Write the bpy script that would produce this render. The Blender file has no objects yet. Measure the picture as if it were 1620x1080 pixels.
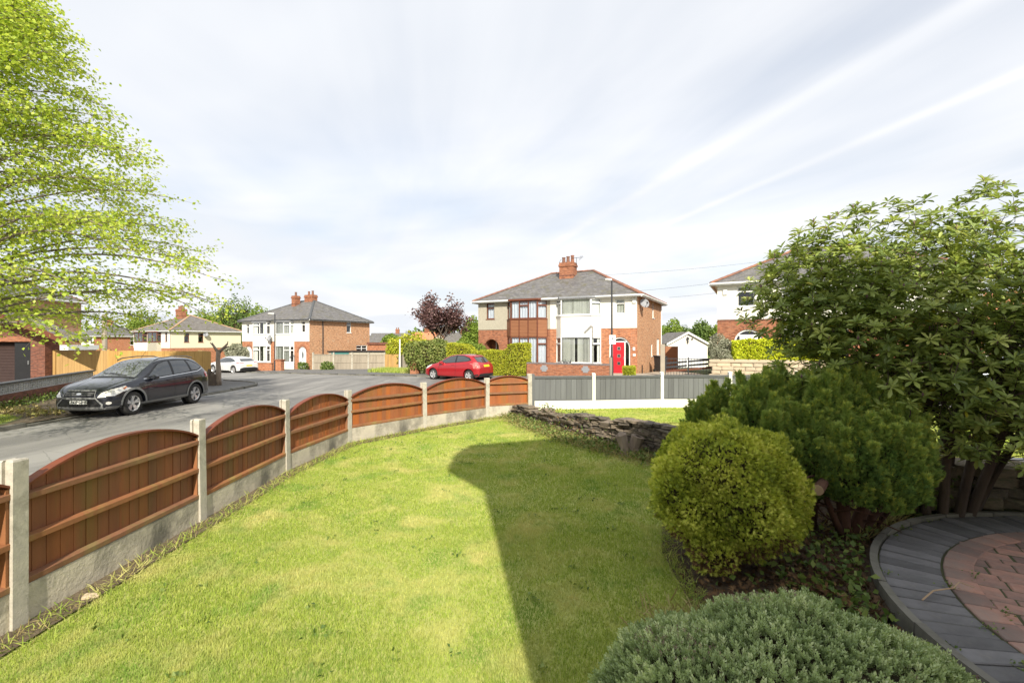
import bpy, bmesh, math, random
import numpy as np
from mathutils import Vector, Matrix, noise
from mathutils.bvhtree import BVHTree
from mathutils.geometry import delaunay_2d_cdt
R = math.radians
random.seed(7)
rng = np.random.default_rng(11)
S = bpy.context.scene
COL = S.collection

# ---------------------------------------------------------------- camera
cd = bpy.data.cameras.new('camera'); cam = bpy.data.objects.new('camera', cd); COL.objects.link(cam)
cam.location = (0, 0, 2.0); cam.rotation_euler = (R(90), 0, 0)
cd.sensor_width = 36; cd.lens = 745 / 1620 * 36; cd.clip_start = .05; cd.clip_end = 3000
S.camera = cam
# ---------------------------------------------------------------- sun and sky
SUN_EL = R(35); SD = Vector((-.14, .99, 0)).normalized()          # horizontal way the light travels
sl = bpy.data.lights.new('sun', 'SUN'); sl.energy = 3.2; sl.angle = R(.6); sl.color = (1, .93, .8)
so = bpy.data.objects.new('sun', sl); COL.objects.link(so)
ld = Vector((SD.x * math.cos(SUN_EL), SD.y * math.cos(SUN_EL), -math.sin(SUN_EL)))
so.rotation_euler = ld.to_track_quat('-Z', 'Y').to_euler()
W = bpy.data.worlds.new('World'); S.world = W; W.use_nodes = True
nt = W.node_tree; nt.nodes.clear()
def wn(t, **k):
    n = nt.nodes.new(t)
    for a, b in k.items(): setattr(n, a, b)
    return n
def L_(a, b): nt.links.new(a, b)
def mth(op, a, b=None, c=None):
    n = wn('ShaderNodeMath', operation=op)
    for i, v in enumerate((a, b, c)):
        if v is None: continue
        if isinstance(v, (int, float)): n.inputs[i].default_value = v
        else: L_(v, n.inputs[i])
    return n.outputs[0]
sky = wn('ShaderNodeTexSky', sky_type='NISHITA', sun_disc=False)
sky.sun_elevation = SUN_EL; sky.sun_rotation = math.atan2(-SD.x, -SD.y)
sky.air_density = 1.0; sky.dust_density = 2.0; sky.ozone_density = 1.0
bg1 = wn('ShaderNodeBackground'); bg1.inputs[1].default_value = .085; L_(sky.outputs[0], bg1.inputs[0])
tc = wn('ShaderNodeTexCoord'); sx = wn('ShaderNodeSeparateXYZ'); L_(tc.outputs['Generated'], sx.inputs[0])
zz = mth('ADD', mth('MAXIMUM', sx.outputs[2], 0.0), .07)
px = mth('DIVIDE', sx.outputs[0], zz); py = mth('DIVIDE', sx.outputs[1], zz)
acr = mth('ADD', mth('MULTIPLY', px, .94), mth('MULTIPLY', py, .34))       # across the streaks
alo = mth('ADD', mth('MULTIPLY', px, .34), mth('MULTIPLY', py, -.94))      # along them
def nz(sa, sb, detail, rough, off=0, dist=0):
    c = wn('ShaderNodeCombineXYZ'); L_(mth('MULTIPLY', acr, sa), c.inputs[0]); L_(mth('MULTIPLY', alo, sb), c.inputs[1]); c.inputs[2].default_value = off
    n = wn('ShaderNodeTexNoise'); n.inputs['Scale'].default_value = 1; n.inputs['Detail'].default_value = detail
    n.inputs['Roughness'].default_value = rough; n.inputs['Distortion'].default_value = dist; L_(c.outputs[0], n.inputs[0]); return n.outputs[0]
big = nz(.38, .30, 4, .5, 3.3, .5); streak = nz(1.1, .30, 5, .5, 9.1, .6); fine = nz(.5, .42, 5, .5, 21, .5)
def contrail(c0, w, amp):
    wob = mth('MULTIPLY', mth('SUBTRACT', fine, .5), .10)
    d = mth('DIVIDE', mth('SUBTRACT', mth('ADD', acr, wob), c0), w)
    g = mth('EXPONENT', mth('MULTIPLY', mth('MULTIPLY', d, d), -1.0))
    return mth('MULTIPLY', g, mth('MULTIPLY', amp, mth('MULTIPLY_ADD', fine, 1.6, -.25)))
cov = mth('ADD', mth('MULTIPLY', big, .62), mth('MULTIPLY', streak, .38))
mr = wn('ShaderNodeMapRange', interpolation_type='SMOOTHSTEP'); L_(cov, mr.inputs[0])
mr.inputs[1].default_value = .40; mr.inputs[2].default_value = .60; mr.inputs[3].default_value = .60; mr.inputs[4].default_value = .98
fac = mth('ADD', mr.outputs[0], contrail(2.0, .035, .30)); fac = mth('ADD', fac, contrail(1.52, .05, .26))
hor = wn('ShaderNodeMapRange'); L_(sx.outputs[2], hor.inputs[0])
hor.inputs[1].default_value = 0; hor.inputs[2].default_value = .2; hor.inputs[3].default_value = .35; hor.inputs[4].default_value = 0
fac = mth('MINIMUM', mth('ADD', fac, hor.outputs[0]), 1.0)
cr = wn('ShaderNodeValToRGB'); L_(fine, cr.inputs[0])
cr.color_ramp.elements[0].position = .38; cr.color_ramp.elements[0].color = (.80, .83, .88, 1)
cr.color_ramp.elements[1].position = .60; cr.color_ramp.elements[1].color = (.96, .965, .98, 1)
bg2 = wn('ShaderNodeBackground'); L_(cr.outputs[0], bg2.inputs[0]); bg2.inputs[1].default_value = .53
mx = wn('ShaderNodeMixShader'); L_(fac, mx.inputs[0]); L_(bg1.outputs[0], mx.inputs[1]); L_(bg2.outputs[0], mx.inputs[2])
wo = wn('ShaderNodeOutputWorld'); L_(mx.outputs[0], wo.inputs[0])
S.view_settings.view_transform = 'Standard'; S.view_settings.look = 'None'; S.view_settings.gamma = 1
S.view_settings.use_curve_mapping = False; S.view_settings.exposure = 1.08
S.render.engine = 'CYCLES'
S.cycles.max_bounces = 8; S.cycles.transparent_max_bounces = 12; S.cycles.use_denoising = True
S.cycles.sample_clamp_indirect = 6

# ---------------------------------------------------------------- helpers
def sc_(r, g, b):
    f = lambda c: (c / 255 / 12.92) if c <= 10 else ((c / 255 + .055) / 1.055) ** 2.4
    return (f(r), f(g), f(b), 1)
MATS = {}
class NT:
    def __init__(s, name):
        s.m = bpy.data.materials.new(name); s.m.use_nodes = True; s.t = s.m.node_tree; s.t.nodes.clear()
        s.out = s.t.nodes.new('ShaderNodeOutputMaterial')
    def n(s, ty, ins=None, **k):
        n = s.t.nodes.new(ty)
        for a, b in k.items(): setattr(n, a, b)
        for a, b in (ins or {}).items():
            if hasattr(b, 'links'): s.t.links.new(b, n.inputs[a])
            else: n.inputs[a].default_value = b
        return n
    def mix(s, f, a, b, mode='MIX'):
        n = s.n('ShaderNodeMix', data_type='RGBA', blend_type=mode)
        for i, v in ((0, f), (6, a), (7, b)):
            if hasattr(v, 'links'): s.t.links.new(v, n.inputs[i])
            else: n.inputs[i].default_value = v
        return n.outputs[2]
    def noise(s, co, scale, detail=4, rough=.55, dist=0):
        return s.n('ShaderNodeTexNoise', {'Vector': co, 'Scale': scale, 'Detail': detail, 'Roughness': rough, 'Distortion': dist}).outputs[0]
    def ramp(s, f, p0, p1, a=0, b=1):
        return s.n('ShaderNodeMapRange', {0: f, 1: p0, 2: p1, 3: a, 4: b}).outputs[0]
    def finish(s, col, rough=.7, bump=None, bs=.3, bd=.01, metal=0, spec=.4, coat=0, sub=None):
        p = s.n('ShaderNodeBsdfPrincipled', {'Base Color': col, 'Roughness': rough, 'Metallic': metal, 'Specular IOR Level': spec, 'Coat Weight': coat})
        if bump is not None:
            b = s.n('ShaderNodeBump', {'Height': bump, 'Strength': bs, 'Distance': bd}); s.t.links.new(b.outputs[0], p.inputs['Normal'])
        s.t.links.new(p.outputs[0], s.out.inputs[0]); return s.m
def plain(name, c1, c2=None, scale=3, rough=.7, bs=.2, bscale=40, metal=0, spec=.4, coat=0, bd=.004, stretch=None, rnd=0, dirt=None, dscale=1.5, coord='Object'):
    t = NT(name); tc = t.n('ShaderNodeTexCoord').outputs[coord]
    if stretch: tc = t.n('ShaderNodeMapping', {0: tc, 3: stretch}).outputs[0]
    c2 = c2 or tuple(x * .8 for x in c1[:3]) + (1,)
    col = t.mix(t.ramp(t.noise(tc, scale, 6, .6), .3, .7), c1, c2)
    if dirt:
        col = t.mix(t.ramp(t.noise(tc, dscale, 8, .7, .4), .48, .68, 0, .85), col, dirt)
    if rnd:
        oi = t.n('ShaderNodeObjectInfo').outputs['Random']
        h = t.n('ShaderNodeHueSaturation', {'Hue': .5, 'Saturation': t.ramp(oi, 0, 1, 1 - rnd * .5, 1 + rnd * .3), 'Value': t.ramp(oi, 0, 1, 1 - rnd, 1 + rnd), 'Color': col}); col = h.outputs[0]
    return t.finish(col, rough, t.noise(tc, bscale, 4, .7), bs, bd, metal, spec, coat)
def brickmat(name, c1, c2, mortar, bw=.225, bh=.075, ms=.012, bs=.5, pale=None):
    t = NT(name); uv = t.n('ShaderNodeUVMap', uv_map='uv').outputs[0]
    br = t.n('ShaderNodeTexBrick', {'Vector': uv, 'Color1': c1, 'Color2': c2, 'Mortar': mortar, 'Scale': 1, 'Mortar Size': ms / 2, 'Mortar Smooth': .2, 'Bias': 0, 'Brick Width': bw, 'Row Height': bh}, offset=.5)
    col = t.mix(t.ramp(t.noise(uv, 1.1, 6, .7), .35, .7, 0, .5), br.outputs[0], tuple(x * .62 for x in c1[:3]) + (1,))
    col = t.mix(t.ramp(t.noise(t.n('ShaderNodeMapping', {0: uv, 3: (4.4, 13, 1)}).outputs[0], 1, 1, .6), .42, .62, 0, .65), col, tuple(min(1, x * 1.35) for x in c2[:3]) + (1,))
    col = t.mix(t.ramp(t.noise(t.n('ShaderNodeMapping', {0: uv, 1: (7, 3, 0), 3: (3.6, 12, 1)}).outputs[0], 1, 1, .6), .52, .66, 0, .55), col, tuple(x * .5 for x in c1[:3]) + (1,))
    if pale: col = t.mix(t.ramp(t.noise(uv, 2.3, 8, .75, .6), .55, .66, 0, .7), col, pale)
    return t.finish(col, .85, br.outputs[1], -bs, .008, spec=.25)
def slatemat(name, c1, c2, moss=(.11, .10, .045, 1)):
    t = NT(name); uv = t.n('ShaderNodeUVMap', uv_map='uv').outputs[0]
    br = t.n('ShaderNodeTexBrick', {'Vector': uv, 'Color1': c1, 'Color2': c2, 'Mortar': (.04, .04, .042, 1), 'Scale': 1, 'Mortar Size': .006, 'Mortar Smooth': .3, 'Bias': 0, 'Brick Width': .27, 'Row Height': .22}, offset=.5)
    col = t.mix(t.ramp(t.noise(uv, .9, 7, .7, .5), .42, .68, 0, .55), br.outputs[0], (.20, .19, .175, 1))
    col = t.mix(t.ramp(t.noise(t.n('ShaderNodeMapping', {0: uv, 3: (2.2, 4.5, 1)}).outputs[0], 1, 3, .7), .40, .62, 0, .6), col, (.065, .062, .062, 1))
    col = t.mix(t.ramp(t.noise(uv, 1.6, 8, .75, .5), .50, .64, 0, .7), col, moss)
    col = t.mix(t.ramp(t.noise(t.n('ShaderNodeMapping', {0: uv, 1: (9, 2, 0)}).outputs[0], 2.2, 8, .8), .54, .64, 0, .5), col, (.30, .29, .27, 1))
    return t.finish(col, .6, br.outputs[1], -.6, .01, spec=.3)
def leafmat(name, cols, trans=.35, rough=.45, spec=.35, attr='v', patch=None):
    t = NT(name); at = t.n('ShaderNodeAttribute', attribute_name=attr).outputs['Fac']
    r = t.n('ShaderNodeValToRGB', {0: at}); e = r.color_ramp
    e.elements[0].color = cols[0]; e.elements[0].position = 0; e.elements[1].color = cols[-1]; e.elements[1].position = 1
    for i, c in enumerate(cols[1:-1]): x = e.elements.new((i + 1) / (len(cols) - 1)); x.color = c
    col = r.outputs[0]
    if patch:
        tc = t.n('ShaderNodeTexCoord').outputs['Object']
        col = t.mix(t.ramp(t.noise(tc, patch[1], 5, .6, .5), patch[2], patch[3], 0, patch[4]), col, patch[0])
        if len(patch) > 5:
            col = t.mix(t.ramp(t.noise(tc, patch[5][1], 5, .6, .3), patch[5][2], patch[5][3], 0, patch[5][4]), col, patch[5][0])
    p = t.n('ShaderNodeBsdfPrincipled', {'Base Color': col, 'Roughness': rough, 'Specular IOR Level': spec})
    tr = t.n('ShaderNodeBsdfTranslucent', {'Color': t.mix(1, col, (1.15, 1.1, .7, 1), 'MULTIPLY')})
    m = t.n('ShaderNodeMixShader', {0: trans, 1: p.outputs[0], 2: tr.outputs[0]}); t.t.links.new(m.outputs[0], t.out.inputs[0]); return t.m
def glassmat(name, tint=(.90, .93, .93, 1), refl=.9):
    t = NT(name); ge = t.n('ShaderNodeNewGeometry'); dp = t.n('ShaderNodeVectorMath', {0: ge.outputs['Normal'], 1: ge.outputs['Incoming']}, operation='DOT_PRODUCT').outputs['Value']
    f = t.n('ShaderNodeMath', {0: t.n('ShaderNodeMath', {0: 1.0, 1: t.n('ShaderNodeMath', {0: dp}, operation='ABSOLUTE').outputs[0]}, operation='SUBTRACT').outputs[0], 1: 4.0}, operation='POWER').outputs[0]
    a = t.n('ShaderNodeBsdfTransparent', {'Color': tint}); g = t.n('ShaderNodeBsdfGlossy', {'Color': (1, 1, 1, 1), 'Roughness': .02})
    m = t.n('ShaderNodeMixShader', {0: t.ramp(f, 0, 1, .08, .95), 1: a.outputs[0], 2: g.outputs[0]}); t.t.links.new(m.outputs[0], t.out.inputs[0]); return t.m

def tag(o, label=None, cat=None, group=None, kind=None):
    if label: o['label'] = label
    if cat: o['category'] = cat
    if group: o['group'] = group
    if kind: o['kind'] = kind
    return o
def thing(name, label, cat, loc=(0, 0, 0), rz=0, group=None):
    o = bpy.data.objects.new(name, None); COL.objects.link(o); o.location = loc; o.rotation_euler = (0, 0, rz); o.empty_display_size = .2
    return tag(o, label, cat, group)
def link(name, me, parent=None, loc=(0, 0, 0), rot=(0, 0, 0), scale=None):
    o = bpy.data.objects.new(name, me); COL.objects.link(o); o.location = loc; o.rotation_euler = rot
    if scale: o.scale = scale
    if parent: o.parent = parent
    return o
class MB:
    def __init__(s): s.v = []; s.f = []; s.mi = []
    def add(s, vs, fs, mi=0):
        k = len(s.v); s.v += [tuple(v) for v in vs]; s.f += [tuple(i + k for i in f) for f in fs]; s.mi += [mi] * len(fs); return s
    def quad(s, a, b, c, d, mi=0): return s.add((a, b, c, d), ((0, 1, 2, 3),), mi)
    def box(s, x0, x1, y0, y1, z0, z1, mi=0):
        return s.add([(x0, y0, z0), (x1, y0, z0), (x1, y1, z0), (x0, y1, z0), (x0, y0, z1), (x1, y0, z1), (x1, y1, z1), (x0, y1, z1)],
                     [(0, 3, 2, 1), (4, 5, 6, 7), (0, 1, 5, 4), (1, 2, 6, 5), (2, 3, 7, 6), (3, 0, 4, 7)], mi)
    def obox(s, A, B, n0, n1, z0, z1, mi=0, za=None):
        # box along segment A->B (2d), n0..n1 offset along the right-hand normal, z0..z1
        A = Vector(A[:2]); B = Vector(B[:2]); d = (B - A).normalized(); n = Vector((d.y, -d.x))
        p = [A + n * n0, B + n * n0, B + n * n1, A + n * n1]
        return s.add([(q.x, q.y, z0) for q in p] + [(q.x, q.y, z1) for q in p],
                     [(0, 1, 2, 3), (7, 6, 5, 4), (1, 0, 4, 5), (2, 1, 5, 6), (3, 2, 6, 7), (0, 3, 7, 4)], mi)
    def tube(s, pts, rad, n=8, mi=0, cap=True):
        pts = [Vector(p) for p in pts]; rad = rad if hasattr(rad, '__len__') else [rad] * len(pts)
        k = len(s.v)
        for i, p in enumerate(pts):
            d = (pts[min(i + 1, len(pts) - 1)] - pts[max(i - 1, 0)])
            d = d.normalized() if d.length > 1e-9 else Vector((0, 0, 1))
            u = d.cross(Vector((0, 0, 1)) if abs(d.z) < .9 else Vector((1, 0, 0))).normalized(); w = d.cross(u)
            for j in range(n):
                a = 2 * math.pi * j / n; s.v.append(tuple(p + (u * math.cos(a) + w * math.sin(a)) * rad[i]))
        for i in range(len(pts) - 1):
            for j in range(n):
                s.f.append((k + i * n + j, k + i * n + (j + 1) % n, k + (i + 1) * n + (j + 1) % n, k + (i + 1) * n + j)); s.mi.append(mi)
        if cap and n > 2:
            s.f.append(tuple(k + j for j in range(n))[::-1]); s.f.append(tuple(k + (len(pts) - 1) * n + j for j in range(n))); s.mi += [mi, mi]
        return s
    def prism(s, poly, y0, y1, mi=0, fn=None):
        # poly in (x,z) extruded along y
        n = len(poly); fn = fn or (lambda x, y, z: (x, y, z))
        return s.add([fn(x, y0, z) for x, z in poly] + [fn(x, y1, z) for x, z in poly],
                     [tuple(range(n)), tuple(range(2 * n - 1, n - 1, -1))] + [(i, n + i, n + (i + 1) % n, (i + 1) % n) for i in range(n)], mi)
    def mesh(s, name, mats, smooth=False, bevel=0, fix=True):
        me = bpy.data.meshes.new(name); me.from_pydata(s.v, [], s.f)
        for m in (mats if isinstance(mats, (list, tuple)) else [mats]): me.materials.append(m)
        me.polygons.foreach_set('material_index', s.mi)
        if fix or bevel:
            bm = bmesh.new(); bm.from_mesh(me)
            if bevel: bmesh.ops.bevel(bm, geom=list(bm.edges), offset=bevel, segments=1, affect='EDGES', profile=.6)
            bmesh.ops.recalc_face_normals(bm, faces=bm.faces); bm.to_mesh(me); bm.free()
        autouv(me)
        if smooth: me.polygons.foreach_set('use_smooth', [True] * len(me.polygons))
        me.update(); return me
    def build(s, name, mats, parent=None, loc=(0, 0, 0), rot=(0, 0, 0), smooth=False, bevel=0, fix=True):
        return link(name, s.mesh(name, mats, smooth, bevel, fix), parent, loc, rot)
def autouv(me):
    if not me.polygons: return
    uvl = me.uv_layers.new(name='uv').data; vs = me.vertices
    for p in me.polygons:
        n = p.normal
        if abs(n.z) > .97:
            for li in p.loop_indices: c = vs[me.loops[li].vertex_index].co; uvl[li].uv = (c.x, c.y)
        else:
            t = Vector((-n.y, n.x, 0)).normalized(); w = n.cross(t)
            for li in p.loop_indices: c = vs[me.loops[li].vertex_index].co; uvl[li].uv = (c.dot(t), c.dot(w))
def bulk(name, V, F, mat, parent=None, v=None, loc=(0, 0, 0), smooth=False):
    """numpy mesh: V (n,3), F (m,k) equal-size faces, optional per-vertex float v"""
    me = bpy.data.meshes.new(name); k = F.shape[1]
    me.vertices.add(len(V)); me.vertices.foreach_set('co', V.astype(np.float32).ravel())
    me.loops.add(F.size); me.loops.foreach_set('vertex_index', F.astype(np.int32).ravel())
    me.polygons.add(len(F)); me.polygons.foreach_set('loop_start', np.arange(0, F.size, k, dtype=np.int32))
    me.polygons.foreach_set('loop_total', np.full(len(F), k, dtype=np.int32))
    me.update(calc_edges=True)
    if v is not None: a = me.attributes.new('v', 'FLOAT', 'POINT'); a.data.foreach_set('value', v.astype(np.float32))
    if smooth: me.polygons.foreach_set('use_smooth', [True] * len(F))
    me.materials.append(mat); return link(name, me, parent, loc)
def unit(a): return a / np.maximum(np.linalg.norm(a, axis=-1, keepdims=True), 1e-9)
def leaves(name, P, A, N, size, tpl, mat, parent=None, v=None, loc=(0, 0, 0), raw=False):
    """place template leaf at P with growth dir A and normal N"""
    tv, tf = tpl; tv = np.array(tv, float); tf = np.array(tf); n = len(P)
    A = unit(A); B = unit(np.cross(N, A)); C = np.cross(A, B)
    size = np.broadcast_to(np.asarray(size, float), (n,))
    V = (P[:, None, :] + size[:, None, None] * (tv[None, :, 0:1] * A[:, None] + tv[None, :, 1:2] * B[:, None] + tv[None, :, 2:3] * C[:, None])).reshape(-1, 3)
    F = (tf[None] + (np.arange(n) * len(tv))[:, None, None]).reshape(-1, tf.shape[1])
    if v is None: v = rng.random(n)
    vv = np.repeat(v, len(tv))
    if raw: return V, F, vv
    return bulk(name, V, F, mat, parent, vv, loc)
TPL_LEAF = ([(0, 0, 0), (.5, .38, .1), (1, 0, -.05), (.5, -.38, .1)], [(0, 1, 2), (0, 2, 3)])
TPL_LONG = ([(0, 0, 0), (.32, .10, .03), (.66, .165, .02), (.90, .09, -.05), (1, 0, -.11), (.90, -.09, -.05), (.66, -.165, .02), (.32, -.10, .03), (.58, 0, -.03)], [(0, 8, 1), (1, 8, 2), (2, 8, 3), (3, 8, 4), (4, 8, 5), (5, 8, 6), (6, 8, 7), (7, 8, 0)])
TPL_STRAW = ([(0, -.035, 0), (0, .035, 0), (.55, .028, .12), (.55, -.028, .12), (1, 0, .05)], [(0, 1, 2), (0, 2, 3), (3, 2, 4)])
def mk_spray(k=6, seed=1, wid=.11, spread=1.1):
    r = random.Random(seed); vs = []; fs = []
    for i in range(k):
        t = i / (k - 1); ang = (r.random() - .5) * 2 * spread; b = .55 * (t * .8); L = (.62 - .25 * t) * r.uniform(.75, 1.2)
        bx = b; dx, dy = math.cos(ang), math.sin(ang); c = (r.random() - .5) * .6
        vs += [(bx - dy * wid, dx * wid, 0), (bx + dy * wid, -dx * wid, 0), (bx + dx * L, dy * L, c * L)]; fs.append((3 * i, 3 * i + 1, 3 * i + 2))
    return vs, fs
TPL_SPRAY = mk_spray()
def mk_sprig(pairs=5):
    vs = []; fs = []
    for i in range(pairs):
        z = .15 + .75 * i / pairs; L = .42 * (1 - .35 * i / pairs); w = .085
        for k in range(2):
            a = math.pi * k + i * math.pi / 2; dx, dy = math.cos(a), math.sin(a); m = len(vs)
            px_, py_ = -dy, dx
            vs += [(z, 0, 0), (z + L * .45, dx * L * .38 + px_ * w, dy * L * .38 + py_ * w), (z + L * .9, dx * L * .6, dy * L * .6), (z + L * .45, dx * L * .38 - px_ * w, dy * L * .38 - py_ * w)]
            fs += [(m, m + 1, m + 2), (m, m + 2, m + 3)]
    return vs, fs
TPL_SPRIG = mk_sprig()
def rnd_dirs(n):
    return unit(rng.normal(size=(n, 3)))
def lump(D, seed=0, amp=.15, freq=3):
    s = np.zeros(len(D)); r = np.random.default_rng(seed)
    for i in range(7):
        k = r.normal(size=3) * freq * (1 + .5 * i); s += np.sin(D @ k + r.random() * 6.28) / (1 + .5 * i)
    return 1 + amp * s / 2.2
def G(x, y):
    return -.10 + .012 * max(-60, min(8, x)) - .025 * max(0, min(120, y) - 28)
def ellipse_pts(n, cen, rad, seed=0, amp=.15, freq=3, depth=.25, zmin=-1):
    D = rnd_dirs(n); D = D[D[:, 2] > zmin]; L = lump(D, seed, amp, freq)
    dep = 1 - depth * rng.random(len(D)) ** 2.0
    P = np.array(cen) + D * np.array(rad) * (L * dep)[:, None]; Nn = unit(D / np.array(rad)); return P, Nn
def text_mesh(txt, size, mat, name, parent, mtx, extrude=.002):
    cu = bpy.data.curves.new('t', 'FONT'); cu.body = txt; cu.size = size; cu.extrude = extrude; cu.align_x = 'CENTER'; cu.align_y = 'CENTER'
    o = bpy.data.objects.new('t', cu); COL.objects.link(o); dg = bpy.context.evaluated_depsgraph_get(); dg.update()
    me = bpy.data.meshes.new_from_object(o.evaluated_get(dg)); me.transform(mtx); bpy.data.objects.remove(o)
    me.materials.clear(); me.materials.append(mat); return link(name, me, parent)
# ---------------------------------------------------------------- materials
M = MATS
M['wood'] = plain('stained_timber', (.36, .115, .032, 1), (.24, .075, .022, 1), 7, .7, .3, 30, stretch=(1, 1, .12), rnd=.12, dirt=(.20, .11, .035, 1), dscale=4)  # fence timber with the sun's orange put into the colour, for far panels
M['wood_near'] = plain('brown_timber', (.29, .105, .042, 1), (.18, .065, .028, 1), 7, .7, .3, 30, stretch=(1, 1, .12), rnd=.12, dirt=(.17, .11, .035, 1), dscale=3)  # darker copy of the same fence timber for near panels with less sun
M['rail'] = plain('rail_timber', (.29, .125, .055, 1), (.20, .085, .038, 1), 6, .7, .3, 30, rnd=.12, dirt=(.24, .18, .06, 1), dscale=3)
M['cap'] = plain('cap_timber', (.20, .05, .022, 1), (.12, .035, .018, 1), 6, .5, .2, 30, rnd=.1)
M['conc'] = plain('cast_concrete', (.52, .48, .39, 1), (.38, .355, .30, 1), 9, .9, .7, 70, bd=.006, rnd=.06, dirt=(.14, .13, .09, 1), dscale=2.6)
M['gravel'] = plain('rough_gravel_board', (.58, .52, .40, 1), (.44, .40, .32, 1), 2.5, .9, .9, 26, bd=.012, rnd=.08, dirt=(.10, .095, .075, 1), dscale=1.3)
M['wconc'] = plain('white_painted_concrete', (.78, .76, .69, 1), (.70, .68, .60, 1), 5, .7, .2, 40)
M['gwood'] = plain('grey_timber', (.14, .146, .148, 1), (.105, .108, .11, 1), 7, .7, .3, 30, stretch=(1, 1, .1), rnd=.12)
M['gcap'] = plain('grey_rail', (.10, .105, .11, 1), None, 7, .7, .2, 30)
M['pale_wood'] = plain('new_timber', (.50, .31, .11, 1), (.38, .22, .075, 1), 5, .7, .3, 30, stretch=(1, 1, .08), rnd=.1)
M['old_wood'] = plain('weathered_timber', (.36, .31, .24, 1), (.25, .215, .165, 1), 5, .8, .3, 30, stretch=(1, 1, .1), rnd=.12)
M['brick'] = brickmat('orange_brick', (.36, .130, .062, 1), (.43, .18, .09, 1), (.42, .36, .28, 1))
M['brick_side'] = brickmat('mixed_common_brick', (.42, .21, .11, 1), (.52, .29, .16, 1), (.44, .38, .29, 1), pale=(.52, .40, .28, 1))
M['brick_red'] = brickmat('red_brick', (.27, .10, .055, 1), (.33, .135, .07, 1), (.30, .24, .19, 1))
M['brick_dark'] = brickmat('dark_brown_brick', (.15, .062, .045, 1), (.21, .085, .055, 1), (.17, .14, .12, 1))
M['coping'] = brickmat('blue_grey_coping', (.15, .14, .15, 1), (.20, .17, .17, 1), (.3, .28, .25, 1), bw=.08, bh=.3)
M['render'] = plain('white_render', (.80, .775, .69, 1), (.755, .73, .65, 1), 1.2, .85, .15, 60, dirt=(.64, .61, .53, 1), dscale=.6, stretch=(1, 1, .35))
M['cream'] = plain('cream_render', (.76, .69, .50, 1), (.72, .65, .47, 1), 1.2, .85, .15, 60)
M['pebble'] = plain('pebble_dash', (.47, .43, .34, 1), (.37, .34, .27, 1), 14, .95, .9, 60, bd=.02)
M['white'] = plain('white_upvc', (.80, .80, .78, 1), (.78, .78, .76, 1), 4, .35, .0, 30)
M['brownf'] = plain('brown_window_timber', (.17, .055, .028, 1), (.12, .04, .022, 1), 6, .5, .1, 30)
M['clad'] = plain('brown_cladding', (.34, .15, .075, 1), (.25, .105, .05, 1), 6, .6, .2, 30, stretch=(.2, .2, 3))
M['slate'] = slatemat('grey_slate', (.14, .135, .135, 1), (.20, .19, .19, 1))
M['slate2'] = slatemat('concrete_tile', (.17, .15, .135, 1), (.22, .20, .18, 1))
M['terra'] = plain('terracotta', (.28, .125, .08, 1), (.19, .095, .065, 1), 5, .85, .3, 40, rnd=.2)
M['terra_pale'] = plain('pale_ridge_tile', (.50, .33, .20, 1), (.38, .24, .15, 1), 5, .85, .3, 40)
M['black'] = plain('black_plastic', (.022, .022, .024, 1), None, 4, .4, .0, 30)
M['darkmetal'] = plain('dark_painted_metal', (.03, .032, .036, 1), (.045, .045, .05, 1), 6, .45, .1, 30)
M['steel'] = plain('galvanised_steel', (.45, .46, .47, 1), None, 6, .4, .05, 30, metal=.6)
M['lead'] = plain('lead_grey', (.30, .31, .33, 1), None, 6, .6, .1, 30)
M['glass'] = glassmat('window_glass')
M['room'] = plain('dim_room', (.10, .095, .09, 1), (.06, .055, .05, 1), 1, .9, 0)
M['blind'] = plain('blind_fabric', (.74, .74, .68, 1), (.66, .66, .60, 1), 3, .9, .05, 30)
M['net'] = plain('net_curtain', (.62, .64, .70, 1), (.42, .45, .52, 1), 9, .95, .2, 60, stretch=(3, 3, .4))
M['reddoor'] = plain('red_door_paint', (.55, .022, .035, 1), (.50, .02, .03, 1), 3, .3, 0, coat=.3)
M['whitedoor'] = plain('white_door', (.80, .81, .82, 1), (.76, .77, .78, 1), 3, .35, 0)
M['asphalt'] = None
def asphalt(name, a, b, c):
    t = NT(name); tc = t.n('ShaderNodeTexCoord').outputs['Object']
    big = t.noise(tc, .22, 6, .62, .6); st = t.n('ShaderNodeMapping', {0: tc, 2: (0, 0, R(0)), 3: (.9, .10, 1)}).outputs[0]
    col = t.mix(t.ramp(t.noise(st, 1.1, 6, .6, .8), .40, .62), a, b)
    col = t.mix(t.ramp(big, .50, .60, 0, .7), col, c)
    col = t.mix(t.ramp(t.noise(tc, 55, 3, .7), .30, .72, 0, .5), col, (.30, .29, .27, 1))
    vo = t.n('ShaderNodeTexVoronoi', {'Vector': t.mix(.06, tc, t.n('ShaderNodeTexNoise', {'Vector': tc, 'Scale': 3.}).outputs[1]), 'Scale': .55}, feature='DISTANCE_TO_EDGE').outputs[0]
    col = t.mix(t.ramp(vo, .001, .005, .3, 0), col, (.03, .03, .03, 1))
    return t.finish(col, .82, t.noise(tc, 120, 3, .8), .5, .006, spec=.35)
M['asphalt'] = asphalt('road_asphalt', (.14, .135, .128, 1), (.27, .26, .24, 1), (.10, .098, .095, 1))
M['pave'] = asphalt('footpath_asphalt', (.085, .083, .080, 1), (.12, .116, .11, 1), (.07, .068, .066, 1))
M['kerb'] = plain('kerb_concrete', (.22, .21, .18, 1), (.16, .15, .125, 1), 4, .9, .4, 60, rnd=.12, dirt=(.08, .08, .055, 1))
M['soil'] = plain('soil', (.10, .075, .045, 1), (.17, .13, .08, 1), 9, .95, .9, 25, bd=.03)
M['litter'] = plain('leaf_litter', (.07, .048, .03, 1), (.13, .09, .055, 1), 14, .95, 1, 30, bd=.04)
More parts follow.
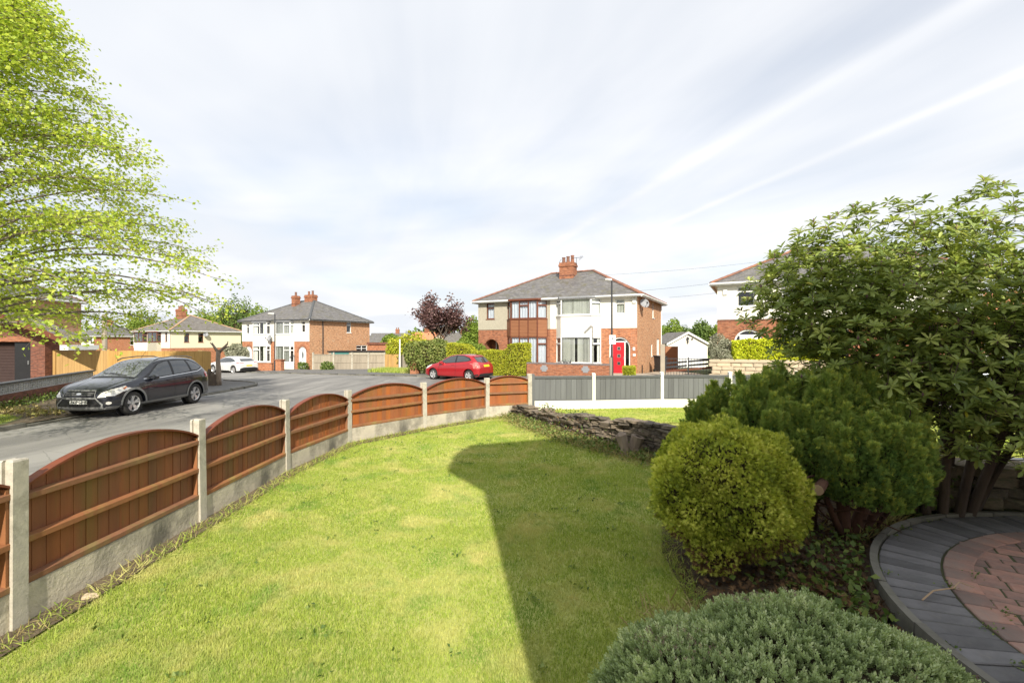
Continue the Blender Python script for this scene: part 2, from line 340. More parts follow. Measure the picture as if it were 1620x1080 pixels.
M['ground'] = plain('rough_grass_ground', (.09, .12, .03, 1), (.12, .13, .045, 1), .6, .95, .6, 8, bd=.05)
M['drive'] = plain('driveway_concrete', (.42, .36, .28, 1), (.34, .29, .23, 1), 2, .9, .3, 40)
M['bark'] = plain('bark', (.12, .09, .065, 1), (.07, .052, .04, 1), 9, .95, .9, 22, bd=.02, stretch=(1, 1, .25))
M['twig'] = plain('grey_twig', (.24, .20, .165, 1), (.16, .13, .11, 1), 9, .9, .3, 40)
M['redbark'] = plain('reddish_bark', (.13, .062, .038, 1), (.07, .035, .025, 1), 9, .95, .9, 22, bd=.02, stretch=(1, 1, .2))
M['cut'] = plain('cut_wood_end', (.55, .40, .26, 1), (.42, .28, .17, 1), 12, .85, .3, 40)
M['deadwood'] = plain('weathered_stump', (.34, .27, .21, 1), (.18, .135, .10, 1), 8, .95, .9, 25, bd=.02, stretch=(1, 1, .2))
M['core'] = plain('dead_inner_foliage', (.035, .028, .014, 1), (.06, .042, .02, 1), 14, 1, 1, 30, bd=.04)  # dead-foliage brown, kept dark to stand in for shade inside the bushes
M['stone'] = plain('dark_walling_slate', (.16, .125, .095, 1), (.26, .21, .16, 1), 9, .9, .9, 30, bd=.015, rnd=.38, dirt=(.07, .075, .03, 1), dscale=5)
M['stone2'] = plain('mossy_garden_stone', (.26, .21, .14, 1), (.17, .14, .10, 1), 5, .9, .9, 25, bd=.015, rnd=.25, dirt=(.07, .08, .03, 1), dscale=3)
M['paleston'] = plain('buff_walling_stone', (.56, .46, .32, 1), (.46, .37, .25, 1), 3, .9, .5, 30, rnd=.14)
M['paver_red'] = plain('red_block_paver', (.40, .235, .185, 1), (.25, .145, .12, 1), 7, .85, .7, 90, rnd=.32, dirt=(.28, .22, .19, 1), dscale=4)
M['paver_grey'] = plain('charcoal_block_paver', (.19, .185, .19, 1), (.125, .122, .125, 1), 7, .85, .7, 90, rnd=.30, dirt=(.24, .22, .19, 1), dscale=3)
M['joint'] = plain('joint_sand', (.08, .07, .045, 1), (.07, .09, .03, 1), 12, .95, .5, 60)
M['slab'] = plain('pale_flagstone', (.42, .41, .39, 1), (.34, .33, .31, 1), 4, .85, .3, 40, rnd=.1)
M['tyre'] = plain('tyre_rubber', (.02, .02, .021, 1), (.035, .033, .03, 1), 8, .85, .2, 60)
M['alloy'] = plain('alloy_wheel', (.62, .62, .63, 1), (.5, .5, .5, 1), 6, .3, .0, metal=.55)
M['chrome'] = plain('bright_trim', (.75, .75, .75, 1), (.7, .7, .7, 1), 6, .18, .0, metal=.9)
M['silverp'] = plain('silver_plastic_trim', (.20, .205, .20, 1), (.17, .17, .17, 1), 6, .45, .05)
def paint(name, c):
    return plain(name, c, tuple(x * .93 for x in c[:3]) + (1,), 2, .28, 0, metal=.25, coat=1, spec=.5)
M['p_black'] = paint('blue_black_car_paint', (.010, .012, .020, 1)); M['p_red'] = paint('red_car_paint', (.40, .012, .018, 1))
M['p_white'] = paint('white_car_paint', (.80, .80, .79, 1)); M['p_silver'] = paint('pale_blue_car_paint', (.45, .5, .54, 1))
M['carglass'] = plain('tinted_car_glass', (.035, .042, .045, 1), (.05, .055, .06, 1), 2, .04, 0, spec=.9, coat=.6)
M['carglass2'] = plain('windscreen_glass', (.09, .105, .11, 1), (.15, .16, .165, 1), 3, .05, 0, spec=1, coat=1)
M['lamp'] = plain('headlamp_lens', (.62, .60, .55, 1), (.75, .73, .7, 1), 22, .08, 0, metal=.3, coat=1)
M['amber'] = plain('amber_lens', (.6, .2, .05, 1), None, 5, .1, 0, coat=1)
M['taillamp'] = plain('tail_lamp_lens', (.45, .03, .03, 1), (.6, .25, .22, 1), 9, .08, 0, coat=1)
M['plate_w'] = plain('white_plate', (.78, .78, .74, 1), None, 5, .4, 0); M['plate_y'] = plain('yellow_plate', (.80, .55, .02, 1), (.76, .52, .02, 1), 5, .4, 0)
M['ink'] = plain('black_ink', (.012, .012, .012, 1), None, 5, .5, 0)
M['shutter'] = plain('brown_roller_shutter', (.045, .025, .020, 1), (.06, .035, .028, 1), 3, .4, .1)
M['screen'] = plain('grey_screen_block', (.52, .52, .51, 1), (.40, .40, .39, 1), 7, .9, .4, 50, rnd=.1)
M['teal'] = plain('teal_painted_board', (.05, .20, .18, 1), (.04, .16, .145, 1), 3, .6, .1)
M['redroof'] = brickmat('orange_roof_tile', (.50, .20, .10, 1), (.58, .26, .14, 1), (.25, .1, .06, 1), bw=.25, bh=.25)
# leaves
M['lime'] = leafmat('fresh_lime_leaf', [(.27, .40, .05, 1), (.48, .60, .08, 1), (.70, .75, .16, 1)], .5)
M['rhodo'] = leafmat('rhododendron_leaf', [(.14, .20, .055, 1), (.26, .34, .085, 1), (.41, .49, .13, 1), (.56, .61, .19, 1)], .35, .38, .5)
M['rhodo_y'] = leafmat('yellowing_leaf', [(.30, .30, .02, 1), (.42, .38, .03, 1)], .2, .4, .5)
M['gold'] = leafmat('golden_conifer_foliage', [(.22, .28, .04, 1), (.42, .49, .06, 1), (.62, .66, .11, 1), (.80, .80, .20, 1)], .3, .6, .3, patch=((.15, .09, .025, 1), 4, .56, .72, .45))
M['conif'] = leafmat('green_conifer_foliage', [(.13, .22, .06, 1), (.28, .40, .095, 1), (.47, .57, .15, 1)], .35, .6, .3)
M['conif_tip'] = leafmat('conifer_new_growth', [(.42, .50, .10, 1), (.68, .71, .16, 1)], .4, .6, .3)
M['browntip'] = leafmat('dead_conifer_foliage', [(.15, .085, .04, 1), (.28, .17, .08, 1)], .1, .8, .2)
M['hebe'] = leafmat('grey_green_hebe_leaf', [(.21, .28, .12, 1), (.40, .50, .23, 1), (.60, .67, .39, 1)], .3, .5, .35)
M['hebe_bud'] = leafmat('pinkish_bud', [(.20, .12, .12, 1), (.30, .20, .18, 1)], .2, .6, .3)
M['grass'] = leafmat('mown_grass', [(.20, .29, .05, 1), (.34, .43, .07, 1), (.50, .55, .13, 1)], .3, .6, .2,
                     patch=((.66, .58, .26, 1), 1.6, .48, .68, .75, ((.14, .29, .045, 1), 2.3, .52, .68, .65)))
M['weed'] = leafmat('weed_leaf', [(.07, .12, .03, 1), (.14, .21, .045, 1), (.25, .31, .08, 1)], .25, .5, .3)
M['straw'] = leafmat('dry_grass', [(.26, .20, .08, 1), (.40, .33, .15, 1), (.22, .25, .06, 1)], .2, .8, .2)
M['deadleaf'] = leafmat('fallen_leaf', [(.08, .045, .025, 1), (.16, .10, .055, 1)], .1, .8, .2)
M['copper'] = leafmat('copper_leaf', [(.09, .045, .048, 1), (.17, .09, .088, 1), (.27, .17, .15, 1)], .2, .45, .4)
M['treeg'] = leafmat('broadleaf_green', [(.11, .18, .03, 1), (.21, .30, .045, 1), (.34, .42, .08, 1)], .3, .6, .3)
M['treed'] = leafmat('dark_broadleaf', [(.06, .11, .03, 1), (.13, .20, .045, 1), (.21, .29, .07, 1)], .3, .6, .3)
M['privet'] = leafmat('clipped_golden_hedge', [(.24, .29, .025, 1), (.42, .45, .035, 1), (.60, .58, .06, 1)], .3, .55, .3)
M['lemon'] = leafmat('lemon_privet', [(.38, .46, .02, 1), (.60, .66, .03, 1), (.78, .80, .07, 1)], .35, .5, .3)
M['hedgeg'] = leafmat('mixed_hedge', [(.10, .14, .035, 1), (.21, .26, .06, 1), (.36, .35, .13, 1)], .25, .6, .3)
M['olive'] = leafmat('silver_shrub', [(.16, .17, .10, 1), (.30, .31, .22, 1), (.45, .44, .34, 1)], .2, .6, .3)

# ---------------------------------------------------------------- ground, road, pavements
def zsheet(name, poly, off, mat, kind='structure', parent=None, zf=None, cuts=None):
    bm = bmesh.new(); f = bm.faces.new([bm.verts.new((x, y, 0)) for x, y in poly])
    tv, te, tfc, *_ = delaunay_2d_cdt([Vector(p) for p in poly], [], [list(range(len(poly)))], 1, 1e-6)
    bm.free(); bm = bmesh.new(); vv_ = [bm.verts.new((p.x, p.y, 0)) for p in tv]
    for q in tfc: bm.faces.new([vv_[i] for i in q])
    for co, no in (cuts or (((0, 28, 0), (0, 1, 0)), ((0, 120, 0), (0, 1, 0)), ((8, 0, 0), (1, 0, 0)), ((-60, 0, 0), (1, 0, 0)))):
        bmesh.ops.bisect_plane(bm, geom=bm.verts[:] + bm.edges[:] + bm.faces[:], plane_co=co, plane_no=no)
    for v in bm.verts: v.co.z = (zf or G)(v.co.x, v.co.y) + off
    bmesh.ops.recalc_face_normals(bm, faces=bm.faces)
    if sum(q.normal.z for q in bm.faces) < 0: bmesh.ops.reverse_faces(bm, faces=bm.faces)
    me = bpy.data.meshes.new(name); bm.to_mesh(me); bm.free(); me.materials.append(mat); autouv(me)
    o = link(name, me, parent)
    if kind and not parent: o['kind'] = kind
    return o
zsheet('ground', [(-900, -300), (900, -300), (900, 1500), (-900, 1500)], -.02, M['ground'])
def arc(cx, cy, r, a0, a1, n=8): return [(cx + r * math.cos(R(a0 + (a1 - a0) * i / n)), cy + r * math.sin(R(a0 + (a1 - a0) * i / n))) for i in range(n + 1)]
LK = [(-12.8, -12), (-12.8, 22.6)] + [(-12.95, 23.9), (-13.5, 25.0), (-14.5, 25.9), (-16.5, 27.1), (-22, 30.2), (-60, 52)]
FK = [(-62, 64), (-24, 41.5), (-6, 29.6), (2, 24.9), (40, 5.1)]
NK = [(40, -2.2), (-1.2, 19.1), (-3.2, 19.6), (-4.8, 18.8), (-5.6, 17.2), (-5.6, -12)]
zsheet('road', LK + FK + NK, -.006, M['asphalt'])
# far pavement
FP = [(40, 7.6), (9.2, 23.6), (2.6, 27.0), (-5.6, 31.8), (-9, 35.5), (-11.6, 44.5), (-19.5, 45.3), (-21, 47), (-26, 49), (-62, 67)]
pv = zsheet('pavement', FK + [p for p in FP], .07, M['pave'])
# left pavement and verge
LP2 = [(-12.95, 15.6)] + [(x - .12, y) for x, y in LK[1:3]] + [(-13.6, 24.9), (-14.55, 25.75), (-16.5, 26.9), (-22, 30.0), (-22, 27), (-15.3, 23.6), (-15.3, 15.6)]
pv2 = zsheet('pavement', LP2, .07, M['pave'])
def zverge(x, y): return G(x, y) + .09
zsheet('soil_verge', [(-12.95, -12), (-12.95, 15.6), (-19.3, 19.8), (-26, 24), (-40, 24), (-40, -12)], .08, M['soil'])
zsheet('grass_verge', [(-13.4, 3), (-13.3, 12.3), (-14.0, 13.5), (-16.4, 14.3), (-16.4, 3)], .088, M['ground'])
ks = MB().box(-.06, .06, 0, .90, -.2, 0).mesh('kerb_stone', M['kerb'], bevel=.008)
y = 4.2
while y < 22.3:
    drop = .05 if 12.4 < y < 21 else 0.0
    o = link('kerb_stone', ks, pv2, (-12.87 + .012 * math.sin(y * 7), y, G(-12.8, y) + .105 - drop), (R(.4 * math.sin(y * 5)), 0, R(random.uniform(-.5, .5)))); y += .915
pc = LK[1:5]
for i in range(len(pc)):
    a, b = Vector(LK[1 + i]), Vector(LK[2 + i]); n = max(1, round((b - a).length / .9))
    for k in range(n):
        p = a.lerp(b, k / n); d = b - a
        link('kerb_stone', ks, pv2, (p.x - .07, p.y, G(p.x, p.y) + .10), (0, 0, math.atan2(-d.x, d.y)), (1, d.length / n / .915, 1))
mb = MB()
for a, b in zip(FK[:-1], FK[1:]):
    a = Vector(a); b = Vector(b); n = round((b - a).length / 2)
    for k in range(n):
        p, q = a.lerp(b, k / n), a.lerp(b, (k + 1) / n - .004); z = G(p.x, p.y) + .085; mb.obox(p, q, 0, -.12, z - .2, z)
mb.build('kerb_strip', M['kerb'], pv)
# near pavement behind the garden fence
zsheet('pavement', [(-5.6, -12), (-5.6, 17.2), (-4.8, 18.8), (-3.2, 19.6), (-1.2, 19.1), (40, -2.2), (40, -4), (5, 13.4), (-.5, 13.3), (-3.4, 11.2), (-3.75, -12)][::-1], .06, M['pave'])

# ---------------------------------------------------------------- gardens
def ZL(x, y): return .007 * max(0, y)
FPOST = [(-3.42, 1.34), (-3.43, 3.24), (-3.41, 5.14), (-3.40, 7.08), (-3.13, 9.0), (-1.96, 10.5), (-.64, 11.85), (.46, 12.25)]
WALL = [(.20, 12.0, .37), (.87, 10.6, .44), (1.55, 9.4, .52), (2.30, 8.45, .58), (2.95, 7.6, .61), (3.7, 6.7, .62), (4.35, 5.75, .60)]
PC = (5.27, 2.55); PR = 2.60
lawn_poly = [(-3.5, -6), (-3.42, 7.1), (-3.15, 9.05), (-1.96, 10.55), (-.64, 11.9), (.3, 12.2), (.2, 12.0), (.87, 10.6), (1.55, 9.4), (2.3, 8.45), (2.95, 7.6), (3.7, 6.7), (4.35, 5.75), (4.3, 5.0), (2.4, 3.2), (2.3, 1.5), (2.4, -1.4), (.6, -.55), (.5, -6)]
gp = zsheet('lawn', lawn_poly, 0, plain('lawn_thatch', (.33, .37, .09, 1), (.42, .42, .13, 1), 1.2, .95, .8, 60, bd=.01), zf=ZL, cuts=(((0, 0, 0), (0, 1, 0)),))
zsheet('soil', [(.35, 12.1), (.05, 11.8), (.65, 10.6), (1.25, 9.4), (1.8, 8.5), (2.2, 7.6), (2.1, 6.5), (1.7, 5.3), (1.4, 4.4), (1.35, 3.7), (1.25, 3.2), (.95, 2.9), (.65, 2.5), (.5, 1.7), (2.2, 1.2), (2.35, 3.0), (4.3, 5.1), (4.4, 5.8), (3.7, 6.75), (2.95, 7.65), (2.3, 8.5), (1.55, 9.45), (.87, 10.65)], .012, M['litter'], zf=ZL, cuts=())
zsheet('soil', [(-3.5, -3), (-3.42, 7.1), (-3.15, 9.05), (-1.96, 10.55), (-.64, 11.9), (-.45, 11.68), (-1.8, 10.25), (-2.9, 8.8), (-3.17, 7.0), (-3.2, -3)], .010, M['soil'], zf=ZL, cuts=())
NL = [(.25, 12.15), (.9, 10.7), (1.6, 9.5), (2.35, 8.5), (3.0, 7.65), (3.75, 6.8), (4.45, 5.9), (6.6, 5.7), (14, 6.4), (14, 12), (9.7, 12.9), (5, 12.9), (.46, 12.5)]
def ZN(x, y): return .33 - .02 * max(0, y - 7) + .0 * x
zsheet('neighbouring_lawn', NL, 0, plain('neighbour_lawn_thatch', (.36, .40, .08, 1), (.42, .43, .10, 1), 1.2, .95, .8, 60, bd=.01), zf=ZN, cuts=(((0, 7, 0), (0, 1, 0)),))
fl = zsheet('garden_path', [(6.0, 5.75), (14, 4.4), (14, 6.35), (8.3, 6.75), (6.9, 6.45)], .012, M['joint'], zf=ZN, cuts=())
for i in range(9):
    for j in range(2):
        x0 = 6.75 + i * .62; y0 = 5.75 + .01 * x0 + j * .42
        q = MB().add([(0, 0, 0), (.58, random.uniform(-.03, .03), 0), (.57, .38, 0), (random.uniform(-.02, .03), .39, 0)] + [(0, 0, .03), (.58, .0, .03), (.57, .38, .03), (.01, .39, .03)], [(0, 3, 2, 1), (4, 5, 6, 7), (0, 1, 5, 4), (1, 2, 6, 5), (2, 3, 7, 6), (3, 0, 4, 7)])
        q.build('flagstone', M['slab'], fl, (x0, y0 - .0, .345), (0, 0, R(-3 + random.uniform(-2, 2))), bevel=.006)

# grass blades
TPL_BLADE = ([(0, -.5, 0), (0, .5, 0), (1, 0, .0)], [(0, 1, 2)])
def inpoly(P, poly):
    x, y = P[:, 0], P[:, 1]; ins = np.zeros(len(P), bool); n = len(poly)
    for i in range(n):
        x0, y0 = poly[i]; x1, y1 = poly[(i + 1) % n]
        c = ((y0 > y) != (y1 > y)) & (x < (x1 - x0) * (y - y0) / (y1 - y0 + 1e-12) + x0); ins ^= c
    return ins
def blades(name, poly, zones, zf, mat, lean=.5, parent=None, hf=1.0, excl=None):
    Vs = []; Fs = []; vs = []; off = 0
    for (ya, yb, dens, h, w) in zones:
        xa = min(p[0] for p in poly); xb = max(p[0] for p in poly)
        n = int((xb - xa) * (yb - ya) * dens); P = np.c_[rng.uniform(xa, xb, n), rng.uniform(ya, yb, n)]
        P = P[inpoly(P, poly)]; P = P[(np.abs(P[:, 0]) < P[:, 1] * 1.12 + .5)]
        if excl is not None: P = P[~inpoly(P, excl)]
        n = len(P)
        if not n: continue
        z = np.array([zf(a, b) for a, b in P]); a = rng.uniform(0, 6.283, n); ln = np.abs(rng.normal(0, lean, n))
        patch_ = np.sin(P[:, 0] * 2.1 + np.sin(P[:, 1] * 1.7)) * .5 + np.sin(P[:, 1] * 2.9 + P[:, 0]) * .5
        hh = h * hf * rng.uniform(.5, 1.3, n) * (1 + .2 * patch_)
        A = np.c_[np.cos(a) * ln, np.sin(a) * ln, np.ones(n)]; A = unit(A)
        th = rng.uniform(0, 6.283, n); side = np.c_[np.cos(th), np.sin(th), np.zeros(n)]
        B0 = np.c_[P, z]; ww = w * rng.uniform(.6, 1.3, n)
        V = np.stack([B0 - side * ww[:, None] / 2, B0 + side * ww[:, None] / 2, B0 + A * hh[:, None]], 1).reshape(-1, 3)
        Vs.append(V); Fs.append(np.arange(n * 3).reshape(-1, 3) + off); off += n * 3
        vs.append(np.repeat(np.clip(rng.normal(.5, .25, n) , 0, 1), 3))
    o = bulk(name, np.concatenate(Vs), np.concatenate(Fs), mat, parent, np.concatenate(vs)); o['kind'] = 'stuff'; return o
BED = [(.35, 12.1), (.1, 11.8), (.7, 10.6), (1.3, 9.4), (1.85, 8.5), (2.25, 7.6), (2.15, 6.5), (1.75, 5.3), (1.45, 4.4), (1.4, 3.7), (1.3, 3.2), (1.0, 2.9), (.7, 2.5), (.55, 1.7), (2.2, 1.2), (4.3, 5.1), (4.4, 5.8), (3.7, 6.75), (2.95, 7.65), (2.3, 8.5), (1.55, 9.45), (.87, 10.65)]
GP = [(-3.16, -1)] + [(-3.17, 7.0), (-2.9, 8.8), (-1.8, 10.2), (-.5, 11.6), (.1, 11.9), (.87, 10.6), (1.55, 9.4), (2.3, 8.45), (2.95, 7.6), (3.7, 6.7), (4.2, 5.2), (2.4, 3.2), (2.3, 1.2), (.5, 0.2)]
tag(blades('grass', GP, [(1.9, 3.2, 17000, .030, .0050), (3.2, 5, 11000, .030, .0065), (5, 7.5, 6500, .030, .009), (7.5, 12.2, 3600, .030, .013)], ZL, M['grass'], .75, excl=BED), 'short mown grass of the front lawn, half in shadow', 'grass')
tag(blades('grass', [(p[0], p[1]) for p in NL], [(5.8, 9, 2500, .03, .012), (9, 12.9, 1500, .03, .016)], ZN, M['grass'], .7), 'short bright grass beyond the low stone wall', 'grass')
# ---------------------------------------------------------------- garden fence of arched panels
fence = thing('garden_fence', 'stained timber fence of arch-topped panels between concrete posts, curving round the lawn', 'fence', (FPOST[0][0], FPOST[0][1], 0))
def rel(o, x, y, z=0): return (x - o.location.x, y - o.location.y, z - o.location.z)
PT = [1.20, 1.19, 1.155, 1.13, 1.07, 1.09, 1.085, 1.16]
def hpost(h, mat, w=.105, t=.10, gw=.055, gd=.022):
    a, b = w / 2, t / 2; g = gw / 2
    poly = [(-a, -b), (a, -b), (a, -g), (a - gd, -g), (a - gd, g), (a, g), (a, b), (-a, b), (-a, g), (-a + gd, g), (-a + gd, -g), (-a, -g)]
    n = len(poly); m = MB(); hh = [-.35, h - .012, h]
    vs = [(x * (1 if k < 2 else .86), y * (1 if k < 2 else .86), z) for k, z in enumerate(hh) for x, y in poly]
    fs = [tuple(range(n))[::-1], tuple(range(2 * n, 3 * n))] + [(k * n + i, k * n + (i + 1) % n, (k + 1) * n + (i + 1) % n, (k + 1) * n + i) for k in range(2) for i in range(n)]
    return m.add(vs, fs).mesh('concrete_post', mat)
for i, (x, y) in enumerate(FPOST):
    a = Vector(FPOST[max(0, i - 1)]); b = Vector(FPOST[min(len(FPOST) - 1, i + 1)]); d = b - a
    link('concrete_post', hpost(PT[i], M['conc']), fence, rel(fence, x, y), (R(random.uniform(-1, 1)), R(random.uniform(-1, 1)), math.atan2(d.y, d.x)))
def fence_panel(par, a, b, z0, mat, near, hs=.64, crown=.20, arch=True, nb=.105):
    a = Vector(a); b = Vector(b); d = (b - a); L = d.length - .08; ang = math.atan2(d.y, d.x); st = a + d.normalized() * .04
    pan = link('fence_panel', MB().add([(0, -.018, 0), (L, -.018, 0), (L, -.018, hs), (L - .028, -.018, hs), (L - .028, -.018, .022), (.028, -.018, .022), (.028, -.018, hs), (0, -.018, hs)] + [(0, .022, 0), (L, .022, 0), (L, .022, hs), (L - .028, .022, hs), (L - .028, .022, .022), (.028, .022, .022), (.028, .022, hs), (0, .022, hs)], [(0, 1, 4, 5), (1, 2, 3, 4), (0, 5, 6, 7), (9, 8, 13, 12), (10, 9, 12, 11), (13, 8, 15, 14)] + [(i, 8 + i, 8 + (i + 1) % 8, (i + 1) % 8) for i in range(8)]).mesh('fence_panel', M['rail']), par, rel(par, st.x, st.y, z0), (0, 0, ang))
    if arch: top = lambda x: hs + crown * (1 - ((x / L - .5) / .5) ** 2) ** .9 if 0 < x < L else hs
    else: top = lambda x: hs
    n = round(L / nb); w = L / n
    for k in range(n):
        x0, x1 = k * w, (k + 1) * w + .014; x1 = min(x1, L); t0, t1 = top(x0 + .002), top(x1 - .002); o = .004
        # feather edge board: thick on one side, thin on the other
        m = MB().add([(x0, .024, 0), (x1, .024 + .004, 0), (x1, .033, 0), (x0, .042, 0), (x0, .024, t0), (x1, .028, t1), (x1, .033, t1), (x0, .042, t0)],
                     [(0, 3, 2, 1), (4, 5, 6, 7), (0, 1, 5, 4), (1, 2, 6, 5), (2, 3, 7, 6), (3, 0, 4, 7)])
        m.build('board', mat, pan, (0, random.uniform(0, .003), 0), (R(random.uniform(-.15, .15)), 0, 0))
    for zr in (.0, .29, hs - .075):
        MB().add([(.0, -.030, zr), (L, -.030, zr), (L, .022, zr), (0, .022, zr), (0, -.030, zr + .042), (L, -.030, zr + .042), (L, .022, zr + .052), (0, .022, zr + .052)],
                 [(0, 3, 2, 1), (4, 5, 6, 7), (0, 1, 5, 4), (1, 2, 6, 5), (2, 3, 7, 6), (3, 0, 4, 7)]).build('rail', M['rail'], pan, (0, 0, random.uniform(-.004, .004)), bevel=.003)
    if arch:
        m = MB(); k = 22; P = [(L * i / k, top(L * i / k)) for i in range(k + 1)]
        for (xa, za), (xb, zb) in zip(P[:-1], P[1:]):
            m.add([(xa, -.028, za), (xb, -.028, zb), (xb, .046, zb), (xa, .046, za), (xa, -.028, za + .018), (xb, -.028, zb + .018), (xb, .046, zb + .018), (xa, .046, za + .018)],
                  [(0, 3, 2, 1), (4, 5, 6, 7), (0, 1, 5, 4), (2, 3, 7, 6)])
        m.build('cap', M['cap'], pan)
    return pan
for i in range(len(FPOST) - 1):
    a, b = FPOST[i], FPOST[i + 1]; near = i < 3
    z0 = .31 + (-.01 if i < 4 else .03 if i < 6 else .06); hs = PT[i + 1] - z0 - .19
    if i >= 4: hs += .02
    A = Vector(a); B = Vector(b); d = (B - A); L = d.length - .07; st = A + d.normalized() * .035
    g = MB(); n = 12
    g.box(0, L, -.025, .025, -.25, z0 - .004)
    g.build('gravel_board', M['gravel'], fence, rel(fence, st.x, st.y), (0, 0, math.atan2(d.y, d.x)), bevel=.006)
    fence_panel(fence, a, b, z0, M['wood_near'] if i < 3 else M['wood'], near, hs, .20 if i < 6 else .12)

# grey fence of the neighbour
gf = thing('boundary_fence', 'grey timber fence with white concrete posts along the neighbouring lawn', 'fence', (.54, 12.32, 0))
GPX = [(.54, 12.32, 1.15), (2.16, 12.45, 1.17), (4.04, 12.7, 1.185), (5.9, 12.75, 1.19), (7.75, 12.8, 1.2), (9.6, 12.85, 1.2)]
for i, (x, y, h) in enumerate(GPX):
    w = .085
    if i: MB().add([(-w / 2, -.05, -.1), (w / 2, -.05, -.1), (w / 2, .05, -.1), (-w / 2, .05, -.1), (-w / 2, -.05, h - .02), (w / 2, -.05, h - .02), (w / 2, .05, h), (-w / 2, .05, h)],
             [(0, 3, 2, 1), (4, 5, 6, 7), (0, 1, 5, 4), (1, 2, 6, 5), (2, 3, 7, 6), (3, 0, 4, 7)]).build('white_post', M['wconc'], gf, rel(gf, x, y), bevel=.006)
    else: MB().box(-.03, .05, -.05, .05, -.1, h).build('grey_post', M['gwood'], gf, rel(gf, x, y))
for i in range(len(GPX) - 1):
    A = Vector(GPX[i][:2]); B = Vector(GPX[i + 1][:2]); d = B - A; L = d.length - .085; st = A + d.normalized() * .043; rot = (0, 0, math.atan2(d.y, d.x))
    MB().box(0, L, -.025, .025, -.05, .452).build('white_gravel_board', M['wconc'], gf, rel(gf, st.x, st.y), rot, bevel=.004)
    pan = MB().box(0, L, -.032, .03, 0, .02).build('fence_panel', M['gcap'], gf, rel(gf, st.x, st.y, .455), rot); MB().box(0, L, -.035, .03, .57, .61).build('rail', M['gcap'], pan)
    n = round(L / .14); w = L / n
    for k in range(n): MB().box(k * w + .003, (k + 1) * w - .003, -.014 + random.uniform(-.003, .003), .014, .005, .57).build('board', M['gwood'], pan)
    MB().box(0, L, -.05, .045, .612, .64).build('cap', M['gwood'], pan)

# ---------------------------------------------------------------- dry stone wall
def stone_mesh(seed, sub=2, jit=.16):
    r = random.Random(seed); bm = bmesh.new(); bmesh.ops.create_cube(bm, size=1)
    bmesh.ops.bevel(bm, geom=bm.edges[:], offset=.10, segments=1, affect='EDGES')
    for v in bm.verts:
        v.co.x += (r.random() - .5) * jit * .6; v.co.y += (r.random() - .5) * jit; v.co.z += (r.random() - .5) * jit
        v.co.x *= 1 - .12 * abs(v.co.z) * r.random()
    me = bpy.data.meshes.new('stone'); bm.to_mesh(me); bm.free(); return me
STN = [stone_mesh(i) for i in range(9)]
def mats_on(ms, m):
    out = []
    for k in ms: c = k.copy(); c.materials.append(m); out.append(c)
    return out
SD1 = mats_on(STN, M['stone']); SD2 = mats_on(STN, M['stone2']); SD3 = mats_on(STN, M['paleston'])
dw = thing('dry_stone_wall', 'low dark dry stone wall of thin slates holding up the neighbouring lawn', 'wall', (WALL[0][0], WALL[0][1], 0))
WP = [Vector((a, b)) for a, b, c in WALL]; cum = [0]
for a, b in zip(WP[:-1], WP[1:]): cum.append(cum[-1] + (b - a).length)
def wat(s):
    s = max(0, min(cum[-1] - 1e-4, s))
    for i in range(len(WP) - 1):
        if s <= cum[i + 1]:
            t = (s - cum[i]) / (cum[i + 1] - cum[i]); p = WP[i].lerp(WP[i + 1], t); d = (WP[i + 1] - WP[i]).normalized()
            return p, d, WALL[i][2] * (1 - t) + WALL[i + 1][2] * t
r = random.Random(5); cnt = 0; z = .0
while z < .66:
    th = r.uniform(.05, .085); s = -r.random() * .2
    while s < cum[-1]:
        L = r.uniform(.13, .30); p, d, top = wat(s + L / 2)
        if cum[-1] - s < 2.4: L = r.uniform(.26, .42)
        base = ZL(p.x, p.y) - .03
        tp = top + .03 * math.sin(s * 5) + r.uniform(-.03, .02)
        if base + z + th * .4 < tp and cnt < 300:
            n = Vector((d.y, -d.x)); off = r.uniform(-.03, .03) - .10 * (z / .6)
            q = p - n * (off - .0) + n * -.02
            droop = -.10 if s < 1.2 else 0
            link('stone', SD1[r.randrange(9)], dw, rel(dw, q.x, q.y, base + z + th / 2), (R(r.uniform(-5, 5)), R(r.uniform(-4, 4)) + droop, math.atan2(d.y, d.x) + R(r.uniform(-7, 7))), (L * .98, r.uniform(.24, .32), th * .97)); cnt += 1
        s += L
    z += th
print('wall stones', cnt)
MB().add([(p.x - .0, p.y, -.1) for p in WP] + [(p.x, p.y, c[2] - .12) for p, c in zip(WP, WALL)] + [(p.x + .16, p.y + .12, c[2] - .12) for p, c in zip(WP, WALL)] + [(p.x + .16, p.y + .12, -.1) for p in WP],
         [(i, i + 1, 7 + i + 1, 7 + i) for i in range(6)] + [(7 + i, 8 + i, 15 + i, 14 + i) for i in range(6)] + [(14 + i, 15 + i, 22 + i, 21 + i) for i in range(6)]).build('earth_core', M['litter'], dw, rel(dw, 0, 0))
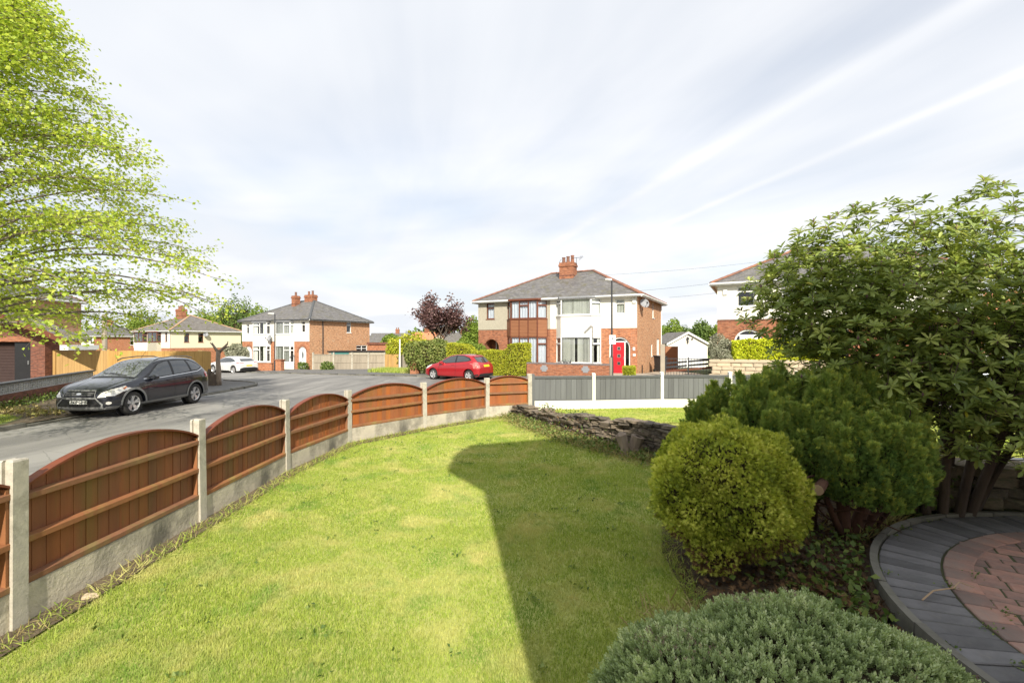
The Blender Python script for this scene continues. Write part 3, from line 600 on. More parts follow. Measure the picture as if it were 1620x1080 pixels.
# mossy garden wall beside the paved circle
gw = thing('garden_stone_wall', 'mossy dry stone wall of big blocks curving beside the paved circle', 'wall', (4.4, 5.3, 0))
r = random.Random(9); rr = PR + .45
for row, (zb, th) in enumerate([(.06, .15), (.20, .13), (.325, .12), (.44, .13)]):
    a = 108 + r.random() * 5
    while a > 20:
        L = r.uniform(.30, .52) * (1.35 if row == 3 else 1); da = L / rr * 57.3; am = R(a - da / 2)
        top = .60 if a < 95 else .5
        if zb + th * .5 < top + .05:
            x, y = PC[0] + rr * math.cos(am), PC[1] + rr * math.sin(am)
            link('stone', SD2[r.randrange(9)], gw, rel(gw, x, y, zb + th / 2), (R(r.uniform(-5, 5)), R(r.uniform(-5, 5)), am + R(90) + R(r.uniform(-6, 6))), (L * 1.0, r.uniform(.34, .42), th * r.uniform(.92, 1.1)))
        a -= da
MB().tube([(PC[0] + rr * math.cos(R(a)) - 4.4, PC[1] + (rr + .05) * math.sin(R(a)) - 5.3, .22) for a in range(20, 110, 10)], .17, 8).build('earth_core', M['litter'], gw)

# ---------------------------------------------------------------- paved circle
PZ = .10
pat = bpy.data.objects.new('patio', None); COL.objects.link(pat); pat.location = (PC[0], PC[1], 0); pat['kind'] = 'structure'
m = MB(); N = 72
m.add([(PR * 1.0 * math.cos(2 * math.pi * i / N), PR * math.sin(2 * math.pi * i / N), PZ - .014) for i in range(N)], [tuple(range(N))])
m.build('joint_bed', M['joint'], pat)
def arcblock(r0, r1, da, zt, zb, mat, name, bev=.008, n=6):
    m = MB(); h = da / 2 - .003; vs = []
    for i in range(n + 1):
        a = -h + 2 * h * i / n
        for rr_, z in ((r0, zb), (r1, zb), (r1, zt), (r0, zt)): vs.append((rr_ * math.cos(a), rr_ * math.sin(a), z))
    fs = [(3, 2, 1, 0), tuple(4 * n + k for k in range(4))]
    for i in range(n):
        for k in range(4): fs.append((4 * i + k, 4 * i + (k + 1) % 4, 4 * i + 4 + (k + 1) % 4, 4 * i + 4 + k))
    return m.add(vs, fs).mesh(name, mat, bevel=0)
def ringblock(r0, r1, da, zt, zb, mat, name, bev=.006):
    h = da / 2; g = .006 / r0; v = []
    for z in (zb, zt):
        for rr_, aa in ((r0 + .003, -h + g), (r1 - .003, -h + g * .8), (r1 - .003, h - g * .8), (r0 + .003, h - g)): v.append((rr_ * math.cos(aa), rr_ * math.sin(aa), z))
    return MB().add(v, [(0, 3, 2, 1), (4, 5, 6, 7), (0, 1, 5, 4), (1, 2, 6, 5), (2, 3, 7, 6), (3, 0, 4, 7)]).mesh(name, mat, bevel=bev)
NK_ = 28; mk = arcblock(PR, PR + .055, 2 * math.pi / NK_, PZ + .03, -.1, M['kerb'], 'edging_stone')
for i in range(NK_): link('edging_stone', mk, pat, (0, 0, random.uniform(-.006, .006)), (0, 0, 2 * math.pi * (i + .5) / NK_))
r = random.Random(3)
n1 = 104; mg = ringblock(PR - .42, PR - .008, 2 * math.pi / n1, PZ, PZ - .05, M['paver_grey'], 'paver')
for i in range(n1): link('paver', mg, pat, (0, 0, r.uniform(-.004, .003)), (R(r.uniform(-.25, .25)), R(r.uniform(-.2, .2)), 2 * math.pi * i / n1))
n2 = 60; mg = ringblock(PR - .625, PR - .43, 2 * math.pi / n2, PZ + .001, PZ - .05, M['paver_red'], 'paver')
for i in range(n2): link('paver', mg, pat, (0, 0, r.uniform(-.003, .003)), (0, 0, 2 * math.pi * (i + .5) / n2))
RI = PR - .64; ang = R(-32)
wide = MB().box(-.116, .116, -.076, .076, -.05, 0).mesh('paver', M['paver_red'], bevel=.010); slim = MB().box(-.117, .117, -.044, .044, -.05, 0).mesh('paver', M['paver_red'], bevel=.007)
half = MB().box(-.076, .076, -.077, .077, -.05, 0).mesh('paver', M['paver_red'], bevel=.007)
rest = MB(); yv = -RI; row = 0; cnt = 0
while yv < RI:
    w = .162 if row % 3 != 1 else .096; src = wide if w > .1 else slim; xv = -RI - r.random() * .24
    while xv < RI + .1:
        mesh_, bl = (half, .16) if (w > .1 and r.random() < .25) else (src, .242)
        cx, cy = xv + bl / 2, yv + w / 2
        if math.hypot(cx, cy) < RI + .125:
            X = cx * math.cos(ang) - cy * math.sin(ang); Y = cx * math.sin(ang) + cy * math.cos(ang); gx, gy = X + PC[0], Y + PC[1]
            if gy > 2.3 and gx < gy * 1.12 + .3 and cnt < 150:
                o = link('paver', mesh_, pat, (X, Y, PZ - .007 + r.uniform(-.004, .003)), (R(r.uniform(-.5, .5)), R(r.uniform(-.5, .5)), ang + R(r.uniform(-.6, .6)))); cnt += 1
            else:
                c, s = math.cos(ang), math.sin(ang); hw, hh = bl / 2 - .004, w / 2 - .004
                q = [(X + a * hw * c - b * hh * s, Y + a * hw * s + b * hh * c) for a, b in ((-1, -1), (1, -1), (1, 1), (-1, 1))]
                rest.add([(a, b, PZ - .05) for a, b in q] + [(a, b, PZ - .008) for a, b in q], [(4, 5, 6, 7), (0, 1, 5, 4), (1, 2, 6, 5), (2, 3, 7, 6), (3, 0, 4, 7)])
        xv += bl
    yv += w; row += 1
rest.build('paver', M['paver_red'], pat)['kind'] = 'stuff'
zsheet('garden_path', [(2.4, 1.2), (2.2, -1.0), (4.2, -1.8), (13, -2), (13, 4.2), (7.9, 4.3), (7.6, 1.5)], .055, M['paver_red'], zf=lambda x, y: 0, cuts=())

# ---------------------------------------------------------------- houses
def wall_face(mb, A, B, z0, z1, holes=(), depth=.09, mi=0, n0=0.0, y_out=None):
    """A->B facade left to right seen from outside (outward = right-hand normal); holes (s0,s1,za,zb)"""
    A = Vector(A); B = Vector(B); d = (B - A).normalized(); n = Vector((d.y, -d.x)); L = (B - A).length
    xs = sorted({0, L} | {h[0] for h in holes} | {h[1] for h in holes}); zs = sorted({z0, z1} | {h[2] for h in holes if z0 < h[2] < z1} | {h[3] for h in holes if z0 < h[3] < z1})
    P = lambda s, o, z: (A.x + d.x * s + n.x * o, A.y + d.y * s + n.y * o, z)
    for a, b in zip(xs[:-1], xs[1:]):
        for c, e in zip(zs[:-1], zs[1:]):
            if any(h[0] < (a + b) / 2 < h[1] and h[2] < (c + e) / 2 < h[3] for h in holes): continue
            mb.quad(P(a, n0, c), P(b, n0, c), P(b, n0, e), P(a, n0, e), mi)
    for h in holes:
        a, b, c, e = h[0], h[1], max(h[2], z0), min(h[3], z1)
        if c >= e: continue
        mb.quad(P(a, n0, c), P(a, -depth, c), P(a, -depth, e), P(a, n0, e), mi); mb.quad(P(b, n0, c), P(b, n0, e), P(b, -depth, e), P(b, -depth, c), mi)
        mb.quad(P(a, n0, c), P(b, n0, c), P(b, -depth, c), P(a, -depth, c), mi); mb.quad(P(a, n0, e), P(a, -depth, e), P(b, -depth, e), P(b, n0, e), mi)
def window(par, A, B, z0, z1, frame, cols=(1,), trans=None, cover='none', rec=.05, sill=True, fw=.055, sillmat=None, name='window'):
    """window in the vertical plane A->B (outward = right-hand normal)"""
    A = Vector(A); B = Vector(B); d = (B - A).normalized(); n = Vector((d.y, -d.x)); L = (B - A).length
    o0, o1 = -rec - .06, -rec; m = MB()
    P = lambda s: A + d * s
    def bar(s0, s1, za, zb, a=o0, b=o1): m.obox(P(s0), P(s1), a, b, za, zb)
    bar(0, L, z0, z0 + fw); bar(0, L, z1 - fw, z1); bar(0, fw, z0 + fw, z1 - fw); bar(L - fw, L, z0 + fw, z1 - fw)
    tot = sum(cols); s = 0
    for i, c in enumerate(cols):
        w = (L) * c / tot
        if i: bar(s - fw * .55, s + fw * .55, z0 + fw, z1 - fw)
        if trans and trans[i]:
            zt = z0 + (z1 - z0) * trans[i]; a0 = s + (fw if i == 0 else fw * .55); a1 = s + w - (fw if i == len(cols) - 1 else fw * .55)
            bar(a0, a1, zt - fw * .5, zt + fw * .5)
            bar(a0, a1, z1 - fw - .03, z1 - fw, o0, o1 + .012); bar(a0, a1, zt + fw * .5, zt + fw * .5 + .03, o0, o1 + .012)
        s += w
    fr = m.build(name, frame, par)
    q = MB(); a, b = P(fw * .5), P(L - fw * .5); k = -rec - .035
    q.quad((a.x + n.x * k, a.y + n.y * k, z0 + fw * .5), (b.x + n.x * k, b.y + n.y * k, z0 + fw * .5), (b.x + n.x * k, b.y + n.y * k, z1 - fw * .5), (a.x + n.x * k, a.y + n.y * k, z1 - fw * .5)); q.build('pane', M['glass'], fr)
    if cover != 'none':
        q = MB(); kk = -rec - .12; r = random.Random(int(A.x * 100 + z0 * 37))
        if cover == 'blind':
            s = fw
            while s < L - fw - .05:
                an = r.uniform(.15, .55); w = .075
                if .5 * L - .17 < s < .5 * L + .05 and (z1 - z0) > 1.4: s += .085; continue
                c = P(s + .045); dx = d * (w / 2 * math.cos(an)) + n * (w / 2 * math.sin(an)); c = c + n * kk
                q.quad((c.x - dx.x, c.y - dx.y, z0 + .06), (c.x + dx.x, c.y + dx.y, z0 + .06), (c.x + dx.x, c.y + dx.y, z1 - .04), (c.x - dx.x, c.y - dx.y, z1 - .04)); s += .085
            q.build('blind', M['blind'], fr, fix=False)
        else:
            spans = [(fw, L - fw)] if cover == 'net' else [(fw, L * .3), (L * .7, L - fw)]
            for s0, s1 in spans:
                k = max(6, int((s1 - s0) / .04)); prev = None
                for i in range(k + 1):
                    c = P(s0 + (s1 - s0) * i / k) + n * (kk + .025 * math.sin(i * 1.3)); cur = (c.x, c.y)
                    if prev: q.quad((prev[0], prev[1], z0 + .04), (cur[0], cur[1], z0 + .04), (cur[0], cur[1], z1 - .04), (prev[0], prev[1], z1 - .04))
                    prev = cur
            q.build('curtain', M['net'] if cover == 'net' else M['blind'], fr, fix=False)
    # a dim room behind, so the pane has depth
    q = MB(); e = .01; kz = -rec - .9
    c1, c2 = P(e), P(L - e); bk = n * kz; ft = n * (-rec - .07)
    v = [(c1.x + ft.x, c1.y + ft.y), (c2.x + ft.x, c2.y + ft.y), (c2.x + bk.x, c2.y + bk.y), (c1.x + bk.x, c1.y + bk.y)]
    q.quad((*v[3], z0), (*v[2], z0), (*v[2], z1), (*v[3], z1)); q.quad((*v[0], z0), (*v[3], z0), (*v[3], z1), (*v[0], z1)); q.quad((*v[1], z0), (*v[2], z0), (*v[2], z1), (*v[1], z1))
    q.quad((*v[0], z1), (*v[1], z1), (*v[2], z1), (*v[3], z1)); q.quad((*v[0], z0), (*v[1], z0), (*v[2], z0), (*v[3], z0)); q.build('interior', M['room'], fr)
    if sill:
        q = MB(); q.obox(P(-.05), P(L + .05), -rec - .02, .05, z0 - .06, z0 - .002); q.build('sill', sillmat or frame, fr)
    return fr
def arch_door(par, mbw, W0, s0, s1, zt, z0, wallmat, frame, leaf, ringmat, A, B, style):
    """arched porch opening in wall A->B between s0,s1; wall hole must already be cut to zt"""
    A = Vector(A); B = Vector(B); d = (B - A).normalized(); n = Vector((d.y, -d.x)); P = lambda s, o, z: (A.x + d.x * s + n.x * o, A.y + d.y * s + n.y * o, z)
    rad = (s1 - s0) / 2; cx = (s0 + s1) / 2; cz = zt - rad; K = 14; m = MB()
    pts = [(cx + rad * math.cos(math.pi * i / K), cz + rad * math.sin(math.pi * i / K)) for i in range(K + 1)]
    for (xa, za), (xb, zb) in zip(pts[:-1], pts[1:]):
        m.quad(P(xa, 0, za), P(xa, 0, zt), P(xb, 0, zt), P(xb, 0, zb)); m.quad(P(xa, 0, za), P(xb, 0, zb), P(xb, -.35, zb), P(xa, -.35, za))
    m.build('arch_wall', wallmat, par)
    m = MB(); K2 = 15; r0, r1 = rad + .005, rad + .20
    for i in range(K2):
        a0, a1 = math.pi * i / K2 + .012, math.pi * (i + 1) / K2 - .012
        q = [(cx + rr_ * math.cos(a), cz + rr_ * math.sin(a)) for rr_, a in ((r0, a0), (r1, a0), (r1, a1), (r0, a1))]
        m.add([P(x, 0.002, z) for x, z in q] + [P(x, .018, z) for x, z in q], [(4, 5, 6, 7), (0, 1, 5, 4), (1, 2, 6, 5), (2, 3, 7, 6), (3, 0, 4, 7)])
    m.build('arch_bricks', ringmat, par)
    rec = .05 if style != 'open' else .9
    if style == 'open':
        m = MB()
        m.quad(P(s0, 0, z0), P(s0, -1, z0), P(s0, -1, zt), P(s0, 0, zt)); m.quad(P(s1, 0, z0), P(s1, 0, zt), P(s1, -1, zt), P(s1, -1, z0)); m.quad(P(s0, -1, z0), P(s1, -1, z0), P(s1, -1, zt), P(s0, -1, zt)); m.quad(P(s0, 0, zt), P(s1, 0, zt), P(s1, -1, zt), P(s0, -1, zt))
        m.build('porch', ringmat, par)
        dm = cx; aa = P(cx - .15, 0, 0)[:2]; bb = P(cx + .55, 0, 0)[:2]
        window(par, aa, bb, z0, z0 + 2.05, frame, (1, 1.6), (0, 0), 'none', rec=.86, sill=False, name='door'); return
    # arched frame
    m = MB(); fw = .09
    for i in range(K):
        a0, a1 = math.pi * i / K, math.pi * (i + 1) / K
        q = [(cx + rr_ * math.cos(a), cz + rr_ * math.sin(a)) for rr_, a in ((rad - fw, a0), (rad - .003, a0), (rad - .003, a1), (rad - fw, a1))]
        m.add([P(x, -.12, z) for x, z in q] + [P(x, -.05, z) for x, z in q], [(4, 5, 6, 7), (0, 1, 5, 4), (2, 3, 7, 6)])
    a_, b_ = P(s0 + .003, 0, 0)[:2], P(s0 + fw, 0, 0)[:2]; m.obox(a_, b_, -.12, -.05, z0, cz)
    a_, b_ = P(s1 - fw, 0, 0)[:2], P(s1 - .003, 0, 0)[:2]; m.obox(a_, b_, -.12, -.05, z0, cz)
    dw_ = .42 if style == 'full' else .36
    a_, b_ = P(s0 + fw, 0, 0)[:2], P(s1 - fw, 0, 0)[:2]; zd = z0 + 2.0; m.obox(a_, b_, -.12, -.05, zd, zd + .07)
    d0, d1 = (cx - dw_ - .05 - .06, cx + dw_ - .05) if style == 'red' else (cx - dw_ + .02, cx + dw_)
    for s in (d0, d1): a_, b_ = P(s - .03, 0, 0)[:2], P(s + .03, 0, 0)[:2]; m.obox(a_, b_, -.12, -.05, z0, zd)
    fr = m.build('door_frame', frame, par)
    q = MB(); q.quad(P(s0 + .03, -.10, z0), P(s1 - .03, -.10, z0), P(s1 - .03, -.10, cz), P(s0 + .03, -.10, cz)); q.add([P(x, -.10, z) for x, z in pts], [tuple(range(K + 1))]); q.build('pane', M['glass'], fr)
    q = MB(); q.quad(P(s0 - .0, -.6, z0), P(s1, -.6, z0), P(s1, -.6, zt), P(s0, -.6, zt)); q.build('interior', M['room'], fr)
    dd = MB(); a_, b_ = P(d0 + .03, 0, 0)[:2], P(d1 - .03, 0, 0)[:2]; dd.obox(a_, b_, -.115, -.065, z0 + .02, zd); do = dd.build('door', leaf, par)
    if style == 'red':
        for zc in (1.62, 1.16, .70):
            m1 = MB(); a_, b_ = P(cx - .16, 0, 0)[:2], P(cx + .04, 0, 0)[:2]; m1.obox(a_, b_, -.064, -.055, z0 + zc - .10, z0 + zc + .10); m1.build('door_window', M['chrome'], do)
            m1 = MB(); a_, b_ = P(cx - .13, 0, 0)[:2], P(cx + .01, 0, 0)[:2]; m1.obox(a_, b_, -.0545, -.050, z0 + zc - .07, z0 + zc + .07); m1.build('door_window', M['carglass'], do)
        m1 = MB(); a_, b_ = P(d1 - .10, 0, 0)[:2], P(d1 - .07, 0, 0)[:2]; m1.obox(a_, b_, -.064, -.03, z0 + .95, z0 + 1.1); m1.build('handle', M['chrome'], do)
    else:
        K = 16; m1 = MB(); m1.add([P(cx + .12 * math.cos(2 * math.pi * i / K), -.060, z0 + 1.35 + .38 * math.sin(2 * math.pi * i / K)) for i in range(K)], [tuple(range(K))]); m1.build('door_window', M['carglass2'], do)
        m1 = MB(); a_, b_ = P(cx - .12, 0, 0)[:2], P(cx + .12, 0, 0)[:2]; m1.obox(a_, b_, -.064, -.055, z0 + .80, z0 + .86); m1.build('letter_box', M['chrome'], do)
        m1 = MB(); a_, b_ = P(d0 + .08, 0, 0)[:2], P(d0 + .11, 0, 0)[:2]; m1.obox(a_, b_, -.064, -.03, z0 + .98, z0 + 1.12); m1.build('handle', M['chrome'], do)
def hip_roof(par, W_, D_, ze, zr, ov, mat, ridge, y0=0, gut=None, tiles='joined', name='roof', x0=0, soff=None, hipl=None):
    e = [(x0 - ov, y0 - ov), (x0 + W_ + ov, y0 - ov), (x0 + W_ + ov, y0 + D_ + ov), (x0 - ov, y0 + D_ + ov)]; h = D_ / 2 if hipl is None else hipl
    if W_ >= D_: r0, r1 = (x0 + h, y0 + D_ / 2, zr), (x0 + W_ - h, y0 + D_ / 2, zr)
    else: r0, r1 = (x0 + W_ / 2, y0 + W_ / 2, zr), (x0 + W_ / 2, y0 + D_ - W_ / 2, zr)
    zz_ = ze; E_ = [(x, y, zz_) for x, y in e]
    m = MB()
    if W_ >= D_: m.add(E_ + [r0, r1], [(0, 1, 5, 4), (1, 2, 5), (2, 3, 4, 5), (3, 0, 4)]); hips = [(E_[0], r0), (E_[3], r0), (E_[1], r1), (E_[2], r1), (r0, r1)]
    else: m.add(E_ + [r0, r1], [(0, 1, 4), (1, 2, 5, 4), (2, 3, 5), (3, 0, 4, 5)]); hips = [(E_[0], r0), (E_[1], r0), (E_[2], r1), (E_[3], r1), (r0, r1)]
    ro = m.build(name, mat, par)
    m = MB(); m.quad(*[(x, y, zz_ - .03) for x, y in e]); m.build('soffit', soff or M['white'], ro, fix=False)
    m = MB(); P4 = e + [e[0]]
    for a, b in zip(P4[:-1], P4[1:]): m.obox(a, b, 0, .03, zz_ - .16, zz_ - .005)
    m.build('fascia', soff or M['white'], ro)
    m = MB()
    for a, b in zip(P4[:-1], P4[1:]):
        d = (Vector(b) - Vector(a)).normalized(); n = Vector((d.y, -d.x)) * .07
        m.tube([(a[0] + n.x, a[1] + n.y, zz_ - .06), (b[0] + n.x, b[1] + n.y, zz_ - .06)], .055, 6)
    m.build('gutter', gut or M['white'], ro)
    tm = None; jm = MB()
    for a, b in hips:
        a, b = Vector(a), Vector(b); d = b - a
        if d.length < .05: continue
        n = max(1, round(d.length / .42)); up = Vector((0, 0, 1)); side = d.cross(up).normalized(); un = side.cross(d).normalized()
        if un.z < 0: un = -un
        mt = Matrix((d.normalized(), side, un)).transposed()
        for k in range(n):
            p = a + d * ((k + .5) / n); s = d.length / n / .42
            if tiles == 'objects':
                if tm is None:
                    q = MB(); vs = []; K = 6
                    for xx in (-.205, .205):
                        for i in range(K + 1): t = math.pi * i / K; vs.append((xx, .125 * math.cos(t), .095 * math.sin(t) - .02 + (.012 if xx > 0 else 0)))
                        vs.append((xx, 0, -.02))
                    k2 = K + 2; q.add(vs, [tuple(range(k2)), tuple(range(2 * k2 - 1, k2 - 1, -1))] + [(i, k2 + i, k2 + (i + 1) % k2, (i + 1) % k2) for i in range(k2)]); tm = q.mesh('ridge_tile', ridge)
                o = link('ridge_tile', tm, ro, p, mt.to_euler(), (s, 1, 1))
            else:
                vs = []
                for xx in (-.20 * s, .20 * s):
                    for t in (0, .6, 1.2, math.pi - 1.2, math.pi - .6, math.pi): vs.append(p + mt @ Vector((xx, .125 * math.cos(t), .095 * math.sin(t) - .02)))
                jm.add(vs, [(0, 1, 7, 6), (1, 2, 8, 7), (2, 3, 9, 8), (3, 4, 10, 9), (4, 5, 11, 10), (0, 5, 4, 3, 2, 1), (6, 7, 8, 9, 10, 11)])
    if tiles != 'objects': jm.build('ridge_tiles', ridge, ro)['kind'] = 'stuff'
    return ro
def chimney(par, x, y, z0, z1, w, d, brick, npots, aerial=False, pot=None):
    m = MB(); m.box(x - w / 2, x + w / 2, y - d / 2, y + d / 2, z0, z1 - .30); m.box(x - w / 2 - .05, x + w / 2 + .05, y - d / 2 - .05, y + d / 2 + .05, z1 - .30, z1 - .15); m.box(x - w / 2 - .01, x + w / 2 + .01, y - d / 2 - .01, y + d / 2 + .01, z1 - .15, z1)
    ch = m.build('chimney', brick, par)
    MB().box(x - w / 2 - .012, x + w / 2 + .012, y - d / 2 - .012, y + d / 2 + .012, z1 - .98 + (0), z1 - .90).build('brick_band', M['brick_dark'], ch)
    for k in range(npots):
        cx = x + (k - (npots - 1) / 2) * (w / npots) * .95; h = .42 + .1 * ((k * 7) % 3) / 2
        MB().tube([(cx, y, z1 - .02), (cx, y, z1 + .06), (cx, y, z1 + h - .08), (cx, y, z1 + h - .07), (cx, y, z1 + h)], [.14, .13, .105, .13, .13], 10).build('chimney_pot', pot or M['terra'], ch)
    if aerial:
        MB().tube([(x + w / 2 + .1, y, z1 - .5), (x + w / 2 + .1, y, z1 + .35)], .018, 5).tube([(x + w / 2 - .2, y - .2, z1 + .3), (x + w / 2 + .55, y + .2, z1 + .36)], .014, 4).tube([(x + w / 2 + .35, y - .12, z1 + .1), (x + w / 2 + .35, y + .3, z1 + .5)], .012, 4).tube([(x + w / 2 + .45, y - .1, z1 + .15), (x + w / 2 + .45, y + .3, z1 + .5)], .012, 4).build('aerial', M['darkmetal'], ch)
        MB().tube([(x - w / 2 - .1, y, z1 - .6), (x - w / 2 - .16, y, z1 + .1), (x - w / 2 + .0, y, z1 + .3)], .018, 5).build('aerial', M['darkmetal'], ch)
    MB().add([(x - w / 2 - .18, y - d / 2 - .02, z0 + .05), (x + w / 2 + .18, y - d / 2 - .02, z0 + .05), (x + w / 2 + .18, y - d / 2 - .03, z0 + .13), (x - w / 2 - .18, y - d / 2 - .03, z0 + .13)], [(0, 1, 2, 3)]).build('flashing', M['lead'], ch, (0, 0, 0))
    return ch
def bay(par, x0, x1, pr, zs, frame, spandrel, cover, cols, slats=False, ze=None, cant=.34, lower_cover=None, frontcols=None, trans=.72):
    """two storey bay; zs = (lower z0,z1, upper z0,z1)"""
    P = [(x0, 0), (x0 + cant, -pr), (x1 - cant, -pr), (x1, 0)]
    m = MB(); zl0, zl1, zu0, zu1 = zs
    def band(za, zb):
        for a, b in zip(P[:-1], P[1:]): m.obox(a, b, -.12, 0, za, zb)
    if zl0 > .05: band(-.1, zl0 - .06); m.build('bay_base', spandrel if spandrel is not M['clad'] else M['brick_red'], par); m = MB()
    band(zl1 + .002, zu0 - .062)
    b_ = m.build('bay', spandrel, par)
    if ze:
        m = MB(); Q = [(x0 - .1, .0), (x0 + cant - .08, -pr - .12), (x1 - cant + .08, -pr - .12), (x1 + .1, .0)]
        m.add([(x, y, zu1 + .003) for x, y in Q] + [(x, y, zu1 + .12) for x, y in Q], [(0, 1, 2, 3), (7, 6, 5, 4), (0, 4, 5, 1), (1, 5, 6, 2), (2, 6, 7, 3), (3, 7, 4, 0)]); m.build('bay_roof', M['lead'] if frame is M['white'] else M['brownf'], b_)
    if slats:
        sm = MB()
        for a, b in zip(P[:-1], P[1:]):
            z = zl1 + .06
            while z < zu0 - .14: sm.obox(a, b, .002, .022, z, z + .075); z += .095
        sm.build('slat', M['clad'], par)['kind'] = 'stuff'
        pm = MB()
        for a, b in zip(P[:-1], P[1:]):
            A, B = Vector(a), Vector(b); L = (B - A).length; k = 3 if L > 1 else 1
            for i in range(k + 1): s = A.lerp(B, i / k); dd = (B - A).normalized(); pm.obox(s - dd * .035, s + dd * .035, .023, .04, zl1, zu0 - .06)
        pm.build('cover_strip', M['brownf'], par)
    for (za, zb, cv) in ((zl0, zl1, lower_cover or cover), (zu0, zu1, cover)):
        for i, (a, b) in enumerate(zip(P[:-1], P[1:])):
            fc = (frontcols or (1,)) if i == 1 else (1,)
            tr = (trans,) if i != 1 else tuple((trans if (t == 1) else 0) for t in (cols if len(cols) == len(fc) else (0,) * len(fc)))
            window(par, a, b, za, zb, frame, fc, tr, cv, rec=0.0, sill=True, fw=.065)
def semi(name, label, loc, rz, W_, D_, band, ze, zr, up, low, side, bays, wins, arches, sidewins, roofmat, ridge, tiles='joined', group=None, pr=.5, sideup=None, ridgef=None, gut=None):
    h = thing(name, label, 'house', loc, R(rz), group)
    A, B = (0, 0), (W_, 0)
    holes = []
    for b in bays:
        c = b['cant']; z = b['zs']
        holes += [(b['x0'] + .03, b['x1'] - .03, z[0], z[1]), (b['x0'] + .03, b['x1'] - .03, z[2], z[3])]
    for w in wins: holes.append((w[0], w[1], w[2], w[3]))
    for a in arches: holes.append((a[0], a[1], .05, a[2]))
    m = MB(); wall_face(m, A, B, -1.2, band, [q for q in holes if q[2] < band]); m.build('wall', low, h, fix=False)
    for (xa, xb, mt) in up:
        hh = [(q[0] - xa, q[1] - xa, q[2], q[3]) for q in holes if q[2] >= band - .5 and xa - .01 <= q[0] and q[1] <= xb + .01]
        m = MB(); wall_face(m, (xa, 0), (xb, 0), band, ze + .05, hh, n0=.03)
        m.quad((xa, 0, band), (xb, 0, band), (xb, -.03, band), (xa, -.03, band)); m.build('upper_wall', mt, h, fix=False)
    m = MB(); sh = [(w[0], w[1], w[2], w[3]) for w in sidewins]
    if sideup:
        wall_face(m, (W_, 0), (W_, D_), -1.2, band, [q for q in sh if q[2] < band]); m.build('side_wall', side, h, fix=False)
        m = MB(); wall_face(m, (W_, 0), (W_, D_), band, ze + .05, [q for q in sh if q[2] >= band], n0=.02); m.build('side_wall', sideup, h, fix=False)
    else: wall_face(m, (W_, 0), (W_, D_), -1.2, ze + .05, sh); m.build('side_wall', side, h, fix=False)
    m = MB(); wall_face(m, (W_, D_), (0, D_), -1.2, ze + .05); m.build('back_wall', side, h, fix=False)
    m = MB(); wall_face(m, (0, D_), (0, 0), -1.2, ze + .05); m.build('side_wall', side, h, fix=False)
    for w in wins: window(h, (w[0], 0), (w[1], 0), w[2], w[3], w[4], w[5], w[6], w[7], rec=.04)
    for w in sidewins: window(h, (W_, w[0]), (W_, w[1]), w[2], w[3], w[4], w[5], w[6], w[7], rec=.04)
    for b in bays: bay(h, b['x0'], b['x1'], b.get('pr', pr), b['zs'], b['frame'], b['spandrel'], b['cover'], b['cols'], b.get('slats', False), ze, b['cant'], frontcols=b['fc'], trans=.72)
    for a in arches: arch_door(h, None, W_, a[0], a[1], a[2], .05, low, a[3], a[4], a[5], A, B, a[6])
    ro = hip_roof(h, W_, D_, ze + .02, zr, .32, roofmat, ridge, tiles=tiles, gut=gut)
    return h
b_, w_ = M['brownf'], M['white']
hR = semi('semi_detached_house', 'brick semi-detached pair with red arched door and brown clad bay', (-2.4, 33.7, -.10), -27.5, 11.25, 8.0, 2.92, 4.93, 7.2,
     [(0, 5.56, M['pebble']), (5.56, 11.25, M['render'])], M['brick_red'], M['brick_side'],
     [dict(x0=2.35, x1=5.35, zs=(.65, 2.43, 3.62, 4.83), frame=b_, spandrel=M['clad'], cover='net', cols=(0, 1, 0), fc=(1, 1, 1), slats=True, cant=.5),
      dict(x0=5.98, x1=9.02, zs=(.73, 2.42, 3.77, 4.83), frame=w_, spandrel=M['render'], cover='blind', cols=(0,), fc=(1,), cant=.52)],
     [(.68, 1.32, 3.68, 4.80, b_, (1,), (.68,), 'net'), (9.93, 10.50, 3.80, 4.74, w_, (1,), (.68,), 'blind')],
     [(.50, 1.68, 2.25, w_, w_, M['brick_red'], 'open'), (9.52, 10.84, 2.38, w_, M['reddoor'], M['brick'], 'red')],
     [(4.7, 5.25, 3.75, 4.8, w_, (1,), (0,), 'none'), (4.25, 4.75, 1.1, 1.95, w_, (1,), (0,), 'none'), (6.3, 7.3, 1.1, 2.3, w_, (1, 1), (0, 0), 'none')],
     M['slate'], M['terra'], tiles='objects')
# right half lower front is painted a warmer brick: separate thin skin between party line and corner
m = MB(); wall_face(m, (5.56, 0), (11.25, 0), -.2, 2.92, [(5.98 - 5.56 + .03, 9.02 - 5.56 - .03, .73, 2.42), (9.52 - 5.56, 10.84 - 5.56, .05, 2.38)], n0=.012, depth=-.002); m.build('front_brick', M['brick'], hR, fix=False)
chimney(hR, 5.6, 3.2, 6.1, 7.75, 1.05, .8, M['brick_red'], 3, aerial=True)
def dish(par, loc, rz, r=.38):
    m = MB(); K = 14; vs = [(0, .0, 0)]
    for q, dd in ((.5, .03), (1, .11)):
        for i in range(K): a = 2 * math.pi * i / K; vs.append((r * q * math.cos(a), -dd, r * q * 1.08 * math.sin(a)))
    fs = [(0, 1 + i, 1 + (i + 1) % K) for i in range(K)] + [(1 + i, 1 + K + i, 1 + K + (i + 1) % K, 1 + (i + 1) % K) for i in range(K)]
    m.add(vs, fs); o = m.build('satellite_dish', M['lead'], par, loc, (R(-25), 0, rz), fix=False)
    MB().tube([(0, 0, -.3), (0, -.45, -.18)], .012, 4).tube([(0, .02, 0), (0, .3, -.15), (0, .35, -.3)], .02, 5).box(-.03, .03, -.5, -.4, -.22, -.13).build('dish_arm', M['darkmetal'], o); return o
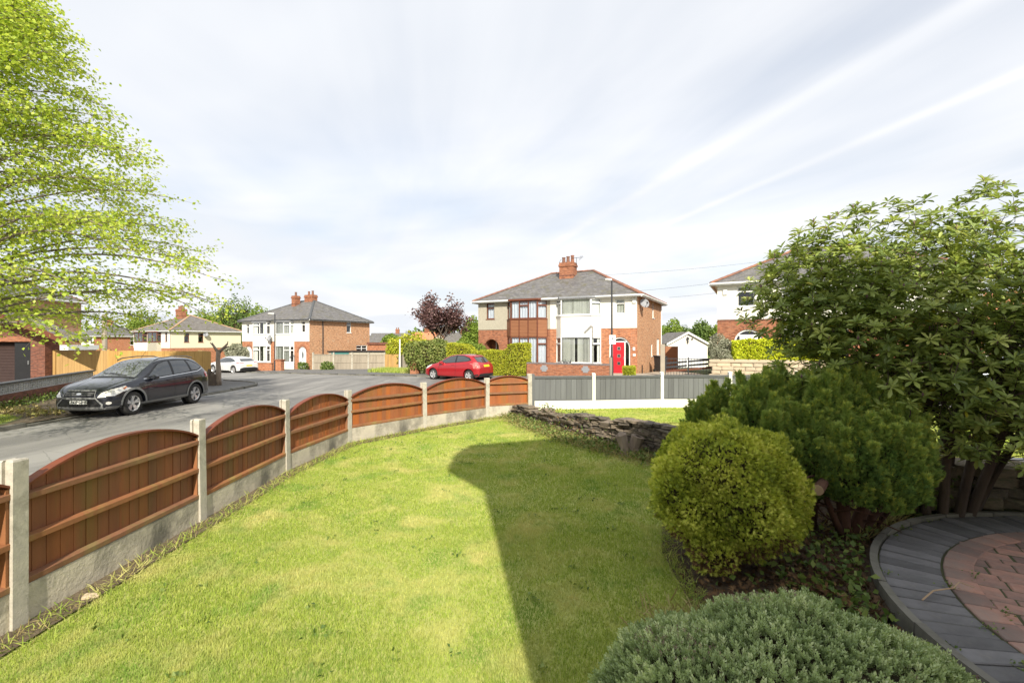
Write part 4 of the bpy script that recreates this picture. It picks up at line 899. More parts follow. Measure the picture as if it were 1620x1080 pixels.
dish(hR, (11.5, .75, 4.42), R(35), .29)
MB().box(10.98, 11.2, -.10, -.03, 4.42, 4.70).build('alarm_box', M['white'], hR, bevel=.01)
MB().tube([(11.28, 7.9, 0), (11.28, 7.9, 4.85)], .04, 6).build('downpipe', M['white'], hR)
MB().tube([(11.30, 1.2, 0), (11.30, 1.2, .62)], .03, 6).build('pipe', M['black'], hR)
MB().box(10.98, 11.13, -.05, -.01, 1.55, 1.75).box(10.99, 11.16, -.05, -.01, 1.2, 1.35).build('house_sign', M['white'], hR, bevel=.02)

hM = semi('semi_detached_house', 'white rendered semi-detached pair with two white arched doors and plain brick side', (-29.84, 52.1, -.78), -26, 10.5, 8.5, 2.78, 5.03, 7.4,
     [(0, 10.5, M['render'])], M['brick'], M['brick_side'],
     [dict(x0=1.85, x1=4.65, zs=(.62, 2.34, 3.55, 4.83), frame=w_, spandrel=M['render'], cover='curtain', cols=(1, 0), fc=(1, 1), cant=.3, pr=.28),
      dict(x0=5.45, x1=8.25, zs=(.62, 2.34, 3.55, 4.83), frame=w_, spandrel=M['render'], cover='blind', cols=(0, 1), fc=(1.3, 1), cant=.3, pr=.28)],
     [(.68, 1.2, 3.62, 4.70, w_, (1,), (.68,), 'none'), (9.3, 9.85, 3.70, 4.85, w_, (1,), (.68,), 'none')],
     [(.50, 1.62, 2.25, w_, M['whitedoor'], M['brick_red'], 'full'), (8.88, 10.0, 2.25, w_, M['whitedoor'], M['brick_red'], 'full')],
     [(4.95, 5.6, 3.75, 4.93, w_, (1,), (.68,), 'none'), (6.4, 8.1, 1.1, 2.35, w_, (1, 1), (.7, .7), 'none')],
     M['slate'], M['gcap'], gut=M['darkmetal'])
chimney(hM, 4.6, 3.2, 6.2, 7.9, .55, .7, M['brick_red'], 1); chimney(hM, 5.7, 4.3, 6.4, 8.05, 1.25, .7, M['brick_red'], 2)
MB().tube([(10.55, 1.62, -.2), (10.55, 1.62, 4.95)], .05, 6).build('downpipe', M['darkmetal'], hM)
dish(hM, (4.9, -.3, 3.1), R(0), .32)

hN = semi('semi_detached_house', 'cream rendered semi-detached pair with brown framed bays, behind the tall timber fence', (-52.2, 65, -1.6), -30, 10, 9.0, 2.75, 4.97, 7.3,
     [(0, 10, M['render'])], M['brick'], M['brick'],
     [dict(x0=.8, x1=3.9, zs=(.62, 2.34, 3.55, 4.8), frame=b_, spandrel=M['render'], cover='none', cols=(0, 0), fc=(1, 1), cant=.3, pr=.4),
      dict(x0=4.6, x1=7.7, zs=(.62, 2.34, 3.55, 4.8), frame=b_, spandrel=M['pebble'], cover='none', cols=(0, 0), fc=(1, 1), cant=.3, pr=.4)],
     [(8.7, 9.3, 3.6, 4.75, b_, (1,), (.68,), 'none')], [],
     [(1.6, 2.2, 3.5, 4.7, b_, (1,), (.68,), 'none'), (3.3, 3.95, 3.5, 4.7, b_, (1,), (.68,), 'none')],
     M['slate2'], M['terra_pale'], sideup=M['cream'])
chimney(hN, 5, 3.6, 6.2, 8.1, 1.6, .7, M['brick_red'], 4, pot=M['terra']); dish(hN, (10.3, 4.1, 4.5), R(60), .3)
hP = semi('semi_detached_house', 'distant brick house under grey slates, glimpsed left of the cream pair over the fence', (-85, 91, -2.0), -30, 10, 9.0, 2.75, 4.97, 7.3,
     [(0, 10, M['render'])], M['brick'], M['brick'], [], [(8.2, 9.2, 3.5, 4.75, w_, (1,), (0,), 'none')], [], [(5.5, 6.3, 3.3, 4.7, w_, (1,), (.6,), 'none')], M['slate'], M['lead'])
chimney(hP, 5, 4, 6.2, 8.1, 1.6, .8, M['brick_red'], 3)
hQ = semi('brick_house', 'tall pale orange brick house wall behind the overhanging tree at far left', (-49.2, 33.0, .3), 0, 11.7, 8.0, 2.85, 5.1, 7.4,
     [(0, 11.7, M['brick_side'])], M['brick_side'], M['brick_side'], [], [(2, 3.4, 3.5, 4.7, w_, (1, 1), (0, 0), 'net')], [], [], M['slate'], M['terra'])
hT = semi('semi_detached_house', 'white and brick semi-detached house half hidden by the rhododendron, lemon hedge in front', (11.47, 26.3, .25), -27.5, 11.0, 8.0, 2.96, 4.97, 7.2,
     [(0, 11, M['render'])], M['brick_red'], M['brick_side'],
     [dict(x0=3.1, x1=6.0, zs=(.73, 2.42, 3.77, 4.83), frame=w_, spandrel=M['render'], cover='blind', cols=(0,), fc=(1,), cant=.52)],
     [(1.0, 1.85, 3.66, 4.78, w_, (1,), (.72,), 'none'), (7.5, 8.4, 3.66, 4.78, w_, (1,), (.72,), 'none')],
     [(.85, 2.25, 2.42, w_, w_, M['brick_red'], 'full')], [], M['slate'], M['terra'], tiles='objects')
MB().box(.30, .50, -.10, -.03, 4.32, 4.60).build('alarm_box', M['white'], hT, bevel=.01)
MB().box(0, 11, -.012, .0, 2.86, 2.96).build('brick_band', M['brick_dark'], hT)
hS = semi('bungalow', 'house with orange tiled roof seen through the rhododendron at the right edge', (25.5, 31, .2), -20, 12, 8, 1.2, 2.7, 5.2,
     [(0, 12, M['render'])], M['brick'], M['brick'], [], [(3, 4.6, 1.3, 2.4, w_, (1, 1), (0, 0), 'net')], [], [], M['redroof'], M['terra'])
# distant gabled houses on the skyline
def small_house(label, loc, rz, W_, D_, ze, zr, wall, roof, name='distant_house'):
    h = thing(name, label, 'house', loc, R(rz), 'distant houses along the skyline')
    m = MB(); e = ze
    for A, B in (((0, 0), (W_, 0)), ((W_, 0), (W_, D_)), ((W_, D_), (0, D_)), ((0, D_), (0, 0))): wall_face(m, A, B, -1, e)
    m.add([(0, 0, e), (0, D_, e), (0, D_ / 2, zr)], [(0, 1, 2)]); m.add([(W_, 0, e), (W_, D_, e), (W_, D_ / 2, zr)], [(0, 1, 2)]); m.build('wall', wall, h)
    m = MB(); t = .12; o = .3
    m.add([(-o, -o, e - .15), (W_ + o, -o, e - .15), (W_ + o, D_ / 2, zr + .05), (-o, D_ / 2, zr + .05), (-o, -o, e - .15 + t), (W_ + o, -o, e - .15 + t), (W_ + o, D_ / 2, zr + .05 + t), (-o, D_ / 2, zr + .05 + t)], [(0, 3, 2, 1), (4, 5, 6, 7), (0, 1, 5, 4), (1, 2, 6, 5), (2, 3, 7, 6), (3, 0, 4, 7)])
    m.add([(-o, D_ + o, e - .15), (W_ + o, D_ + o, e - .15), (W_ + o, D_ / 2, zr + .05), (-o, D_ / 2, zr + .05), (-o, D_ + o, e - .15 + t), (W_ + o, D_ + o, e - .15 + t), (W_ + o, D_ / 2, zr + .05 + t), (-o, D_ / 2, zr + .05 + t)], [(0, 3, 2, 1), (4, 5, 6, 7), (0, 1, 5, 4), (1, 2, 6, 5), (2, 3, 7, 6), (3, 0, 4, 7)])
    m.build('roof', roof, h); chimney(h, W_ * .5, D_ / 2, e, zr + 1.1, .9, .6, M['brick_red'], 2)
    for x in (W_ * .15, W_ * .6): window(h, (x, 0), (x + 1.4, 0), e - 1.5, e - .3, w_, (1, 1), (0, 0), 'none', rec=-.06)
small_house('distant slate-roofed house just right of the white pair', (-34, 112, -2.4), 4, 12, 8, 4.2, 6.3, M['brick_side'], M['slate'])
small_house('distant pale house half hidden by the olive bush', (-24.2, 108, -2.4), -32, 7, 6, 4.2, 6.4, M['cream'], M['redroof'])
small_house('distant slate-roofed house left of the copper tree', (-20.5, 118, -2.4), 5, 9, 8, 4.3, 6.6, M['cream'], M['slate'])
small_house('distant orange brick house behind the copper tree', (-15.5, 104, -2.4), -35, 7, 6, 4.0, 6.0, M['brick_side'], M['slate2'])
small_house('low dark roof showing over the green hedge', (-6.0, 75, -1.3), 0, 10, 7, 3.2, 4.6, M['brick'], M['slate'])

# ---------------------------------------------------------------- garages, sheds
wg = thing('garage', 'small white garage with a pitched roof at the end of the driveway', 'garage', (13.9, 42.0, -.44), R(0))
def gable_shed(par, W_, D_, e, zr, wall, roof, ov=.15, trim=None):
    m = MB()
    for A, B in (((0, 0), (W_, 0)), ((W_, 0), (W_, D_)), ((W_, D_), (0, D_)), ((0, D_), (0, 0))): wall_face(m, A, B, -.3, e)
    m.add([(0, 0, e), (W_, 0, e), (W_ / 2, 0, zr)], [(0, 1, 2)]); m.add([(0, D_, e), (W_, D_, e), (W_ / 2, D_, zr)], [(0, 1, 2)]); m.build('wall', wall, par)
    sl = (zr - e) / (W_ / 2); t = .07
    for sgn in (0, 1):
        xa, xb = (-ov, W_ / 2) if not sgn else (W_ + ov, W_ / 2); za = e - ov * sl; m = MB()
        m.add([(xa, -ov, za), (xb, -ov, zr), (xb, D_ + ov, zr), (xa, D_ + ov, za), (xa, -ov, za + t), (xb, -ov, zr + t), (xb, D_ + ov, zr + t), (xa, D_ + ov, za + t)], [(0, 3, 2, 1), (4, 5, 6, 7), (0, 1, 5, 4), (1, 2, 6, 5), (2, 3, 7, 6), (3, 0, 4, 7)])
        m.build('roof', roof, par)
        m = MB(); m.add([(xa, -ov - .03, za - .12), (xb, -ov - .03, zr - .12), (xb, -ov, zr - .12), (xa, -ov, za - .12), (xa, -ov - .03, za + t), (xb, -ov - .03, zr + t), (xb, -ov, zr + t), (xa, -ov, za + t)], [(0, 3, 2, 1), (4, 5, 6, 7), (0, 1, 5, 4), (1, 2, 6, 5), (2, 3, 7, 6), (3, 0, 4, 7)])
        m.build('bargeboard', trim or M['white'], par)
gable_shed(wg, 3.55, 5.5, 2.27, 3.25, M['render'], M['slate2'])
g = MB().box(.5, 3.05, -.06, -.005, 0, 1.95)
gd = g.build('door', M['whitedoor'], wg)
gm = MB()
for i in range(1, 9): gm.box(.5 + i * .283 - .01, .5 + i * .283 + .01, -.068, -.06, 0, 1.95)
gm.build('door_rib', M['white'], gd)
MB().tube([(1.75, -.02, 2.85), (1.75, -.14, 2.8)], .03, 5).box(1.65, 1.85, -.16, -.02, 2.6, 2.78).box(1.70, 1.80, -.14, -.02, 2.3, 2.5).build('security_light', M['darkmetal'], wg)
MB().box(2.1, 2.2, -.1, -.02, 2.6, 2.74).build('security_light', M['darkmetal'], wg)
og = thing('outbuilding', 'small brick outbuilding with dark roof edge beside the white garage', 'outbuilding', (14.8, 32.4, .1), R(0))
gable_shed(og, 3.4, 2.5, 2.2, 3.3, M['brick_dark'], M['slate2'], trim=M['darkmetal'])
MB().box(.5, 1.4, -.05, -.01, 0, 2.0).build('door', M['whitedoor'], og)
# left garage with roller shutter
lg = thing('garage', 'dark brick double garage with brown roller shutter under the tree at far left', 'garage', (-36, 24.5, -.2), 0)
m = MB(); wall_face(m, (0, 0), (11.7, 0), -.3, 3.15, [(2.2, 10.95, -.3, 2.18)], depth=.35); wall_face(m, (11.7, 0), (11.7, .8), -.3, 2.5); wall_face(m, (0, .8), (0, 0), -.3, 2.5); wall_face(m, (11.7, .8), (0, .8), -.3, 2.5)
m.add([(0, 0, 3.15), (11.7, 0, 3.15), (9.0, 0, 4.0), (5.6, 0, 5.1), (2, 0, 4.0)], [(0, 1, 2, 3, 4)]); m.build('wall', M['brick_dark'], lg, fix=False)
sh = MB(); 
for i in range(27): z = i * .08; sh.add([(2.2, -.0 + .30, z), (10.95, .30, z), (10.95, .335, z + .075), (2.2, .335, z + .075)], [(0, 1, 2, 3)]); sh.quad((2.2, .335, z + .075), (10.95, .335, z + .075), (10.95, .30, z + .08), (2.2, .30, z + .08))
s_ = sh.build('roller_shutter', M['shutter'], lg, fix=False)
MB().box(10.0, 10.95, .12, .29, -.1, 2.17).build('shutter_guide', M['black'], lg)
MB().box(10.75, 10.79, .05, .12, 1.0, 1.2).build('handle', M['steel'], lg)
MB().box(2.0, 11.0, -.02, .0, 2.19, 2.45).build('lintel', M['brick_red'], lg)
m = MB(); ex, ez, rx, rz_ = 13.85, 2.22, 6.0, 5.25
for (xa, za, xb, zb) in ((ex, ez, rx, rz_), (-1.9, ez, rx, rz_)):
    m.add([(xa, -1.1, za), (xb, -1.1, zb), (xb, .3, zb), (xa, .3, za), (xa, -1.1, za + .1), (xb, -1.1, zb + .1), (xb, .3, zb + .1), (xa, .3, za + .1)], [(0, 3, 2, 1), (4, 5, 6, 7), (0, 1, 5, 4), (1, 2, 6, 5), (2, 3, 7, 6), (3, 0, 4, 7)])
m.build('roof', M['slate2'], lg)
m = MB()
m.add([(ex, -1.14, ez - .16), (rx, -1.14, rz_ - .16), (rx, -1.1, rz_ - .16), (ex, -1.1, ez - .16), (ex, -1.14, ez + .12), (rx, -1.14, rz_ + .12), (rx, -1.1, rz_ + .12), (ex, -1.1, ez + .12)], [(0, 3, 2, 1), (4, 5, 6, 7), (0, 1, 5, 4), (1, 2, 6, 5), (2, 3, 7, 6), (3, 0, 4, 7)]); m.build('bargeboard', M['brownf'], lg)
m = MB(); sl = (rz_ - ez) / (ex - rx)
for y in (-.9, -.3, .2): m.add([(ex - .1, y - .05, ez - .1), (11.72, y - .05, ez + sl * (ex - 11.72) - .1), (11.72, y + .05, ez + sl * (ex - 11.72) - .1), (ex - .1, y + .05, ez - .1), (ex - .1, y - .05, ez - .0), (11.72, y - .05, ez + sl * (ex - 11.72)), (11.72, y + .05, ez + sl * (ex - 11.72)), (ex - .1, y + .05, ez)], [(0, 3, 2, 1), (4, 5, 6, 7), (0, 1, 5, 4), (1, 2, 6, 5), (2, 3, 7, 6), (3, 0, 4, 7)])
m.build('rafter', M['pale_wood'], lg)
fg = thing('garage', 'flat-roofed garage with white fascia behind the tall timber fence', 'garage', (-32.3, 29.6, -.4), 0)
MB().box(0, 4.4, 0, 2, -.3, 1.85).build('wall', M['brick_side'], fg); MB().box(-.1, 4.5, -.1, 2.1, 1.852, 2.16).build('fascia', M['white'], fg)
ex_ = thing('outbuilding', 'flat-roofed brick extension behind the grey panel fence', 'outbuilding', (-15.9, 52, -.9), R(-26))
MB().box(0, 3.0, 0, 4, -.3, 2.55).build('wall', M['brick'], ex_); MB().box(-.1, 3.1, -.1, 4.1, 2.552, 2.8).build('roof', M['brick_dark'], ex_)
sd = thing('garden_shed', 'low shed with dark flat roof and green side behind the grey panel fence', 'shed', (-18.2, 46.7, -.8), R(2))
MB().box(0, 5.9, 0, 2.2, -.2, 1.75).build('wall', M['old_wood'], sd); MB().box(-.1, 6.1, -.12, 2.3, 1.752, 1.86).build('roof', M['black'], sd); MB().box(.3, 2.0, -.02, -.002, 1.25, 1.75).build('side_panel', M['teal'], sd)
MB().box(2.1, 5.9, -.03, -.002, 1.3, 1.72).build('side_panel', M['pebble'], sd)

# ---------------------------------------------------------------- walls, fences, gates across the road
def along(A, B, s): A = Vector(A); B = Vector(B); return A + (B - A).normalized() * s
fw_ = thing('front_wall', 'low red brick front wall with blue-grey coping below the red door house', 'wall', (.9, 27.35, 0), R(-27.5))
def wallbox(par, L, zt, mat, cop, t=.22, zb=-.4):
    MB().box(0, L, -t / 2, t / 2, zb, zt - .08).build('brickwork', mat, par)
    n = round(L / .11); cm = MB()
    for k in range(n): cm.box(k * L / n + .004, (k + 1) * L / n - .004, -t / 2 - .015, t / 2 + .015, zt - .078, zt + random.uniform(-.003, .003))
    cm.build('coping_bricks', cop, par)['kind'] = 'stuff'
wallbox(fw_, 4.9, .80, M['brick_red'], M['coping'])
for xx in (1.1, 3.55):
    q = MB(); K = 6
    q.box(xx - .22, xx + .22, -.13, -.112, .40, .56); q.box(xx - .14, xx + .14, -.128, -.112, .30, .66); q.build('stone_inset', M['lead'], fw_)
wm = thing('front_wall', 'orange brick front wall with brick pillar in front of the white pair', 'wall', (-24.0, 43.6, -.85), R(-12))
MB().box(-.2, 2.1, -.11, .11, -.3, .82).build('brickwork', M['brick'], wm); MB().box(-.22, 2.12, -.13, .13, .822, .88).build('coping', M['brick_red'], wm)
MB().box(2.5, 3.15, -.22, .22, -.3, 1.15).build('pillar', M['brick'], wm); MB().box(2.42, 3.23, -.3, .3, 1.152, 1.22).build('pillar_cap', M['brick_red'], wm)
bp = thing('gate_pillar', 'single brick pillar at the hedge end beside the grass verge', 'pillar', (-6.65, 32.4, -.25), R(-30))
MB().box(-.25, .25, -.25, .25, -.2, 1.12).build('brickwork', M['brick'], bp); MB().box(-.29, .29, -.29, .29, 1.122, 1.2).build('pillar_cap', M['drive'], bp)
sw = thing('garden_wall', 'buff stone garden wall below the lemon hedge at right', 'wall', (9.9, 23.3, .0), R(-22))
r = random.Random(21); z = 0.05
MB().box(0, 8, -.1, .1, -.2, .98).build('mortar', M['drive'], sw)
while z < 1.0:
    x = -r.random() * .2
    while x < 8:
        L = r.uniform(.35, .65); link('stone', SD3[r.randrange(9)], sw, (x + L / 2, -.09, z + .09), (0, 0, 0), (L * .97, .12, .165)); x += L
    z += .18
MB().box(-.1, 8.1, -.17, .17, .985, 1.06).build('coping', M['paleston'], sw)
# panel fence by the white pair
pf = thing('panel_fence', 'weathered grey panel fence with concrete posts beside the white pair', 'fence', (-19.0, 45.0, -.82), 0)
pp = [(-19.0, 45.0), (-17.0, 44.9), (-15.2, 44.8), (-13.65, 44.8), (-12.1, 44.8)]
for x, y in pp: MB().box(-.07, .07, -.07, .07, -.2, 1.78).build('concrete_post', M['conc'], pf, rel(pf, x, y, -.82))
for a, b in zip(pp[:-1], pp[1:]):
    A = Vector(a); B = Vector(b); d = B - A; L = d.length - .14
    m = MB(); n = int(L / .14)
    for k in range(n): m.box(k * L / n + .004, (k + 1) * L / n - .004, -.012 + random.uniform(-.005, .005), .012, .05, 1.6)
    o = m.build('boards', M['old_wood'], pf, rel(pf, a[0] + .07, a[1], -.82), (0, 0, math.atan2(d.y, d.x))); o['kind'] = 'stuff'
    for zr in (.05, .8, 1.52): MB().box(0, L, -.05, -.013, zr, zr + .07).build('rail', M['old_wood'], o)
pn = thing('timber_gate', 'pale new timber boards beside the grey panel fence', 'gate', (-12.0, 44.4, -.75), R(-8))
for k in range(10): MB().box(k * .135 + .004, (k + 1) * .135 - .004, -.012, .012, 0, 1.55).build('board', M['pale_wood'], pn)
pn2 = thing('timber_fence', 'short grey board fence between the white pole and the green boards', 'fence', (-10.6, 43.9, -.7), R(-10))
for k in range(7): MB().box(k * .135 + .004, (k + 1) * .135 - .004, -.012, .012, 0, 1.5).build('board', M['old_wood'], pn2)
pn3 = thing('metal_fence', 'teal green corrugated fence beside the mixed hedge', 'fence', (-8.9, 40.5, -.6), R(-12))
for k in range(7): MB().box(k * .13 + .02, (k + 1) * .13 - .02, -.03, .01, 0, 1.9).box(k * .13 - .02, k * .13 + .02, -.005, .02, 0, 1.9).build('board', M['teal'], pn3)
wp = thing('white_pole', 'thin white pole standing on the grass verge', 'pole', (-10.0, 42, -.75), 0); MB().tube([(0, 0, -.2), (0, 0, 2.95)], .06, 8).build('pole', M['white'], wp)
# tall timber fence on the left
tf = thing('timber_fence', 'tall new timber fence of vertical boards behind the black car', 'fence', (-24.3, 24.9, -.35), 0)
def tall(a, b, zt, zb, mat):
    A = Vector(a); B = Vector(b); d = B - A; L = d.length; n = int(L / .125); m = MB()
    for k in range(n): m.box(k * L / n + .004, (k + 1) * L / n - .002, -.013 + random.uniform(-.006, .004), .012, zb, zt + random.uniform(-.012, .012))
    o = m.build('boards', mat, tf, rel(tf, a[0], a[1], 0), (0, 0, math.atan2(d.y, d.x))); o['kind'] = 'stuff'
tall((-24.25, 24.9), (-21.9, 25.6), 1.50, -.5, M['old_wood'] if 0 else M['pale_wood']); tall((-21.85, 25.5), (-15.35, 24.0), 1.50, -.5, M['pale_wood']); tall((-15.40, 24.05), (-19.2, 28.8), 1.48, -.6, M['pale_wood'])
for (x, y) in ((-21.9, 25.62), (-24.2, 24.95)): MB().box(-.07, .07, -.07, .07, -.5, 1.56).build('post', M['pale_wood'], tf, rel(tf, x, y, 0))
MB().box(-.35, 0, -.02, -.0, .35, .48).build('house_number_plate', M['white'], tf, rel(tf, -15.55, 23.99, 0), (0, 0, R(-13)))
# garden wall with screen blocks
sb = thing('screen_block_wall', 'low brick garden wall topped with grey pierced screen blocks behind the black car', 'wall', (-16.4, 13.9, 0), 0)
A = Vector((-16.4, 13.9)); B = Vector((-20.6, 23.1)); d = (B - A); L = d.length; an = math.atan2(d.y, d.x)
MB().box(0, L, -.11, .11, -.6, .18).build('brickwork', M['brick_dark'], sb, (0, 0, 0), (0, 0, an))
MB().box(0, L, -.13, .13, .535, .60).build('coping', M['gcap'], sb, (0, 0, 0), (0, 0, an), bevel=.01)
q = MB(); h = .165
for a, b_2, c, e in ((-h, h, -h, -h + .03), (-h, h, h - .03, h), (-h, -h + .03, -h + .03, h - .03), (h - .03, h, -h + .03, h - .03)): q.box(a, b_2, -.045, .045, c, e)
for k in range(8):
    a0 = k * math.pi / 4 + math.pi / 8; rr_ = (h - .03) / max(abs(math.cos(a0)), abs(math.sin(a0)))
    x1, z1 = rr_ * math.cos(a0), rr_ * math.sin(a0); px_, pz_ = -math.sin(a0) * .014, math.cos(a0) * .014
    q.add([(-px_, -.04, -pz_), (px_, -.04, pz_), (x1 + px_, -.04, z1 + pz_), (x1 - px_, -.04, z1 - pz_), (-px_, .04, -pz_), (px_, .04, pz_), (x1 + px_, .04, z1 + pz_), (x1 - px_, .04, z1 - pz_)], [(0, 1, 2, 3), (7, 6, 5, 4), (0, 4, 5, 1), (1, 5, 6, 2), (2, 6, 7, 3), (3, 7, 4, 0)])
q.tube([(0, -.042, 0), (0, .042, 0)], .035, 8); bm_ = q.mesh('screen_block', M['screen'])
n = int(L / .335)
for k in range(n): link('screen_block', bm_, sb, (math.cos(an) * (k + .5) * L / n, math.sin(an) * (k + .5) * L / n, .185 + .17), (0, 0, an))
# driveway gate
dg_ = thing('driveway_gate', 'pair of black metal gates with dark wooden rails across the driveway', 'gate', (8.55, 26.3, -.0), R(-14))
Lg = 2.45
m = MB()
for k in range(17): m.tube([(k * Lg / 16, 0, .03), (k * Lg / 16, 0, 1.05)], .012, 5)
m.build('bar', M['darkmetal'], dg_)['kind'] = 'stuff'
for z in (.05, .55, 1.05): MB().box(0, Lg, -.02, .02, z - .02, z + .02).build('rail', M['darkmetal'], dg_)
for x in (.0, Lg / 2, Lg): MB().box(x - .03, x + .03, -.03, .03, 0, 1.12).build('gate_stile', M['darkmetal'], dg_)
for x0, x1 in ((.05, 1.15), (1.25, 2.4)):
    for k in range(3):
        z0 = .28 + k * .22
        MB().add([(x0, -.05, z0 + x0 * .10), (x1, -.05, z0 + x1 * .10), (x1, -.02, z0 + x1 * .10), (x0, -.02, z0 + x0 * .10), (x0, -.05, z0 + .11 + x0 * .10), (x1, -.05, z0 + .11 + x1 * .10), (x1, -.02, z0 + .11 + x1 * .10), (x0, -.02, z0 + .11 + x0 * .10)], [(0, 3, 2, 1), (4, 5, 6, 7), (0, 1, 5, 4), (1, 2, 6, 5), (2, 3, 7, 6), (3, 0, 4, 7)]).build('wooden_rail', M['brick_dark'] if 0 else M['brownf'] if k == 0 else M['darkmetal'], dg_)
for (x, y, hh, lb) in ((8.45, 26.4, 1.85, 'concrete gate post left of the black driveway gate'), (11.05, 25.7, 1.3, 'concrete gate post right of the black driveway gate')):
    t_ = thing('gate_post', lb, 'post', (x, y, 0), R(-20)); MB().box(-.12, .12, -.12, .12, -.2, hh).build('post', M['drive'], t_, bevel=.01)
t_ = thing('brick_pier', 'brown timber panel standing by the white garage wall', 'fence', (10.9, 33.5, -.1), 0); MB().box(0, .9, -.05, .05, -.2, 1.75).build('panel', M['clad'], t_)
t_ = thing('timber_post', 'short grey timber post beside the small clipped box bush', 'post', (5.25, 25.0, 0), 0); MB().tube([(0, 0, -.2), (0, 0, 1.15)], .075, 8).build('post', M['old_wood'], t_)
zsheet('driveway', [(8.6, 26.2), (11.0, 25.4), (11.4, 33), (15, 35.3), (11.5, 35.3), (11.0, 33.7), (8.0, 28.6), (6.2, 28.0), (7.6, 26.6)], .09, M['drive'])
zsheet('front_garden', [(.9, 27.4), (5.2, 25.1), (7.6, 26.6), (7.4, 28.5), (-2.4, 33.6), (-3, 30)], .10, M['drive'])
zsheet('raised_garden', [(10.0, 23.4), (18, 20.2), (24, 20), (24, 34), (14, 34), (11.3, 26.4)], .35, M['ground'])
t_ = thing('wheelie_bin', 'dark wheelie bin at the foot of the brick side wall near the gate', 'bin', (9.75, 30.9, -.0), R(25))
MB().add([(-.24, -.28, .1), (.24, -.28, .1), (.24, .28, .1), (-.24, .28, .1), (-.29, -.34, .98), (.29, -.34, .98), (.29, .34, .98), (-.29, .34, .98)], [(0, 3, 2, 1), (4, 5, 6, 7), (0, 1, 5, 4), (1, 2, 6, 5), (2, 3, 7, 6), (3, 0, 4, 7)]).build('bin_body', M['darkmetal'], t_, bevel=.02)
MB().add([(-.31, -.37, .985), (.31, -.37, .985), (.31, .38, .985), (-.31, .38, .985), (-.29, -.34, 1.03), (.29, -.34, 1.03), (.29, .36, 1.08), (-.29, .36, 1.08)], [(0, 3, 2, 1), (4, 5, 6, 7), (0, 1, 5, 4), (1, 2, 6, 5), (2, 3, 7, 6), (3, 0, 4, 7)]).build('lid', M['black'], t_)
for s in (-1, 1): MB().tube([(s * .24, .3, .1), (s * .3, .3, .1)], .1, 12).build('wheel', M['tyre'], t_)
t_ = thing('planter', 'small window planter with dark spiky plants under the brown bay', 'planter', (3.35, 30.0, .0), R(-27.5))
MB().box(-.5, .5, -.12, .12, .35, .62).build('trough', M['brick_dark'], t_)
q = MB(); rr = random.Random(2)
for k in range(26): x = rr.uniform(-.45, .45); q.add([(x - .02, 0, .62), (x + .02, 0, .62), (x + rr.uniform(-.1, .1), rr.uniform(-.08, .08), rr.uniform(.75, .92))], [(0, 1, 2)])
q.build('spiky_leaves', M['darkmetal'], t_)['kind'] = 'stuff'
t_ = thing('drain_cover', 'iron drain grate in the road beside the kerb behind the black car', 'drain', (-12.45, 19.2, G(-12.45, 19.2) + .0), 0)
q = MB().box(-.22, .22, -.22, .22, -.02, .003)
q.build('frame', M['darkmetal'], t_)
for k in range(6): MB().box(-.18, .18, -.17 + k * .06, -.14 + k * .06, .003, .014).build('grate_bar', M['steel'], t_)
t_ = thing('manhole_cover', 'square iron manhole cover in the road between the fence and the black car', 'manhole cover', (-8.3, 14.6, G(-8.3, 14.6)), R(4))
MB().box(-.33, .33, -.33, .33, -.02, .004).build('frame', M['kerb'], t_); MB().box(-.28, .28, -.28, .28, -.02, .008).build('plate', M['darkmetal'], t_)
# lamp posts
def lamp(label, x, y, z, h, rot, sign=False):
    t = thing('street_lamp', label, 'street lamp', (x, y, z), rot, 'street lamps along the road')
    MB().tube([(0, 0, -.1), (0, 0, 1.15), (0, 0, 1.2), (0, 0, h)], [.085, .085, .055, .045], 10).build('column', M['darkmetal'], t, smooth=False)
    MB().tube([(0, 0, h - .05), (-.05, -.05, h), (-.14, -.12, h + .02)], .03, 6).build('bracket', M['darkmetal'], t)
    MB().add([(-.55, -.22, h - .01), (-.1, .02, h - .01), (-.05, -.1, h - .01), (-.5, -.34, h - .01), (-.53, -.23, h + .07), (-.1, 0, h + .09), (-.06, -.09, h + .09), (-.48, -.33, h + .07)], [(0, 3, 2, 1), (4, 5, 6, 7), (0, 1, 5, 4), (1, 2, 6, 5), (2, 3, 7, 6), (3, 0, 4, 7)]).build('lantern', M['white'], t)
    MB().tube([(-.09, -.02, 1.15), (-.09, -.02, 1.25)], .01, 4).box(-.05, .05, -.1, -.085, .3, .9).build('access_door', M['darkmetal'], t)
    if sign:
        s = MB().box(-.20, .20, -.075, -.060, 1.85, 2.35).build('sign', M['white'], t); q = MB(); q.box(-.07, .07, -.079, -.076, 2.08, 2.20); q.box(-.02, .09, -.079, -.076, 2.20, 2.25); q.build('sign_symbol', M['lead'], s)
    return t
lamp('slim black street lamp with a small white sign in front of the red door', 5.50, 25.95, .0, 5.35, R(20), True)
lamp('slim black street lamp in front of the white rendered pair', -21.6, 42.9, -.8, 5.3, R(20))
t_ = thing('telegraph_pole', 'weathered pole standing beyond the tall timber fence', 'pole', (-34.6, 40, -.6), 0); MB().tube([(0, 0, -.3), (0, 0, 4.9)], [.2, .17], 8).build('pole', M['old_wood'], t_)
